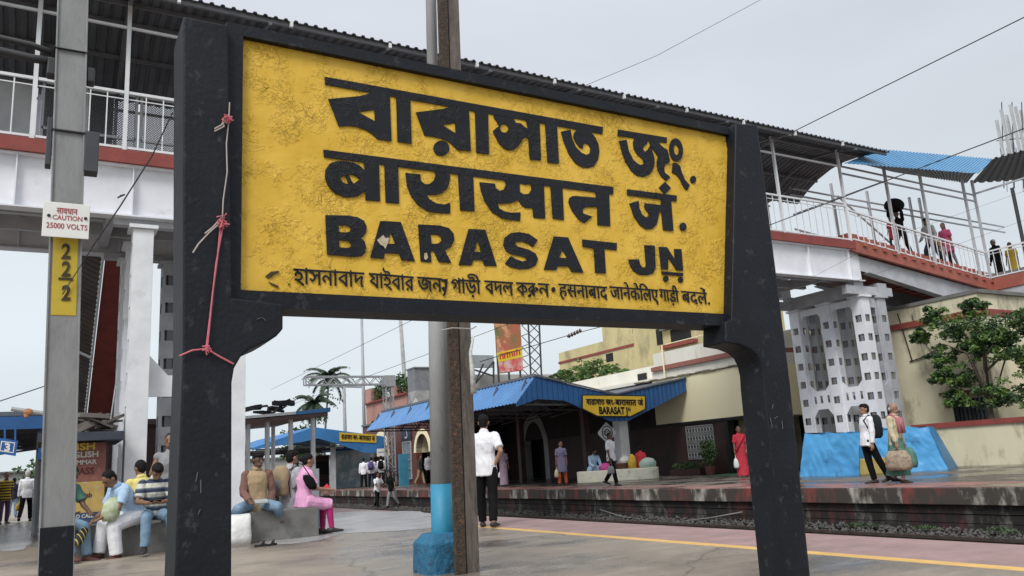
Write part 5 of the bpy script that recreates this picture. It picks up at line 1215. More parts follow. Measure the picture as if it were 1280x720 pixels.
# mobile phone antennas on the right
an = thing('antenna_cluster', 'cluster of white mobile phone antennas with cables above the dark stair roof', 'antenna', tuple(ony(1264, 190, 26)))
for i, (px, t, b) in enumerate(((1249, 152, 192), (1256, 140, 190), (1262, 146, 190), (1268, 134, 188), (1274, 136, 186), (1280, 140, 186))):
    p, q = ony(px, t, 26 + .3 * (i % 3)), ony(px + 2, b, 26 + .3 * (i % 3)); c = (p + q) / 2; MB().box(c, (.20, .14, (p - q).length)).build('panel', M('antenna_grey', (.52, .53, .54), rough=.5), an)
am = MB()
for px in (1252, 1265, 1277): am.tube([ony(px, 128, 26.4), ony(px + 3, 235, 26.4)], .035, 6)
for px in (1250, 1258, 1270): am.tube([ony(px, 185, 26.2), ony(px + 2, 196, 26.2), ony(px + 8, 200, 26.3), ony(px + 9, 240, 26.4)], .018, 5)
q = ony(1265, 235, 26.4); am.tube([(q.x, q.y, 0), q], .12, 8); am.bar(ony(1246, 176, 26.4), ony(1284, 172, 26.4), .05)
am.build('frame', M('cable_black', (.03, .03, .033)), an)

# ------------------------------------------------------------------ near platform: seat, kiosk, shelters
bench = thing('concrete_bench', 'long low grey concrete bench with people sitting on it', 'bench', (2.4, 13.15, 0))
BZ = .45
MB().b2((.02, 12.9, -.01), (3.82, 13.45, BZ)).build('block', GREYW, bench, bevel=.02)
sk = MB(); rq = random.Random(8)
sk.loft([((2.58, 12.72, 0), (.15, 0, 0), (0, .10, 0)), ((2.57, 12.73, .12), (.17, 0, 0), (0, .12, 0)), ((2.58, 12.75, .28), (.155, 0, 0), (0, .11, 0)), ((2.58, 12.78, .40), (.165, 0, 0), (0, .09, 0)), ((2.59, 12.8, .44), (.15, 0, 0), (0, .05, 0))], 18, .6)
sack = thing('sack', 'white plastic sack leaning against the bench front beside the black post', 'sack', (2.58, 12.72, 0)); sk.build('bag', M('sack_white', (.75, .75, .73), (.6, .6, .58), sc_=6, rough=.5, bump=1.0, bsc=9), sack, smooth=True)
for k, (px, py, lab) in enumerate(((326, 683, 'left one of the dark sandals left on the ground before the bench'), (338, 682, 'right one of the dark sandals left on the ground before the bench'))):
    p = onz(px, py); s_ = MB().loft([((p.x, p.y, .0), (.10, .04, 0), (-.02, .045, 0)), ((p.x, p.y, .025), (.10, .04, 0), (-.02, .045, 0))], 12); t = thing('sandal', lab, 'sandal', (p.x, p.y, 0), 0, 'sandals by the bench'); s_.build('sole', DARK, t)
    MB().tube([(p.x + .04, p.y - .03, .025), (p.x + .05, p.y + .01, .07), (p.x + .03, p.y + .06, .025)], .012, 6).build('strap', BLK, t)

ki = thing('kiosk', 'painted advertising kiosk in orange, yellow and blue bands behind the grey mast', 'kiosk', (.45, 16.6, 0))
KY = 15.6; k0, k1 = ony(50, 680, KY).x, ony(128, 670, KY).x; kz = [0.08, ony(90, 642, KY).z, ony(90, 603, KY).z, ony(90, 554, KY).z]
kl = ony(37, 686, KY + .5).x
for z0, z1, nme, mat in ((kz[0], kz[1], 'blue_panel', M('kiosk_blue', (.03, .07, .15), (.02, .045, .10), sc_=5, stain=(.10, .11, .12), ssc=6, sth=(.55, .7))), (kz[1], kz[2], 'yellow_panel', M('kiosk_yellow', (.52, .36, .10), (.40, .27, .09), sc_=5, stain=(.50, .44, .32), ssc=6, sth=(.55, .66))), (kz[2], kz[3], 'red_panel', M('kiosk_red', (.27, .10, .075), (.19, .07, .058), sc_=5, stain=(.42, .2, .14), ssc=6, sth=(.55, .7)))):
    MB().b2((k0, KY, z0), (k1, KY + .05, z1 - .003)).build(nme, mat, ki)
for z0, z1, nme, mat in ((kz[0], kz[1], 'side_panel', M('kiosk_teal', (.03, .12, .18), (.02, .08, .13), sc_=5)), (kz[1], kz[2], 'side_panel', MATS['kiosk_yellow']), (kz[2], kz[3], 'side_panel', M('kiosk_orange', (.50, .20, .09), (.40, .15, .07), sc_=5))):
    MB().b2((k0 - .02, KY + .003, z0), (k0 - .001, KY + 1.6, z1 - .003)).build(nme, mat, ki)
MB().b2((k0 + .05, KY + .06, 0), (k1, KY + 1.6, kz[3])).build('box', DARKBROWN, ki)
tx = MB(); ky2 = KY - .006
def ktext(mat, name, rows):
    t_ = MB()
    for s_, xa, xb, y, hh in rows: a = ony(xa, y, ky2); text_on(t_, s_, a, Vector((ony(xb, y, ky2).x, a.y, a.z)), UP, .69, a.z - ony(xa, y + hh, ky2).z, bold=.03)
    t_.build(name, mat, ki)
ktext(M('text_yellow', (.72, .50, .06), rough=.7), 'lettering', [('ENGLISH', 52, 119, 556, 8.5)])
ktext(M('text_white', (.62, .58, .52), rough=.7), 'lettering', [('S     ENGLISH', 52, 123, 567, 7), ('INT    GRAMMAR', 52, 121, 577.5, 5.5), ('READ CALL', 84, 117, 644.5, 4.5), ('96 96365', 56, 120, 667, 7)])
ktext(M('text_dark', (.10, .02, .02), rough=.7), 'lettering', [('CLASS', 84, 118, 586, 8), ('english', 92, 115, 617, 6)])
MB().b2((k0 - .12, KY - .35, kz[3] + .02), (k1 + .25, KY + 1.7, kz[3] + .16)).build('roof', M('kiosk_roof', (.05, .06, .08), (.03, .035, .05), sc_=4, rough=.8), ki)
jk = MB(); rq = random.Random(77)
for k in range(16): jk.box((rq.uniform(k0 + .5, k1 + .1), KY + rq.uniform(-.2, 1.0), kz[3] + .20 + rq.uniform(0, .28)), (rq.uniform(.12, .5), rq.uniform(.2, .5), rq.uniform(.015, .09)), rot=Matrix.Rotation(rq.uniform(-.5, .5), 3, 'Y') @ Matrix.Rotation(rq.uniform(0, 3), 3, 'Z'))
tag(jk.build('scrap_heap', M('scrap', (.22, .19, .17), (.09, .075, .07), sc_=2, rough=.9)), 'heap of old boards and scrap sheets dumped on the kiosk roof', 'scrap')

ls = thing('platform_shelter', 'dark roofed platform shelter with blue edge beam at the far left', 'shelter', (-3, 18, 0))
LY = 17.6
zq = ony(0, 521, LY).z; zq2 = ony(0, 537, LY).z
MB().b2((-8, LY, zq2), (ony(62, 525, LY).x, LY + .12, zq)).build('edge_beam', BLUEDK, ls)
MB().prism([(-8, LY + .1, zq + .02), (.4, LY + .1, zq + .02), (.4, LY + 14, zq + .25), (-8, LY + 14, zq + .25)], (0, 0, .08)).build('roof', DKROOF, ls)
MB().prism([(-.1, LY + .2, zq - .02), (-.1, LY + 10, zq + .1), (-.1, LY + 10, zq - .55), (-.1, LY + .2, zq - .8)], (.06, 0, 0)).build('side_board', BLUEDK, ls)
tm = MB()
for k in range(6): tm.bar((-8, LY + 1 + k * 2.2, zq - .03), (.1, LY + 1 + k * 2.2, zq - .03), .1).bar((-4, LY + 1 + k * 2.2, zq - .5), (-.1, LY + 1 + k * 2.2, zq - .06), .06)
tm.bar((-.1, LY + .3, zq - .55), (-.1, LY + 13, zq - .30), .07); tm.build('truss', M('truss_grey', (.16, .16, .165)), ls)
for x, y in ((-.1, 22.5), (-.1, 29.0), (-5, 20), (-5, 28)): MB().tube([(x, y, 0), (x, y, zq)], .07, 8).build('post', SILV2, ls)
mk = MB(); a, b = ony(14, 511, 15.2), ony(56, 517, 15.2); mk.tube([a, b], .035, 8); tag(mk.build('pipe_stub', GREYPOLE), 'grey pipe sticking out over the left shelter edge', 'pipe'); 
rg = MB().ball(ony(35, 515, 15.17), (.07, .03, .06), 10).ball(ony(33, 519, 15.17), (.04, .02, .05), 8); tag(rg.build('rag', M('rag_orange', (.45, .22, .10), (.35, .15, .07), sc_=20, bump=.6), smooth=True), 'orange rag tied on the grey pipe above the left shelter', 'rag')
sg = thing('platform_number_sign', 'blue sign board with a white numeral 3 hanging from the left shelter', 'sign', (-.55, LY - .1, 1.7))
SY = LY - .12; q = [ony(-3, 547, SY), ony(22.5, 551, SY), ony(19.5, 570, SY), ony(-5, 566, SY)]
MB().prism(q, (0, .05, 0)).build('board', SIGNBLUE, sg)
q = [ony(1.5, 551, SY - .008), ony(19, 553.2, SY - .008), ony(17, 566.5, SY - .008), ony(-.5, 564, SY - .008)]; qi = [ony(2.8, 552.4, SY - .008), ony(17.8, 554.3, SY - .008), ony(16, 565.2, SY - .008), ony(.8, 562.8, SY - .008)]
rm_ = MB().prism(q, (0, .006, 0), [qi]); text_on(rm_, '3', ony(6, 554, SY - .01), ony(13, 554.5, SY - .01), UP, .69, ony(6, 554, SY).z - ony(6, 563.5, SY).z, bold=.05); rm_.build('lettering', SIGNW, sg)
hg = MB()
for px in (6, 19): hg.bar(ony(px, 536, SY + .02), ony(px, 550, SY + .02), .03)
hg.build('hanger', SIGNBLUE, sg)
# brown sheds behind the kiosk and bench
sd1 = thing('shed', 'dark brown boarded shed between kiosk and white tower columns', 'shed', (2.0, 20.5, 0))
MB().b2((1.25, 20.2, 0), (2.95, 22.5, 2.3)).build('wall', M('shed_boards', (.10, .055, .05), (.06, .035, .035), sc_=6, rough=.85, stretch=(1, 1, 6)), sd1); MB().b2((1.1, 20.0, 2.3), (3.1, 22.7, 2.42)).build('roof', M('shed_roof', (.13, .09, .09), (.08, .06, .06), sc_=4), sd1)

# small shelter with blue rimmed roof on the near platform
ss = thing('waiting_shelter', 'small open shelter with white posts and a blue and white roof edge', 'shelter', (5.6, 23, 0))
SY = 22.0
MB().prism([(4.45, SY, 2.47), (6.8, SY, 2.62), (6.8, SY + 6, 2.75), (4.45, SY + 6, 2.6)], (0, 0, -.10)).build('soffit', M('soffit_brown', (.16, .10, .09), (.10, .065, .06), sc_=3), ss)
MB().prism([(4.38, SY - .04, 2.49), (5.9, SY - .04, 2.585), (5.9, SY - .04, 2.66), (4.38, SY - .04, 2.56)], (0, 6.1, 0)).build('white_edge', WHITEP, ss)
MB().prism([(5.905, SY - .05, 2.57), (6.86, SY - .05, 2.63), (6.86, SY - .05, 2.75), (5.905, SY - .05, 2.66)], (0, 6.1, 0)).build('blue_edge', BLUEROOF, ss)
for x, y in ((4.72, SY + .4), (5.22, SY + .35), (5.87, SY + .4), (6.46, SY + .3), (6.5, SY + 5), (4.8, SY + 5)): MB().tube([(x, y, 0), (x, y, 2.45 + (x - 4.45) * .06)], .065, 10).build('post', WHITEP, ss)
MB().b2((6.33, SY + .17, 0), (6.59, SY + .43, 1.1)).build('post_base', WHITEP, ss, bevel=.02)
jk = MB()
for k in range(12): jk.box((rq.uniform(4.7, 5.9), SY + rq.uniform(.2, 2), 2.75 + rq.uniform(0, .22)), (rq.uniform(.15, .6), rq.uniform(.1, .4), rq.uniform(.03, .12)), rot=Matrix.Rotation(rq.uniform(-.7, .4), 3, 'Y') @ Matrix.Rotation(rq.uniform(0, 3), 3, 'Z'))
tag(jk.build('scrap_heap', DARK), 'black scrap and torn sheets lying on the small shelter roof', 'scrap')
# far blue canopy with yellow sign
fc = thing('platform_canopy', 'farther blue gabled canopy with a yellow sign on its front', 'canopy', (14, 48, 0))
FY = 46.0; P = lambda px, py: ony(px, py, FY)
pk_, l_, r_, rb_ = P(392, 534), P(318, 562), P(481, 546), P(478, 566)
MB().prism([pk_, r_, rb_, P(455, 566), P(425, 556), P(398, 548), P(380, 552), l_, l_ + Vector((0, 0, .12))], (0, .08, 0)).build('fascia', BLUEROOF, fc)
MB().sheet((l_.x, FY + .08, l_.z + .1), (l_.x, FY + 14, l_.z + .1), (pk_.x, FY + .08, pk_.z), (pk_.x, FY + 14, pk_.z), .3, .04).sheet((pk_.x, FY + .08, pk_.z), (pk_.x, FY + 14, pk_.z), (r_.x, FY + .08, r_.z), (r_.x, FY + 14, r_.z), .3, .04).build('roof_sheet', BLUEROOF, fc)
tm = MB()
for k in range(5): y = FY + .6 + k * 2.8; tm.bar((l_.x + .2, y, l_.z), (r_.x, y, l_.z + .0), .08).bar((l_.x, y, l_.z), (pk_.x, y, pk_.z - .1), .07).bar((pk_.x, y, pk_.z - .1), (r_.x, y, r_.z - .1), .07)
tm.build('truss', M('truss_grey', (.16, .16, .165)), fc)
for x, y in ((14.8, FY + 1), (14.8, FY + 9)): MB().b2((x - .12, y - .12, 0), (x + .12, y + .12, 2.9)).build('column', SILV2, fc)
fs = thing('canopy_sign', 'yellow sign strip with black script on the farther blue canopy', 'sign', tuple(P(447, 547)))
MB().prism([ony(424.5, 540.5, FY - .05), ony(470.5, 543, FY - .05), ony(470.5, 553.5, FY - .05), ony(424.5, 551.5, FY - .05)], (0, .04, 0)).build('plate', YELP, fs)
tx = MB(); text_on(tx, 'বারাসাত জং-', ony(426.5, 543.3, FY - .06), ony(448, 544.4, FY - .06), UP, BT, .26, bold=.05); tx.build('lettering', LETTER, fs); tx = MB(); text_on(tx, 'बारासात जं', ony(449, 544.5, FY - .06), ony(468.5, 545.6, FY - .06), UP, DT, .26, bold=.05); tx.build('lettering', LETTER, fs)
# stalls and walls under the far canopies
stl = thing('stall', 'pale blue and white stall front under the farther blue canopy', 'stall', (16.6, 50, 0))
MB().b2((15.9, 50, 0), (18.4, 50.3, 2.3)).build('front', M('stall_front', (.50, .58, .60), (.22, .36, .42), sc_=1.3, rough=.5, stain=(.62, .66, .66), ssc=1.2, sth=(.5, .55)), stl); MB().b2((15.8, 49.8, 2.3), (18.6, 52.5, 2.42)).build('roof', BLUEDK, stl)
stl = thing('stall', 'dark open stall left of the pale one under the farther canopy', 'stall', (13, 52, 0))
MB().b2((14.9, 51, 0), (15.8, 51.3, 2.1)).build('front', DARKBROWN, stl); MB().b2((14.95, 50.98, .9), (15.75, 51.0, 1.7)).build('opening', DARK, stl)
nb = thing('notice_board', 'white notice board with small print hung beside the lattice mast', 'sign', tuple(ony(473, 567, 45)))
a, b = ony(471.5, 561, 45), ony(482.5, 570, 45); MB().b2((a.x, 45, b.z), (b.x, 45.06, a.z)).build('plate', SIGNW, nb); MB().b2((a.x + .05, 44.995, (a.z + b.z) / 2 - .02), (b.x - .05, 44.999, (a.z + b.z) / 2 + .05)).build('print', WALLGREY, nb)
tag(MB().b2((17.2, 42.6, .0), (17.75, 42.75, 1.75)).build('door_panel', M('teal_panel', (.05, .25, .38), (.035, .18, .28), sc_=3)), 'narrow teal blue panel standing beside the lattice mast foot', 'panel')

# ------------------------------------------------------------------ right side of the far platform: tarpaulins, plants
def tarp(label, top, bot, thick=.5, seed=1):
    """sheet hung over a low stall, sagging and creased, closed behind"""
    rn = random.Random(seed); mb = MB(); n, m = 52, 30; fr_, bk = [], []
    for j in range(m + 1):
        for i in range(n + 1):
            u, v = i / n, j / m; p = Vector(top[0]).lerp(Vector(top[1]), u).lerp(Vector(bot[0]).lerp(Vector(bot[1]), u), v)
            w_ = noise.fractal(Vector((u * 2.2 + seed, v * 1.6, seed)), 1, 2, 3) * .05 - .055 * abs(noise.noise(Vector((u * 4 + v * 1.5 + seed, v * 1.2 - u, 2)))) - .03 * abs(noise.noise(Vector((u * 9 - v * 3 + seed, v * 3 + u, 5))))
            mb.v.append(p + Vector((-w_, -w_ * .4, .02 * math.sin(u * 14 + seed) * (1 - v))))
    for j in range(m):
        for i in range(n): k = j * (n + 1) + i; mb.f.append((k, k + n + 1, k + n + 2, k + 1))
    o = len(mb.v); bt_, bb_ = [Vector(p) + Vector((thick, thick * .3, -.02)) for p in top], [Vector((p[0] + thick * 1.4, p[1] + thick * .3, 0)) for p in bot]
    k0_ = len(mb.v); mb.v += bt_ + bb_
    mb.f += [(0, n, k0_ + 1, k0_), (0, k0_, k0_ + 2, m * (n + 1)), (n, m * (n + 1) + n, k0_ + 3, k0_ + 1), (k0_, k0_ + 1, k0_ + 3, k0_ + 2)]
    return tag(mb.build('tarpaulin', TARP, smooth=True), label, 'tarpaulin', 'blue tarpaulins by the tower')
def ground_up(px, py, px2, py2):
    g_ = onz(px, py); d = math.hypot(g_.x, g_.y); t = ray(px2, py2); k = d / math.hypot(t.x, t.y); return g_, Vector((t.x * k, t.y * k, EYE + t.z * k))
a, at_ = ground_up(999, 596, 1006, 542); b, bt2 = ground_up(1074, 594, 1074, 540)
tarp('bright blue tarpaulin covering a low stall left of the man with backpack', (at_, bt2), (a, b), .5, 2)
a, at_ = ground_up(1092, 592, 1086, 536); b, bt2 = ground_up(1186, 587, 1160, 533)
tarp('bright blue tarpaulin slanting over a stall behind the old man', (at_, bt2), (a, b), .5, 5)
a = onz(1084, 594); tag(MB().b2((a.x + .15, a.y - .05, 0), (a.x + .8, a.y + .45, .42)).build('plinth', M('plinth_yellow', (.50, .40, .12), (.38, .30, .10), sc_=4), bevel=.02), 'low yellow concrete plinth between the two blue tarpaulins', 'plinth')
p = onz(882, 594); ft = thing('potted_plant', 'leafy potted plant beside the dark door frame', 'plant', (21.4, 22.6, 0))
MB().loft([((21.4, 22.6, 0), (.16, 0, 0), (0, .16, 0)), ((21.4, 22.6, .32), (.22, 0, 0), (0, .22, 0))], 12).build('pot', BRICK, ft); mb = MB(); leafball(mb, (21.4, 22.6, .85), (.32, .38, .5), 420, .075, rs); mb.tube([(21.4, 22.6, .3), (21.42, 22.6, 1.0)], .02, 5); mb.build('foliage', LEAF1, ft)
ft = thing('flower_trough', 'low brick trough of green plants under the barred window', 'planter', (21.5, 23.9, 0)); MB().b2((21.35, 23.1, 0), (21.7, 24.8, .24)).build('trough', DARKBROWN, ft); mb = MB(); leafball(mb, (21.5, 23.95, .36), (.16, .85, .14), 420, .06, rs); mb.build('foliage', LEAF2, ft)
tag(MB().b2((20.7, 20.7, .004), (21.75, 22.1, .018)).build('door_mat', M('mat_green', (.05, .16, .08), (.03, .11, .05), sc_=20, rough=.9)), 'green mat on the platform before the open doorway', 'mat')

# ------------------------------------------------------------------ people
def cloth(name, c1, c2=None, rough=.85, bump=.5, **k): return M('cloth_' + name, c1, c2 or tuple(x * .82 for x in c1), sc_=k.pop('sc_', 7), rough=rough, bump=bump, bsc=k.pop('bsc', 16), spec=.15, **k)
SKIN = M('skin_brown', (.22, .115, .07), (.19, .095, .058), sc_=6, rough=.55); SKIN2 = M('skin_tan', (.32, .18, .115), (.28, .155, .10), sc_=6, rough=.55); SKIN3 = M('skin_dark', (.13, .07, .045), (.11, .06, .04), sc_=6, rough=.55)
HAIRM = M('hair_black', (.012, .010, .010), (.006, .005, .005), sc_=40, rough=.6, bump=.5, bsc=80, spec=.15); HAIRG = M('hair_grey', (.55, .53, .50), (.40, .38, .36), sc_=40, rough=.7)
SHOE = M('shoe_dark', (.03, .027, .025), (.018, .016, .015), rough=.6)
def person(label, loc, face, h=1.68, skin=None, hair=('short', None), top=None, bottom=None, lean=0.0, legs=None, arms=None, head=(0, 0), seat=None, shoe=None, vox=.013, female=False, twist=0, extra=None, dz=0.0, group=None, side=0.0):
    """one figure; angles in degrees. legs: (thigh forward, outward, knee bend); arms: (upper forward, outward, forearm forward, outward); head: (nod, turn)"""
    skin = skin or SKIN; legs = legs or ((4, 4, 3), (-4, 4, 6)); arms = arms or ((4, 8, 14, 4), (-4, 8, 8, 4))
    k = h / 1.73; root = thing('person', label, 'person', (loc[0], loc[1], loc[2] + dz), R(face), group)
    fem = .90 if female else 1.0
    def dr(f, a, s): f, a = R(f), R(a); return Vector((s * math.sin(a), math.sin(f) * math.cos(a), -math.cos(f) * math.cos(a)))
    hips = {}; lo = 9
    LT, LS = .43, .41
    for s, (t, o, b) in zip((1, -1), legs):
        hp_ = Vector((s * .085, 0, 0)); kn = hp_ + dr(t, o, s) * LT; an = kn + dr(t - b, o * .5 if seat is None else o * .3, s) * LS; hips[s] = [hp_, kn, an]; lo = min(lo, an.z)
    hz = (-lo + .075) if seat is None else seat / k + .10
    P0 = Vector((0, 0, hz)); T = Vector((math.sin(R(side)), math.sin(R(lean)), math.cos(R(lean)))).normalized(); Nf = Vector((0, math.cos(R(lean)), -math.sin(R(lean))))
    q = Matrix.Rotation(R(twist), 3, 'Z'); U = q @ Vector((1, 0, 0)); Nf = q @ Nf
    for s in hips: hips[s] = [v + P0 for v in hips[s]]
    S = P0 + T * .50; Nk = P0 + T * .575; nod, turn = head
    hq = Matrix.Rotation(R(turn), 3, 'Z') @ Matrix.Rotation(R(-nod - lean * .45), 3, 'X'); hu = hq @ Vector((0, 0, 1)); hf = hq @ Vector((0, 1, 0)); hs = hq @ Vector((1, 0, 0))
    H = Nk + hu * .115 + hf * .02
    rings = lambda g=0.0, low=-.06: [(P0 + T * low, U * (.160 * fem ** -.3 + g), Nf * (.115 + g)), (P0 + T * .06, U * (.158 + g), Nf * (.115 + g)), (P0 + T * .20, U * (.135 * fem + g), Nf * (.10 + g)), (P0 + T * .36, U * (.160 * fem + g), Nf * (.118 * (1.04 if female else 1) + g)), (P0 + T * .46, U * (.168 * fem + g), Nf * (.095 + g)), (P0 + T * .525, U * (.10 + g * .7), Nf * (.07 + g * .6))]
    sw = .172 * fem; A = {}
    for s, (f, a, f2, a2) in zip((1, -1), arms):
        sh = S + U * s * sw - T * .03; el = sh + q @ dr(f, a, s) * .285; wr = el + q @ dr(f2, a2, s) * .25; A[s] = (sh, el, wr)
    b = MB(); b.loft(rings(), 14)
    b.cap(P0 + T * .52, .06, Nk + hu * .06 + hf * .01, .052, 10)
    b.ball(H + hu * .025, (.078, .098, .105), 14, rot=Matrix((hs, hf, hu)).transposed())
    b.ball(H - hu * .055 + hf * .025, (.058, .068, .065), 12, rot=Matrix((hs, hf, hu)).transposed())
    b.cap(H + hf * .092 + hu * .012, .012, H + hf * .108 - hu * .022, .017, 8)
    b.cap(H + hf * .092 - hu * .058 - hs * .018, .010, H + hf * .092 - hu * .058 + hs * .018, .010, 6)
    for s in (1, -1): b.ball(H + hs * s * .080 - hf * .006, (.014, .024, .034), 8, rot=Matrix((hs, hf, hu)).transposed())
    for s in (1, -1):
        sh, el, wr = A[s]; b.ball(sh, .056 * fem, 10).cap(sh, .050 * fem, el, .039 * fem, 10).cap(el, .039 * fem, wr, .028, 10)
        d = (wr - el).normalized(); pn = d.cross(Vector((0, 0, 1)) if abs(d.z) < .8 else U * s).normalized(); pu = d.cross(pn)
        if abs(d.z) >= .8: pn, pu = q @ Vector((0, 1, 0)), q @ Vector((s, 0, 0)); pn = (pn - d * pn.dot(d)).normalized(); pu = d.cross(pn)
        pc = wr + d * .055; b.loft([(wr, pn * .026, pu * .021), (wr + d * .04, pn * .040, pu * .019), (wr + d * .085, pn * .042, pu * .017), (wr + d * .10, pn * .034, pu * .012)], 10)
        inn = -pu if pu.dot(U * s) > 0 else pu
        fr_ = max(.0085, vox * .72)
        for i, (o, ln) in enumerate(((.030, .062), (.010, .072), (-.010, .066), (-.030, .050))):
            f0 = wr + d * .088 + pn * o; f1 = f0 + (d * .9 + inn * .35).normalized() * ln * .55 + pn * o * .18; f2 = f1 + (d * .7 + inn * .7).normalized() * ln * .5; b.cap(f0, fr_, f1, fr_ * .95, 6).cap(f1, fr_ * .95, f2, fr_ * .85, 6)
        t0 = wr + d * .03 + pn * .032; t1 = t0 + (d * .6 + pn * .75 + inn * .3).normalized() * .04; b.cap(t0, fr_ * 1.25, t1, fr_ * 1.05, 6).cap(t1, fr_ * 1.05, t1 + (d * .9 + inn * .35).normalized() * .035, fr_ * .9, 6)
    feet = {}
    for s in (1, -1):
        hp_, kn, an = hips[s]; b.cap(hp_, .082, kn, .056, 10).cap(kn, .054, an, .036, 10)
        fd = Vector((s * .18, 1, 0)).normalized(); sd = (kn - an).normalized()
        if seat is None and an.z > lo + P0.z + .04: fd = (fd + Vector((0, 0, -.7 * min(1, (an.z - .075) * 5)))).normalized()
        fu = Vector((0, 0, 1)); fu = (fu - fd * fu.dot(fd)).normalized(); fs = fd.cross(fu); feet[s] = (an, fd, fu, fs)
        b.loft([(an - fd * .055 - fu * .035, fs * .03, fu * .034), (an + fd * .02 - fu * .032, fs * .036, fu * .042), (an + fd * .10 - fu * .048, fs * .044, fu * .026), (an + fd * .165 - fu * .056, fs * .040, fu * .016), (an + fd * .185 - fu * .058, fs * .02, fu * .008)], 10)
    def sc(mb): mb.v = [v * k for v in mb.v]; return mb
    body = lump(sc(b), 'body', skin, root, vox)
    # hair
    kind, hm = hair; hm = hm or HAIRM; mb = MB(); rot = Matrix((hs, hf, hu)).transposed()
    if kind != 'bald':
        mb.ball(H + hu * .045 - hf * .018, (.086, .098, .098), 14, rot=rot); mb.ball(H - hf * .045 + hu * .0, (.074, .066, .085), 12, rot=rot)
        if kind == 'bun': mb.ball(H - hf * .13 + hu * .01, (.05, .045, .045), 10)
        if kind == 'long': mb.cap(H - hf * .07, .06, P0 + T * .30 - Nf * .13, .045, 10)
        if kind == 'tuft': mb.ball(H + hu * .08 + hf * .02, (.078, .085, .06), 12, rot=rot)
        lump(sc(mb), 'hair', hm, root, vox * .9, 2)
    else:
        mb.ball(H - hf * .05 - hu * .0, (.083, .06, .055), 12, rot=rot); lump(sc(mb), 'hair', hm, root, vox * .9, 2)
    ey = MB()
    for s in (1, -1):
        ey.ball(H + hf * .090 + hs * s * .032 + hu * .014, (.011, .007, .005), 8, rot=rot); ey.bar(H + hf * .096 + hs * s * .018 + hu * .036, H + hf * .088 + hs * s * .05 + hu * .034, .006, .004)
    sc(ey).build('eyes', HAIRM, root, local=True)
    # top: (kind, material); kinds tee, shirt, vest, kurta, saree
    if top:
        kind, tm_ = top[0], top[1]; mb = MB(); hem = {'tee': -.13, 'shirt': -.10, 'vest': -.10, 'kurta': -.10, 'saree': .06, 'tucked': -.01}[kind]
        g = .016; mb.loft([(c, u, v) for c, u, v in rings(g, hem)], 16); mb.cap(P0 + T * .50, .085, P0 + T * .545, .068, 10)
        main = mb
        if len(top) > 3: mb = MB()
        for s in (1, -1):
            sh, el, wr = A[s]; J_ = (el - sh).normalized() * -1 + U * s
            mb.ball(sh - J_ * .006, .073 * fem, 10)
            if kind in ('tee', 'kurta', 'saree') or (len(top) > 2 and top[2] == 'half'): e = sh.lerp(el, .74); mb.cone(sh, .064 * fem, e, .064, 12)
            elif kind != 'vest': mb.cone(sh, .064 * fem, el, .054, 12).ball(el, .054, 10).cone(el, .054, el.lerp(wr, .9), .040, 12)
        if len(top) > 3:
            lump(sc(mb), 'sleeves', top[3], root, vox, 3); mb = main
        if kind == 'kurta':
            if seat is None:
                c0 = P0 + T * -.08; kz_ = .52; mb.loft([(P0 + T * .02, U * .178, Nf * .135), (Vector((c0.x, c0.y, hz - .2)), U * .20, Vector((0, .155, 0))), (Vector((0, sum(hips[s][1].y for s in hips) * .5, kz_)), U * .215, Vector((0, .17, 0)))], 16)
            else:
                for s in (1, -1): mb.cone(hips[s][0], .125, hips[s][1] + (hips[s][1] - hips[s][0]).normalized() * .03, .085, 12)
                mb.cone((hips[1][0] + hips[-1][0]) / 2, .13, (hips[1][1] + hips[-1][1]) / 2, .09, 12)
        o = lump(sc(mb), 'top', tm_, root, vox, 3)
        if kind == 'shirt':
            cm_ = MB(); cm_.loft([(P0 + T * .535, U * .088, Nf * .082), (P0 + T * .575 + Nf * .006, U * .070, Nf * .070), (P0 + T * .590 + Nf * .006, U * .066, Nf * .066)], 14); sc(cm_).build('collar', tm_, root, local=True, smooth=True)
    if bottom:
        kind, bm__ = bottom[0], bottom[1]; mb = MB()
        if kind in ('trousers', 'jeans', 'shorts', 'leggings', 'loose'):
            w0, w1, w2 = {'leggings': (.088, .062, .044), 'loose': (.115, .098, .085)}.get(kind, (.098, .074, .062))
            mb.loft([(P0 + T * .10, U * .155, Nf * .122), (P0 + T * .02, U * .168, Nf * .128), (P0 - T * .07, U * .165, Nf * .125)], 14)
            for s in (1, -1):
                hp_, kn, an = hips[s]; mb.ball(hp_, w0, 10)
                if kind == 'shorts': mb.cone(hp_, w0, hp_.lerp(kn, .95), w1 + .022, 12)
                else: mb.cone(hp_, w0, kn, w1, 12).ball(kn, w1, 10).cone(kn, w1, kn.lerp(an, .97 if kind != 'leggings' else 1), w2, 12)
        elif kind in ('skirt', 'lungi'):
            zt_ = hz + .10; zlow = .07 if kind == 'skirt' else .16; cy = sum(hips[s][2].y for s in hips) / 2
            sp_ = abs(hips[1][2].y - hips[-1][2].y) / 2 + .12
            mb.loft([(P0 + T * .12, U * .155, Nf * .12), (P0 + T * 0, U * .178, Nf * .14), (Vector((0, cy * .5, hz * .5)), U * .19, Vector((0, max(.15, sp_ * .75), 0))), (Vector((0, cy, zlow)), U * .20, Vector((0, max(.16, sp_), 0)))], 18)
        lump(sc(mb), kind if kind not in ('loose', 'jeans') else 'trousers', bm__, root, vox, 3)
    if shoe:
        for s in (1, -1):
            an, fd, fu, fs = feet[s]; mb = MB(); mb.loft([(an - fd * .075 - fu * .04, fs * .030, fu * .035), (an + fd * .02 - fu * .036, fs * .046, fu * .046), (an + fd * .10 - fu * .052, fs * .052, fu * .030), (an + fd * .19 - fu * .060, fs * .044, fu * .020), (an + fd * .215 - fu * .062, fs * .02, fu * .01)], 12)
            sc(mb).build('shoe', shoe, root, local=True, smooth=True)
    root['_'] = 0; del root['_']
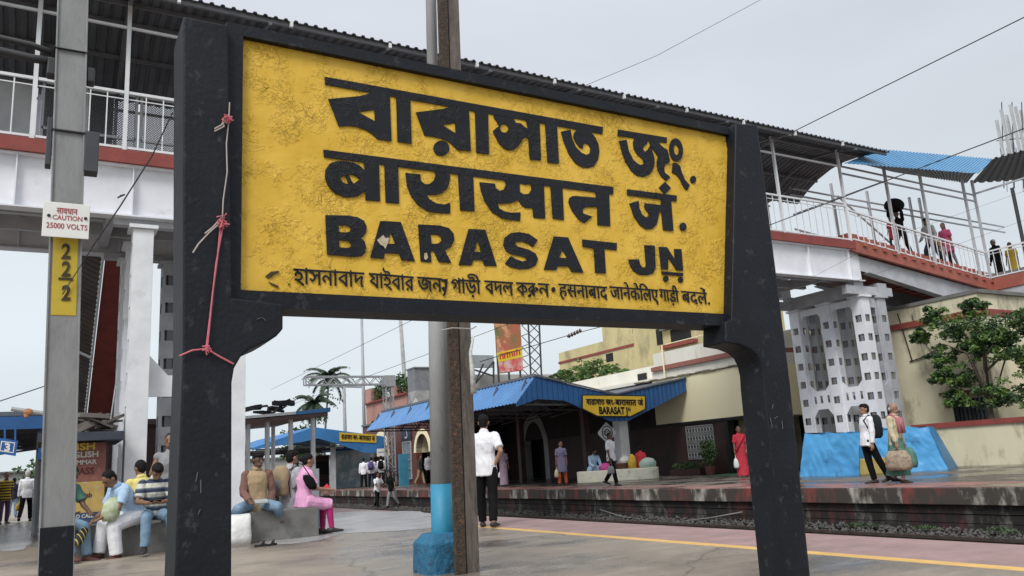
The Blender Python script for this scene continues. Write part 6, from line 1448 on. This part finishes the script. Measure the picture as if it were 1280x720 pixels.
    J = dict(P=P0 * k, T=T, U=U, N=Nf, H=H * k, hu=hu, hf=hf, hs=hs, S=S * k, A={s: [v * k for v in A[s]] for s in A}, L={s: [v * k for v in hips[s]] for s in hips}, k=k)
    J['W'] = lambda v: Matrix.Translation(root.location) @ (Matrix.Rotation(R(face), 4, 'Z') @ Vector(v))
    J['root'] = root
    return J
def held(J, name, label, cat, build, at=None, group=None):
    """a thing carried by a person, built in that person's own frame"""
    t = thing(name, label, cat, J['W'](at if at is not None else J['P']), J['root'].rotation_euler[2], group); off = Vector(at if at is not None else J['P']); build(t, off); return t
def backpack(J, label, mat, mat2=None, sc__=1.0):
    c = J['P'] + J['T'] * .33 - J['N'] * .21
    def f(t, off):
        U, N, T = J['U'], J['N'], J['T']; s = sc__
        m = MB().loft([(c - T * .24 * s - off, U * .13 * s, N * .06), (c - T * .20 * s - off, U * .15 * s, N * .10), (c + T * .05 * s - off, U * .155 * s, N * .105), (c + T * .18 * s - off, U * .13 * s, N * .085), (c + T * .235 * s - off, U * .08, N * .05)], 16, .7); m.build('bag', mat, t, local=True, smooth=True)
        m = MB().loft([(c - T * .18 * s - N * .08 - off, U * .10, N * .05), (c - T * .02 * s - N * .085 - off, U * .105, N * .05), (c + T * .02 * s - N * .07 - off, U * .08, N * .03)], 12, .7); m.build('pocket', mat2 or mat, t, local=True, smooth=True)
        for sx in (1, -1):
            p = [J['S'] + U * sx * .10 - N * .12, J['S'] + U * sx * .11 + T * .062, J['S'] + U * sx * .12 + N * .118 - T * .05, J['P'] + U * sx * .165 + T * .27 + N * .05, J['P'] + U * sx * .165 + T * .2 - N * .10]; MB().tube([v - off for v in p], .017, 6).build('strap', mat2 or mat, t, local=True, smooth=True)
    return held(J, 'backpack', label, 'backpack', f)
def handbag(J, s, label, mat, w_=.16, h_=.26, d_=.07, drop=.10, cat='bag', name='bag', group=None):
    wr = J['A'][s][2] + Vector((0, 0, -.10)); 
    def f(t, off):
        MB().loft([((0, 0, -drop - h_), (w_ * .85, 0, 0), (0, d_ * .9, 0)), ((0, 0, -drop - h_ * .8), (w_, 0, 0), (0, d_ * 1.15, 0)), ((0, 0, -drop - h_ * .35), (w_ * .95, 0, 0), (0, d_, 0)), ((0, 0, -drop), (w_ * .7, 0, 0), (0, d_ * .4, 0))], 16, .6).build('body', mat, t, local=True, smooth=True)
        MB().tube([(-w_ * .4, 0, -drop), (-.02, 0, .0), (.02, 0, .0), (w_ * .4, 0, -drop)], .008, 6).build('handle', mat, t, local=True)
    t = thing(name, label, cat, J['W'](wr), J['root'].rotation_euler[2] + R(90), group); f(t, wr); return t
def facing(p, deg=0):
    """rotation about z that turns +Y toward the camera, plus deg"""
    return math.degrees(math.atan2(-p[1], -p[0])) - 90 + deg
WHITE = cloth('white', (.80, .80, .82), (.72, .72, .75)); BLACKC = cloth('black', (.007, .007, .008)); NAVY = cloth('navy', (.02, .025, .05)); JEANS = cloth('jeans', (.22, .32, .42), (.13, .21, .31), sc_=5)
LBLUE = cloth('pale_blue', (.42, .56, .74), (.36, .49, .67)); KHAKI = cloth('khaki', (.36, .28, .17)); GREYC = cloth('grey', (.30, .30, .31)); PINKC = cloth('pink', (.78, .40, .62), (.70, .34, .55)); MAG = cloth('magenta', (.45, .03, .17))
REDC = cloth('red', (.55, .05, .07), (.42, .035, .05)); YELC = cloth('yellow', (.60, .40, .06)); TEALC = cloth('teal', (.08, .30, .32)); MAROON = cloth('brown', (.13, .06, .05)); CREAMC = cloth('cream', (.60, .53, .36), (.48, .42, .28)); GREENC = cloth('green', (.12, .25, .19), (.06, .14, .12))
POLO = stripes('cloth_striped', [(.58, .58, .52), (.03, .045, .09), (.12, .15, .18)], 2, .13, [0, .5, .85], rough=.85)
BUMBLE = stripes('cloth_bands', [(.55, .40, .03), (.02, .02, .02)], 2, .09, [0, .5], rough=.85)
FLORAL = cloth('floral', (.50, .10, .07), (.10, .14, .32), sc_=22); SAREE = cloth('saree_red', (.62, .06, .08), (.46, .04, .07), sc_=16); PRINT = cloth('saree_print', (.50, .30, .24), (.14, .18, .35), sc_=18); PATCH = cloth('patchwork', (.42, .36, .25), (.22, .15, .13), sc_=14)
V1 = .0085
# the man in the white T-shirt walking away
J = person('man in white T-shirt and black trousers walking away beside the rusty post, hand on hip', onz(611, 659), facing(onz(611, 659), 168), 1.70, SKIN2, ('short', None), ('tee', WHITE), ('trousers', BLACKC), 2, ((-9, 3, 10), (9, 3, 2)), ((-26, 22, 16, -30), (-6, 8, 6, 2)), (0, 4), shoe=SHOE, vox=V1)
# seated on the bench, left group
J = person('man in pale blue shirt and white trousers bending forward on the bench', Vector((1.20, 12.96, 0)), 114, 1.68, SKIN, ('short', None), ('shirt', LBLUE, 'half'), ('loose', WHITE), 37, ((78, 6, 70), (74, 4, 82)), ((20, 6, 52, -10), (24, 8, 62, -16)), (26, 6), BZ, MAROON, V1)
def um(t, off):
    a = Vector((0, 0, 0)); MB().loft([(a, (.012, 0, 0), (0, .012, 0)), ((-.05, .12, -.06), (.04, 0, .03), (0, .02, .03)), ((-.13, .30, -.17), (.055, 0, .04), (0, .03, .04)), ((-.16, .38, -.22), (.02, 0, .02), (0, .02, .02))], 12).build('canopy', stripes('umbrella_bands', [(.015, .015, .016), (.45, .36, .08)], 1, .075, [0, .78]), t, local=True, smooth=True)
    MB().tube([(0, 0, 0), (.05, -.12, .07), (.06, -.16, .05)], .012, 8).build('handle', BLK, t, local=True)
wr = J['A'][1][2]; t_ = thing('umbrella', 'folded black umbrella with yellow bands held by the man in pale blue', 'umbrella', J['W'](wr + Vector((0, .04, -.04))), J['root'].rotation_euler[2] + R(20)); um(t_, None)
J = person('man in jeans mostly hidden behind the grey mast, seated at the left end of bench', Vector((.20, 13.08, 0)), 215, 1.66, SKIN3, ('short', None), ('shirt', GREENC, 'half'), ('jeans', JEANS), 18, ((80, 6, 62), (76, 6, 66)), ((26, 8, 74, -12), (26, 8, 66, -14)), (30, 0), BZ, MAROON)
bg_ = MB().loft([((.82, 12.62, .50), (.08, 0, 0), (0, .05, 0)), ((.83, 12.62, .58), (.12, 0, 0), (0, .08, 0)), ((.85, 12.64, .74), (.11, 0, 0), (0, .07, 0)), ((.88, 12.66, .82), (.05, 0, 0), (0, .03, 0))], 14)
tag(bg_.build('bag', M('bag_pale_green', (.50, .52, .40), (.22, .30, .12), sc_=9, rough=.5, bump=.8, bsc=10), smooth=True), 'crumpled white and green bag on the lap beside the pale blue shirt', 'bag')
J = person('man in striped polo shirt looking at a phone on the bench', Vector((1.42, 12.98, 0)), 176, 1.66, SKIN, ('tuft', None), ('shirt', POLO, 'half'), ('jeans', JEANS), 22, ((84, 4, 80), (80, 18, 74)), ((26, 14, 84, -38), (26, 14, 84, -38)), (32, 12), BZ, SHOE, V1)
c = (J['A'][1][2] + J['A'][-1][2]) / 2 + Vector((0, .06, .02)); tag(MB().box((0, 0, 0), (.15, .075, .01), rot=Matrix.Rotation(.5, 3, 'X')).build('phone', BLK), 'dark mobile phone held by the man in striped polo', 'phone')
o = [x for x in COL.objects if x.name.startswith('phone')][-1]; o.location = J['W'](c); o.rotation_euler = (0, 0, R(176))
J = person('man in yellow shirt seated with his back turned behind the pale blue shirt', Vector((1.30, 13.40, 0)), 10, 1.66, SKIN, ('short', None), ('shirt', cloth('light_yellow', (.72, .62, .22)), 'half'), ('trousers', GREYC), 6, ((82, 6, 78), (82, 6, 78)), None, (10, 20), BZ, SHOE)
J = person('man in grey sleeveless vest and teal shorts standing behind the left black post', Vector((ony(211, 640, 13.75).x, 13.75, 0)), 165, 1.72, SKIN, ('short', None), ('vest', GREYC), ('shorts', TEALC), 4, None, ((18, 16, 60, -30), (18, 26, 62, -40)), (0, 0), shoe=MAROON, vox=.011)
# right group
J = person('man in tan and brown shirt sitting cross legged on the bench', Vector((2.90, 13.12, 0)), 172, 1.70, SKIN3, ('tuft', None), ('shirt', cloth('tan_shirt', (.42, .31, .19), (.36, .26, .155)), 'long', cloth('brown_sleeve', (.22, .12, .10), (.17, .09, .075))), ('jeans', JEANS), 6, ((84, 30, 150), (84, 28, 146)), ((14, 7, 58, -20), (-6, 15, 18, -8)), (6, 26), BZ, None, V1)
tag(MB().box((2.90, 12.80, .60), (.19, .13, .015), rot=Matrix.Rotation(.4, 3, 'X')).build('folder', M('paper_white', (.36, .38, .38), rough=.7)), 'pale folded paper in the hands of the cross legged man', 'paper')
J = person('young man in grey T-shirt with spectacles seated behind the woman in pink', Vector((3.50, 13.42, 0)), -62, 1.72, SKIN2, ('tuft', None), ('tee', cloth('heather', (.46, .47, .50))), ('jeans', JEANS), 2, ((82, 6, 78), (82, 6, 78)), None, (4, -6), BZ, SHOE, .010)
backpack(J, 'khaki backpack worn by the young man with spectacles', KHAKI, cloth('grey_strap', (.22, .22, .22)))
def specs(t, off):
    for s in (1, -1): t_ = MB().tube([J['H'] + J['hf'] * .10 + J['hs'] * (s * .032 + .026 * math.cos(a)) + J['hu'] * (.014 + .02 * math.sin(a)) - off for a in [math.pi * i / 6 for i in range(13)]], .004, 5).build('rim', BLK, t, local=True); MB().tube([J['H'] + J['hf'] * .10 + J['hs'] * s * .058 + J['hu'] * .018 - off, J['H'] + J['hs'] * s * .085 + J['hu'] * .02 - off], .004, 5).build('temple', BLK, t, local=True)
held(J, 'spectacles', 'dark rimmed spectacles on the young man in grey', 'glasses', specs)
J = person('woman in pink kurta and magenta leggings sitting at the right end of bench', Vector((3.62, 13.06, 0)), -82, 1.58, SKIN2, ('bun', None), ('kurta', PINKC), ('leggings', MAG), 5, ((80, 4, 74), (77, 4, 78)), ((22, 8, 82, -10), (24, 8, 84, -10)), (10, -6), BZ, SHOE, V1, True)
def bagf(t, off):
    MB().loft([((.05, 0, -.12), (.05, 0, 0), (0, .03, 0)), ((.03, 0, -.06), (.085, 0, 0), (0, .045, 0)), ((-.02, 0, .05), (.085, 0, 0), (0, .045, 0)), ((-.05, 0, .11), (.05, 0, 0), (0, .03, 0))], 12, .75).build('body', BLACKC, t, local=True, smooth=True)
t_ = thing('handbag', 'small black handbag held under the arm of the woman in pink', 'bag', J['W']((.20, .02, .84)), R(-82 + 70)); bagf(t_, None)
MB().tube([(0, 0, .1), (-.12, -.1, .28), (-.25, -.16, .30), (-.33, -.16, .02), (-.30, -.12, -.22)], .008, 5).build('strap', BLACKC, t_, local=True)
t_ = thing('parcel', 'red and brown parcel resting on the lap of the woman in pink', 'parcel', J['W']((.02, .42, .66)), 0); MB().box((0, 0, 0), (.16, .13, .09), rz=.4).build('wrap', M('parcel_brown', (.42, .30, .22), (.3, .2, .14), sc_=9), t_, local=True, bevel=.02); MB().prism([(-.12, .02, .045), (.02, -.06, .045), (.0, .06, .13)], (.01, .03, .0)).build('flap', REDC, t_, local=True)
# people on the far platform
def far(label, px, py, deg, **k):
    p = onz(px, py); return person(label, p, facing(p, deg), **k)
walkR, walkL = ((16, 3, 6), (-14, 3, 24)), ((-12, 3, 22), (16, 3, 6))
J = far('woman in blue and orange printed kurta standing on far platform with a cream bag', 704, 607, -6, h=1.56, skin=SKIN, hair=('bun', None), top=('kurta', cloth('blue_print', (.10, .14, .28), (.24, .17, .20), sc_=20)), bottom=('trousers', cloth('orange', (.60, .13, .05))), female=True, head=(0, 40), shoe=SHOE)
handbag(J, 1, 'cream cloth bag carried by the woman in blue and orange', cloth('cream_bag', (.62, .55, .36)), .14, .28)
J = far('man in white shirt and black trousers walking before the round planter seat', 767, 607, 60, h=1.68, skin=SKIN3, top=('shirt', WHITE, 'half'), bottom=('trousers', BLACKC), legs=walkR, shoe=SHOE, head=(0, -10))
handbag(J, 1, 'grey shopping bag in the hand of the man walking past the planter', GREYC, .11, .24)
J = far('woman in printed saree standing in shade behind the man in white T-shirt', 631, 608, 150, h=1.55, hair=('bun', None), top=('saree', PRINT), bottom=('skirt', PRINT), female=True)
handbag(J, -1, 'white bag hanging at the side of the printed saree', SIGNW, .08, .22)
pw = Vector((21.0, 20.35, 0)); pw = onz(930, 597); J = person('woman in red saree standing by the open doorway', pw, facing(pw, 10), 1.60, SKIN, ('bun', None), ('saree', SAREE), ('skirt', SAREE), female=True, arms=((6, 10, 20, 4), (6, 10, 40, -10)))
d_ = MB(); P_, T_, U_ = J['P'], J['T'], J['U']
d_.tube([P_ + T_ * .48 + U_ * -.12 + Vector((0, .10, 0)), P_ + T_ * .3 + Vector((0, .15, 0)), P_ + U_ * .16 + Vector((0, .12, 0))], .055, 10); d_.build('drape', SAREE, J['root'], local=True, smooth=True)
handbag(J, 1, 'white carrier bag held by the woman in red saree', SIGNW, .10, .30)
J = far('young man in white shirt walking left with a black backpack past the blue tarpaulin', 1092, 604.5, -62, h=1.70, skin=SKIN2, hair=('tuft', None), top=('shirt', WHITE), bottom=('trousers', BLACKC), legs=((-4, 3, 6), (-20, 2, 4)), lean=-6, shoe=SHOE, vox=.010, arms=((2, 6, 4, 2), (4, 8, 8, 2)))
backpack(J, 'black backpack on the young man in white shirt at right', cloth('bag_black', (.02, .024, .03)), NAVY, 1.05)
J = far('old man with white hair, pink scarf and lungi carrying bags past the blue tarpaulin', 1128, 603.5, 62, h=1.66, skin=SKIN2, hair=('bald', HAIRG), top=('shirt', CREAMC), bottom=('lungi', GREENC), lean=4, shoe=SHOE, vox=.010, legs=((10, 3, 6), (-10, 3, 10)))
sc_mb = MB()
for sx in (1, -1): sc_mb.tube([J['S'] + J['U'] * sx * .06 - J['N'] * .11, J['S'] + J['U'] * sx * .09 + J['T'] * .055, J['S'] + J['U'] * sx * .08 + J['N'] * .125 - J['T'] * .03, J['P'] + J['U'] * sx * .08 + J['N'] * .16 + J['T'] * .16], .04, 8)
t_ = thing('scarf', 'pink cloth scarf round the neck of the old man', 'scarf', J['W']((0, 0, 0)), J['root'].rotation_euler[2]); sc_mb.build('cloth', cloth('scarf_pink', (.45, .17, .19)), t_, local=True, smooth=True)
handbag(J, 1, 'large patchwork shopping bag in the near hand of the old man', PATCH, .27, .40, .12, .05, group='bags of the old man')
handbag(J, -1, 'green cloth bag slung at the far side of the old man', GREENC, .22, .42, .12, .0, group='bags of the old man')
# vendors on the planter seat
SEATP = [PSA + PSD * (.55) + PSN * .55, PSA + PSD * 1.95 + PSN * .6]
J = person('person in pale blue sitting on the left part of the planter seat', SEATP[0], facing(SEATP[0], 25), 1.62, SKIN3, ('short', None), ('shirt', LBLUE), ('loose', LBLUE), 22, ((86, 30, 120), (86, 30, 120)), ((20, 10, 60, -20), (20, 10, 60, -20)), (20, 0), .42)
J = person('person in red top sitting beside the yellow sack on the planter seat', PSA + PSD * 2.35 + PSN * .6, facing(SEATP[1], 160), 1.55, SKIN3, ('bun', None), ('kurta', REDC), ('skirt', cloth('mint', (.42, .55, .48))), 10, ((60, 30, 100), (60, 30, 100)), None, (10, 0), .42, female=True)
def heap(name, label, cat, p, r, mat):
    t = thing(name, label, cat, p, 0); MB().loft([((0, 0, 0), (r[0], 0, 0), (0, r[1], 0)), ((0, 0, r[2] * .5), (r[0] * 1.05, 0, 0), (0, r[1] * 1.05, 0)), ((.02, 0, r[2] * .85), (r[0] * .7, 0, 0), (0, r[1] * .7, 0)), ((.0, 0, r[2]), (r[0] * .25, 0, 0), (0, r[1] * .25, 0))], 14).build('bundle', mat, t, local=True, smooth=True)
zz = Vector((0, 0, .42))
heap('bundle', 'bright pink bundle beside the person in pale blue', 'bundle', PSA + PSD * 1.05 + PSN * .35 + zz, (.26, .2, .26), cloth('hot_pink', (.62, .10, .35)))
heap('bundle', 'yellow sack standing next to the person in red top', 'bundle', PSA + PSD * 2.05 + PSN * .4 + zz, (.16, .15, .52), YELC)
heap('bundle', 'pale mint cloth bundle at the right end of planter seat', 'bundle', PSA + PSD * 2.62 + PSN * .4 + zz, (.34, .24, .36), cloth('mint', (.42, .55, .48)))
heap('bundle', 'white sack on a dark basket behind the planter seat', 'bundle', PSA + PSD * 1.75 + PSN * .9 + zz + Vector((0, 0, .18)), (.24, .2, .30), SIGNW)
t_ = thing('basket', 'dark red vendor basket in the middle of planter seat', 'basket', PSA + PSD * 1.7 + PSN * .85 + zz, 0); MB().loft([((0, 0, 0), (.3, 0, 0), (0, .25, 0)), ((0, 0, .2), (.38, 0, 0), (0, .3, 0))], 16).build('body', MAROON, t_, local=True)
# far along the platform
J = far('man in white shirt standing left of the purple backpack on far platform', 455, 611, 170, h=1.66, top=('shirt', WHITE), bottom=('trousers', BLACKC), group='people under the farther canopy')
J = far('man with purple backpack standing under the farther canopy', 465, 610, 170, h=1.70, top=('shirt', WHITE), bottom=('trousers', NAVY), group='people under the farther canopy'); backpack(J, 'purple backpack on a man under the farther canopy', cloth('purple', (.10, .08, .22)))
J = far('man with black backpack beside the lattice mast foot', 477, 609, 175, h=1.74, top=('shirt', WHITE), bottom=('trousers', BLACKC), group='people under the farther canopy'); backpack(J, 'black backpack on the man beside the lattice mast', BLACKC)
J = far('person in dark top and khaki trousers before the brick arch', 526, 606, 60, h=1.66, top=('shirt', cloth('olive', (.06, .06, .05))), bottom=('trousers', KHAKI), legs=walkL)
J = far('man in white shirt with dark bag standing before the brick arch', 537, 606.5, 150, h=1.70, top=('shirt', WHITE), bottom=('trousers', BLACKC))
for px, py, lab, tp, dg in ((472, 636, 'man in white shirt crossing the tracks', WHITE, 40), (490, 634.5, 'man in black shirt crossing the tracks with arm out', BLACKC, -50)):
    p = onz(px, py, ZT); person(lab, p, facing(p, dg), 1.60, SKIN3, ('short', None), ('shirt', tp, 'half'), ('trousers', BLACKC if tp is WHITE else GREYC), 6, walkR, ((30, 10, 70, 0), (10, 40, 40, 40)), shoe=SHOE, vox=.014)
# far left platform
far('man in black and yellow striped shirt at the left picture edge', 4, 655, 20, h=1.66, top=('tee', BUMBLE), bottom=('trousers', cloth('violet', (.12, .07, .14))), group='people on the left platform', shoe=SHOE)
far('person in dark clothes walking far off between striped shirt and white shirt', 15, 647, 180, h=1.60, top=('shirt', NAVY), bottom=('jeans', JEANS), group='people on the left platform')
J = far('man in white shirt walking away under the left shelter with a yellow bag', 31, 652, 170, h=1.72, skin=SKIN3, hair=('short', HAIRG), top=('shirt', WHITE), bottom=('trousers', BLACKC), legs=walkR, group='people on the left platform', shoe=SHOE); handbag(J, -1, 'yellow bag carried by the man under the left shelter', YELC, .09, .26)
far('person in red far away in the doorway below the farther canopy', 419, 606, 0, h=1.66, top=('shirt', REDC), bottom=('trousers', KHAKI))
# on the bridge steps
def climb(px, y=16.5): 
    p = ony(px, 320, y); return Vector((p.x, y, sz(min(p.x, SX1)) + .60))
p = climb(1131); J = person('person climbing the steps with a big dark load on the head', p, 100, 1.66, SKIN3, ('short', None), ('shirt', BLACKC), ('trousers', BLACKC), 12, ((30, 3, 20), (-14, 3, 22)), ((150, 14, 170, -6), (150, 14, 170, -6)), (0, 0), shoe=SHOE)
hd_ = J['W'](J['H'] + Vector((0, .02, .13))); t_ = thing('head_load', 'large dark bundle carried on the head on the bridge steps', 'bundle', hd_, 0); mb = MB(); mb.ball((0, 0, .22), (.40, .32, .26), 14).ball((.18, .05, .2), (.22, .2, .2), 10).ball((-.2, 0, .22), (.22, .22, .2), 10); lump(mb, 'bundle', BLACKC, t_, .03, 2)
p = climb(1121, 16.25); person('child in red dress beside the person with the head load', p, 100, 1.16, SKIN3, ('short', None), ('kurta', REDC), ('leggings', NAVY), 4, ((20, 3, 16), (-12, 3, 20)), female=True)
p = climb(1168); person('man in grey shirt and dark trousers going up the bridge steps', p, 85, 1.80, SKIN3, ('tuft', None), ('shirt', GREYC), ('trousers', NAVY), 12, ((34, 3, 30), (-10, 3, 20)), ((10, 10, 50, -10), (-10, 10, 20, 0)), shoe=SHOE)
p = climb(1187, 16.3); J = person('woman in pink and yellow with long hair on the bridge steps', p, 95, 1.66, SKIN, ('long', None), ('kurta', cloth('rose', (.40, .07, .15))), ('leggings', GREYC), 10, ((24, 3, 20), (-10, 3, 16)), female=True, shoe=SHOE)
p = climb(1183, 16.8); person('person in yellow top half hidden behind the woman in pink on the steps', p, 95, 1.60, SKIN, ('short', None), ('tee', YELC), ('trousers', NAVY), 8, ((24, 3, 20), (-10, 3, 16)))
p = Vector((ony(1248, 330, 16.8).x, 16.8, SZ1 + .50)); J = person('person in long black garment with grey cap standing at the step landing', p, 70, 1.78, SKIN3, ('short', HAIRG), ('shirt', BLACKC), ('skirt', BLACKC), 4)
p = Vector((ony(1267, 330, 16.6).x, 16.6, SZ1 + .50)); J = person('woman in yellow dress with black scarf on the step landing', p, 95, 1.66, SKIN3, ('long', None), ('kurta', YELC), ('skirt', cloth('mustard', (.48, .30, .05), (.40, .06, .12), sc_=4)), 4, female=True)
# parked motorcycles far off beside the mast read as a dark tangle of wheels
for px, lab in ((482, 'dark bicycle leaning near the lattice mast, left one'), (487, 'dark bicycle leaning near the lattice mast, right one')):
    q = ony(px, 604, 43.6); t_ = thing('bicycle', lab, 'bicycle', (q.x, 43.3, 0), R(12), 'bicycles by the lattice mast')
    for s in (-.5, .5): MB().tube([(s + .32 * math.cos(a), 0, .34 + .32 * math.sin(a)) for a in [2 * math.pi * i / 20 for i in range(21)]], .02, 5).build('wheel', BLK, t_, local=True)
    MB().tube([(-.5, 0, .34), (-.15, 0, .85), (.35, 0, .85), (.5, 0, .34)], .018, 5).tube([(-.15, 0, .85), (-.05, 0, .34), (.35, 0, .85)], .018, 5).tube([(-.5, 0, .34), (-.05, 0, .34)], .018, 5).tube([(.35, -.25, 1.02), (.35, 0, .95), (.35, .25, 1.02)], .016, 5).build('frame', BLK, t_, local=True); MB().ball((-.17, 0, .92), (.13, .07, .04), 8).build('saddle', BLK, t_, local=True)
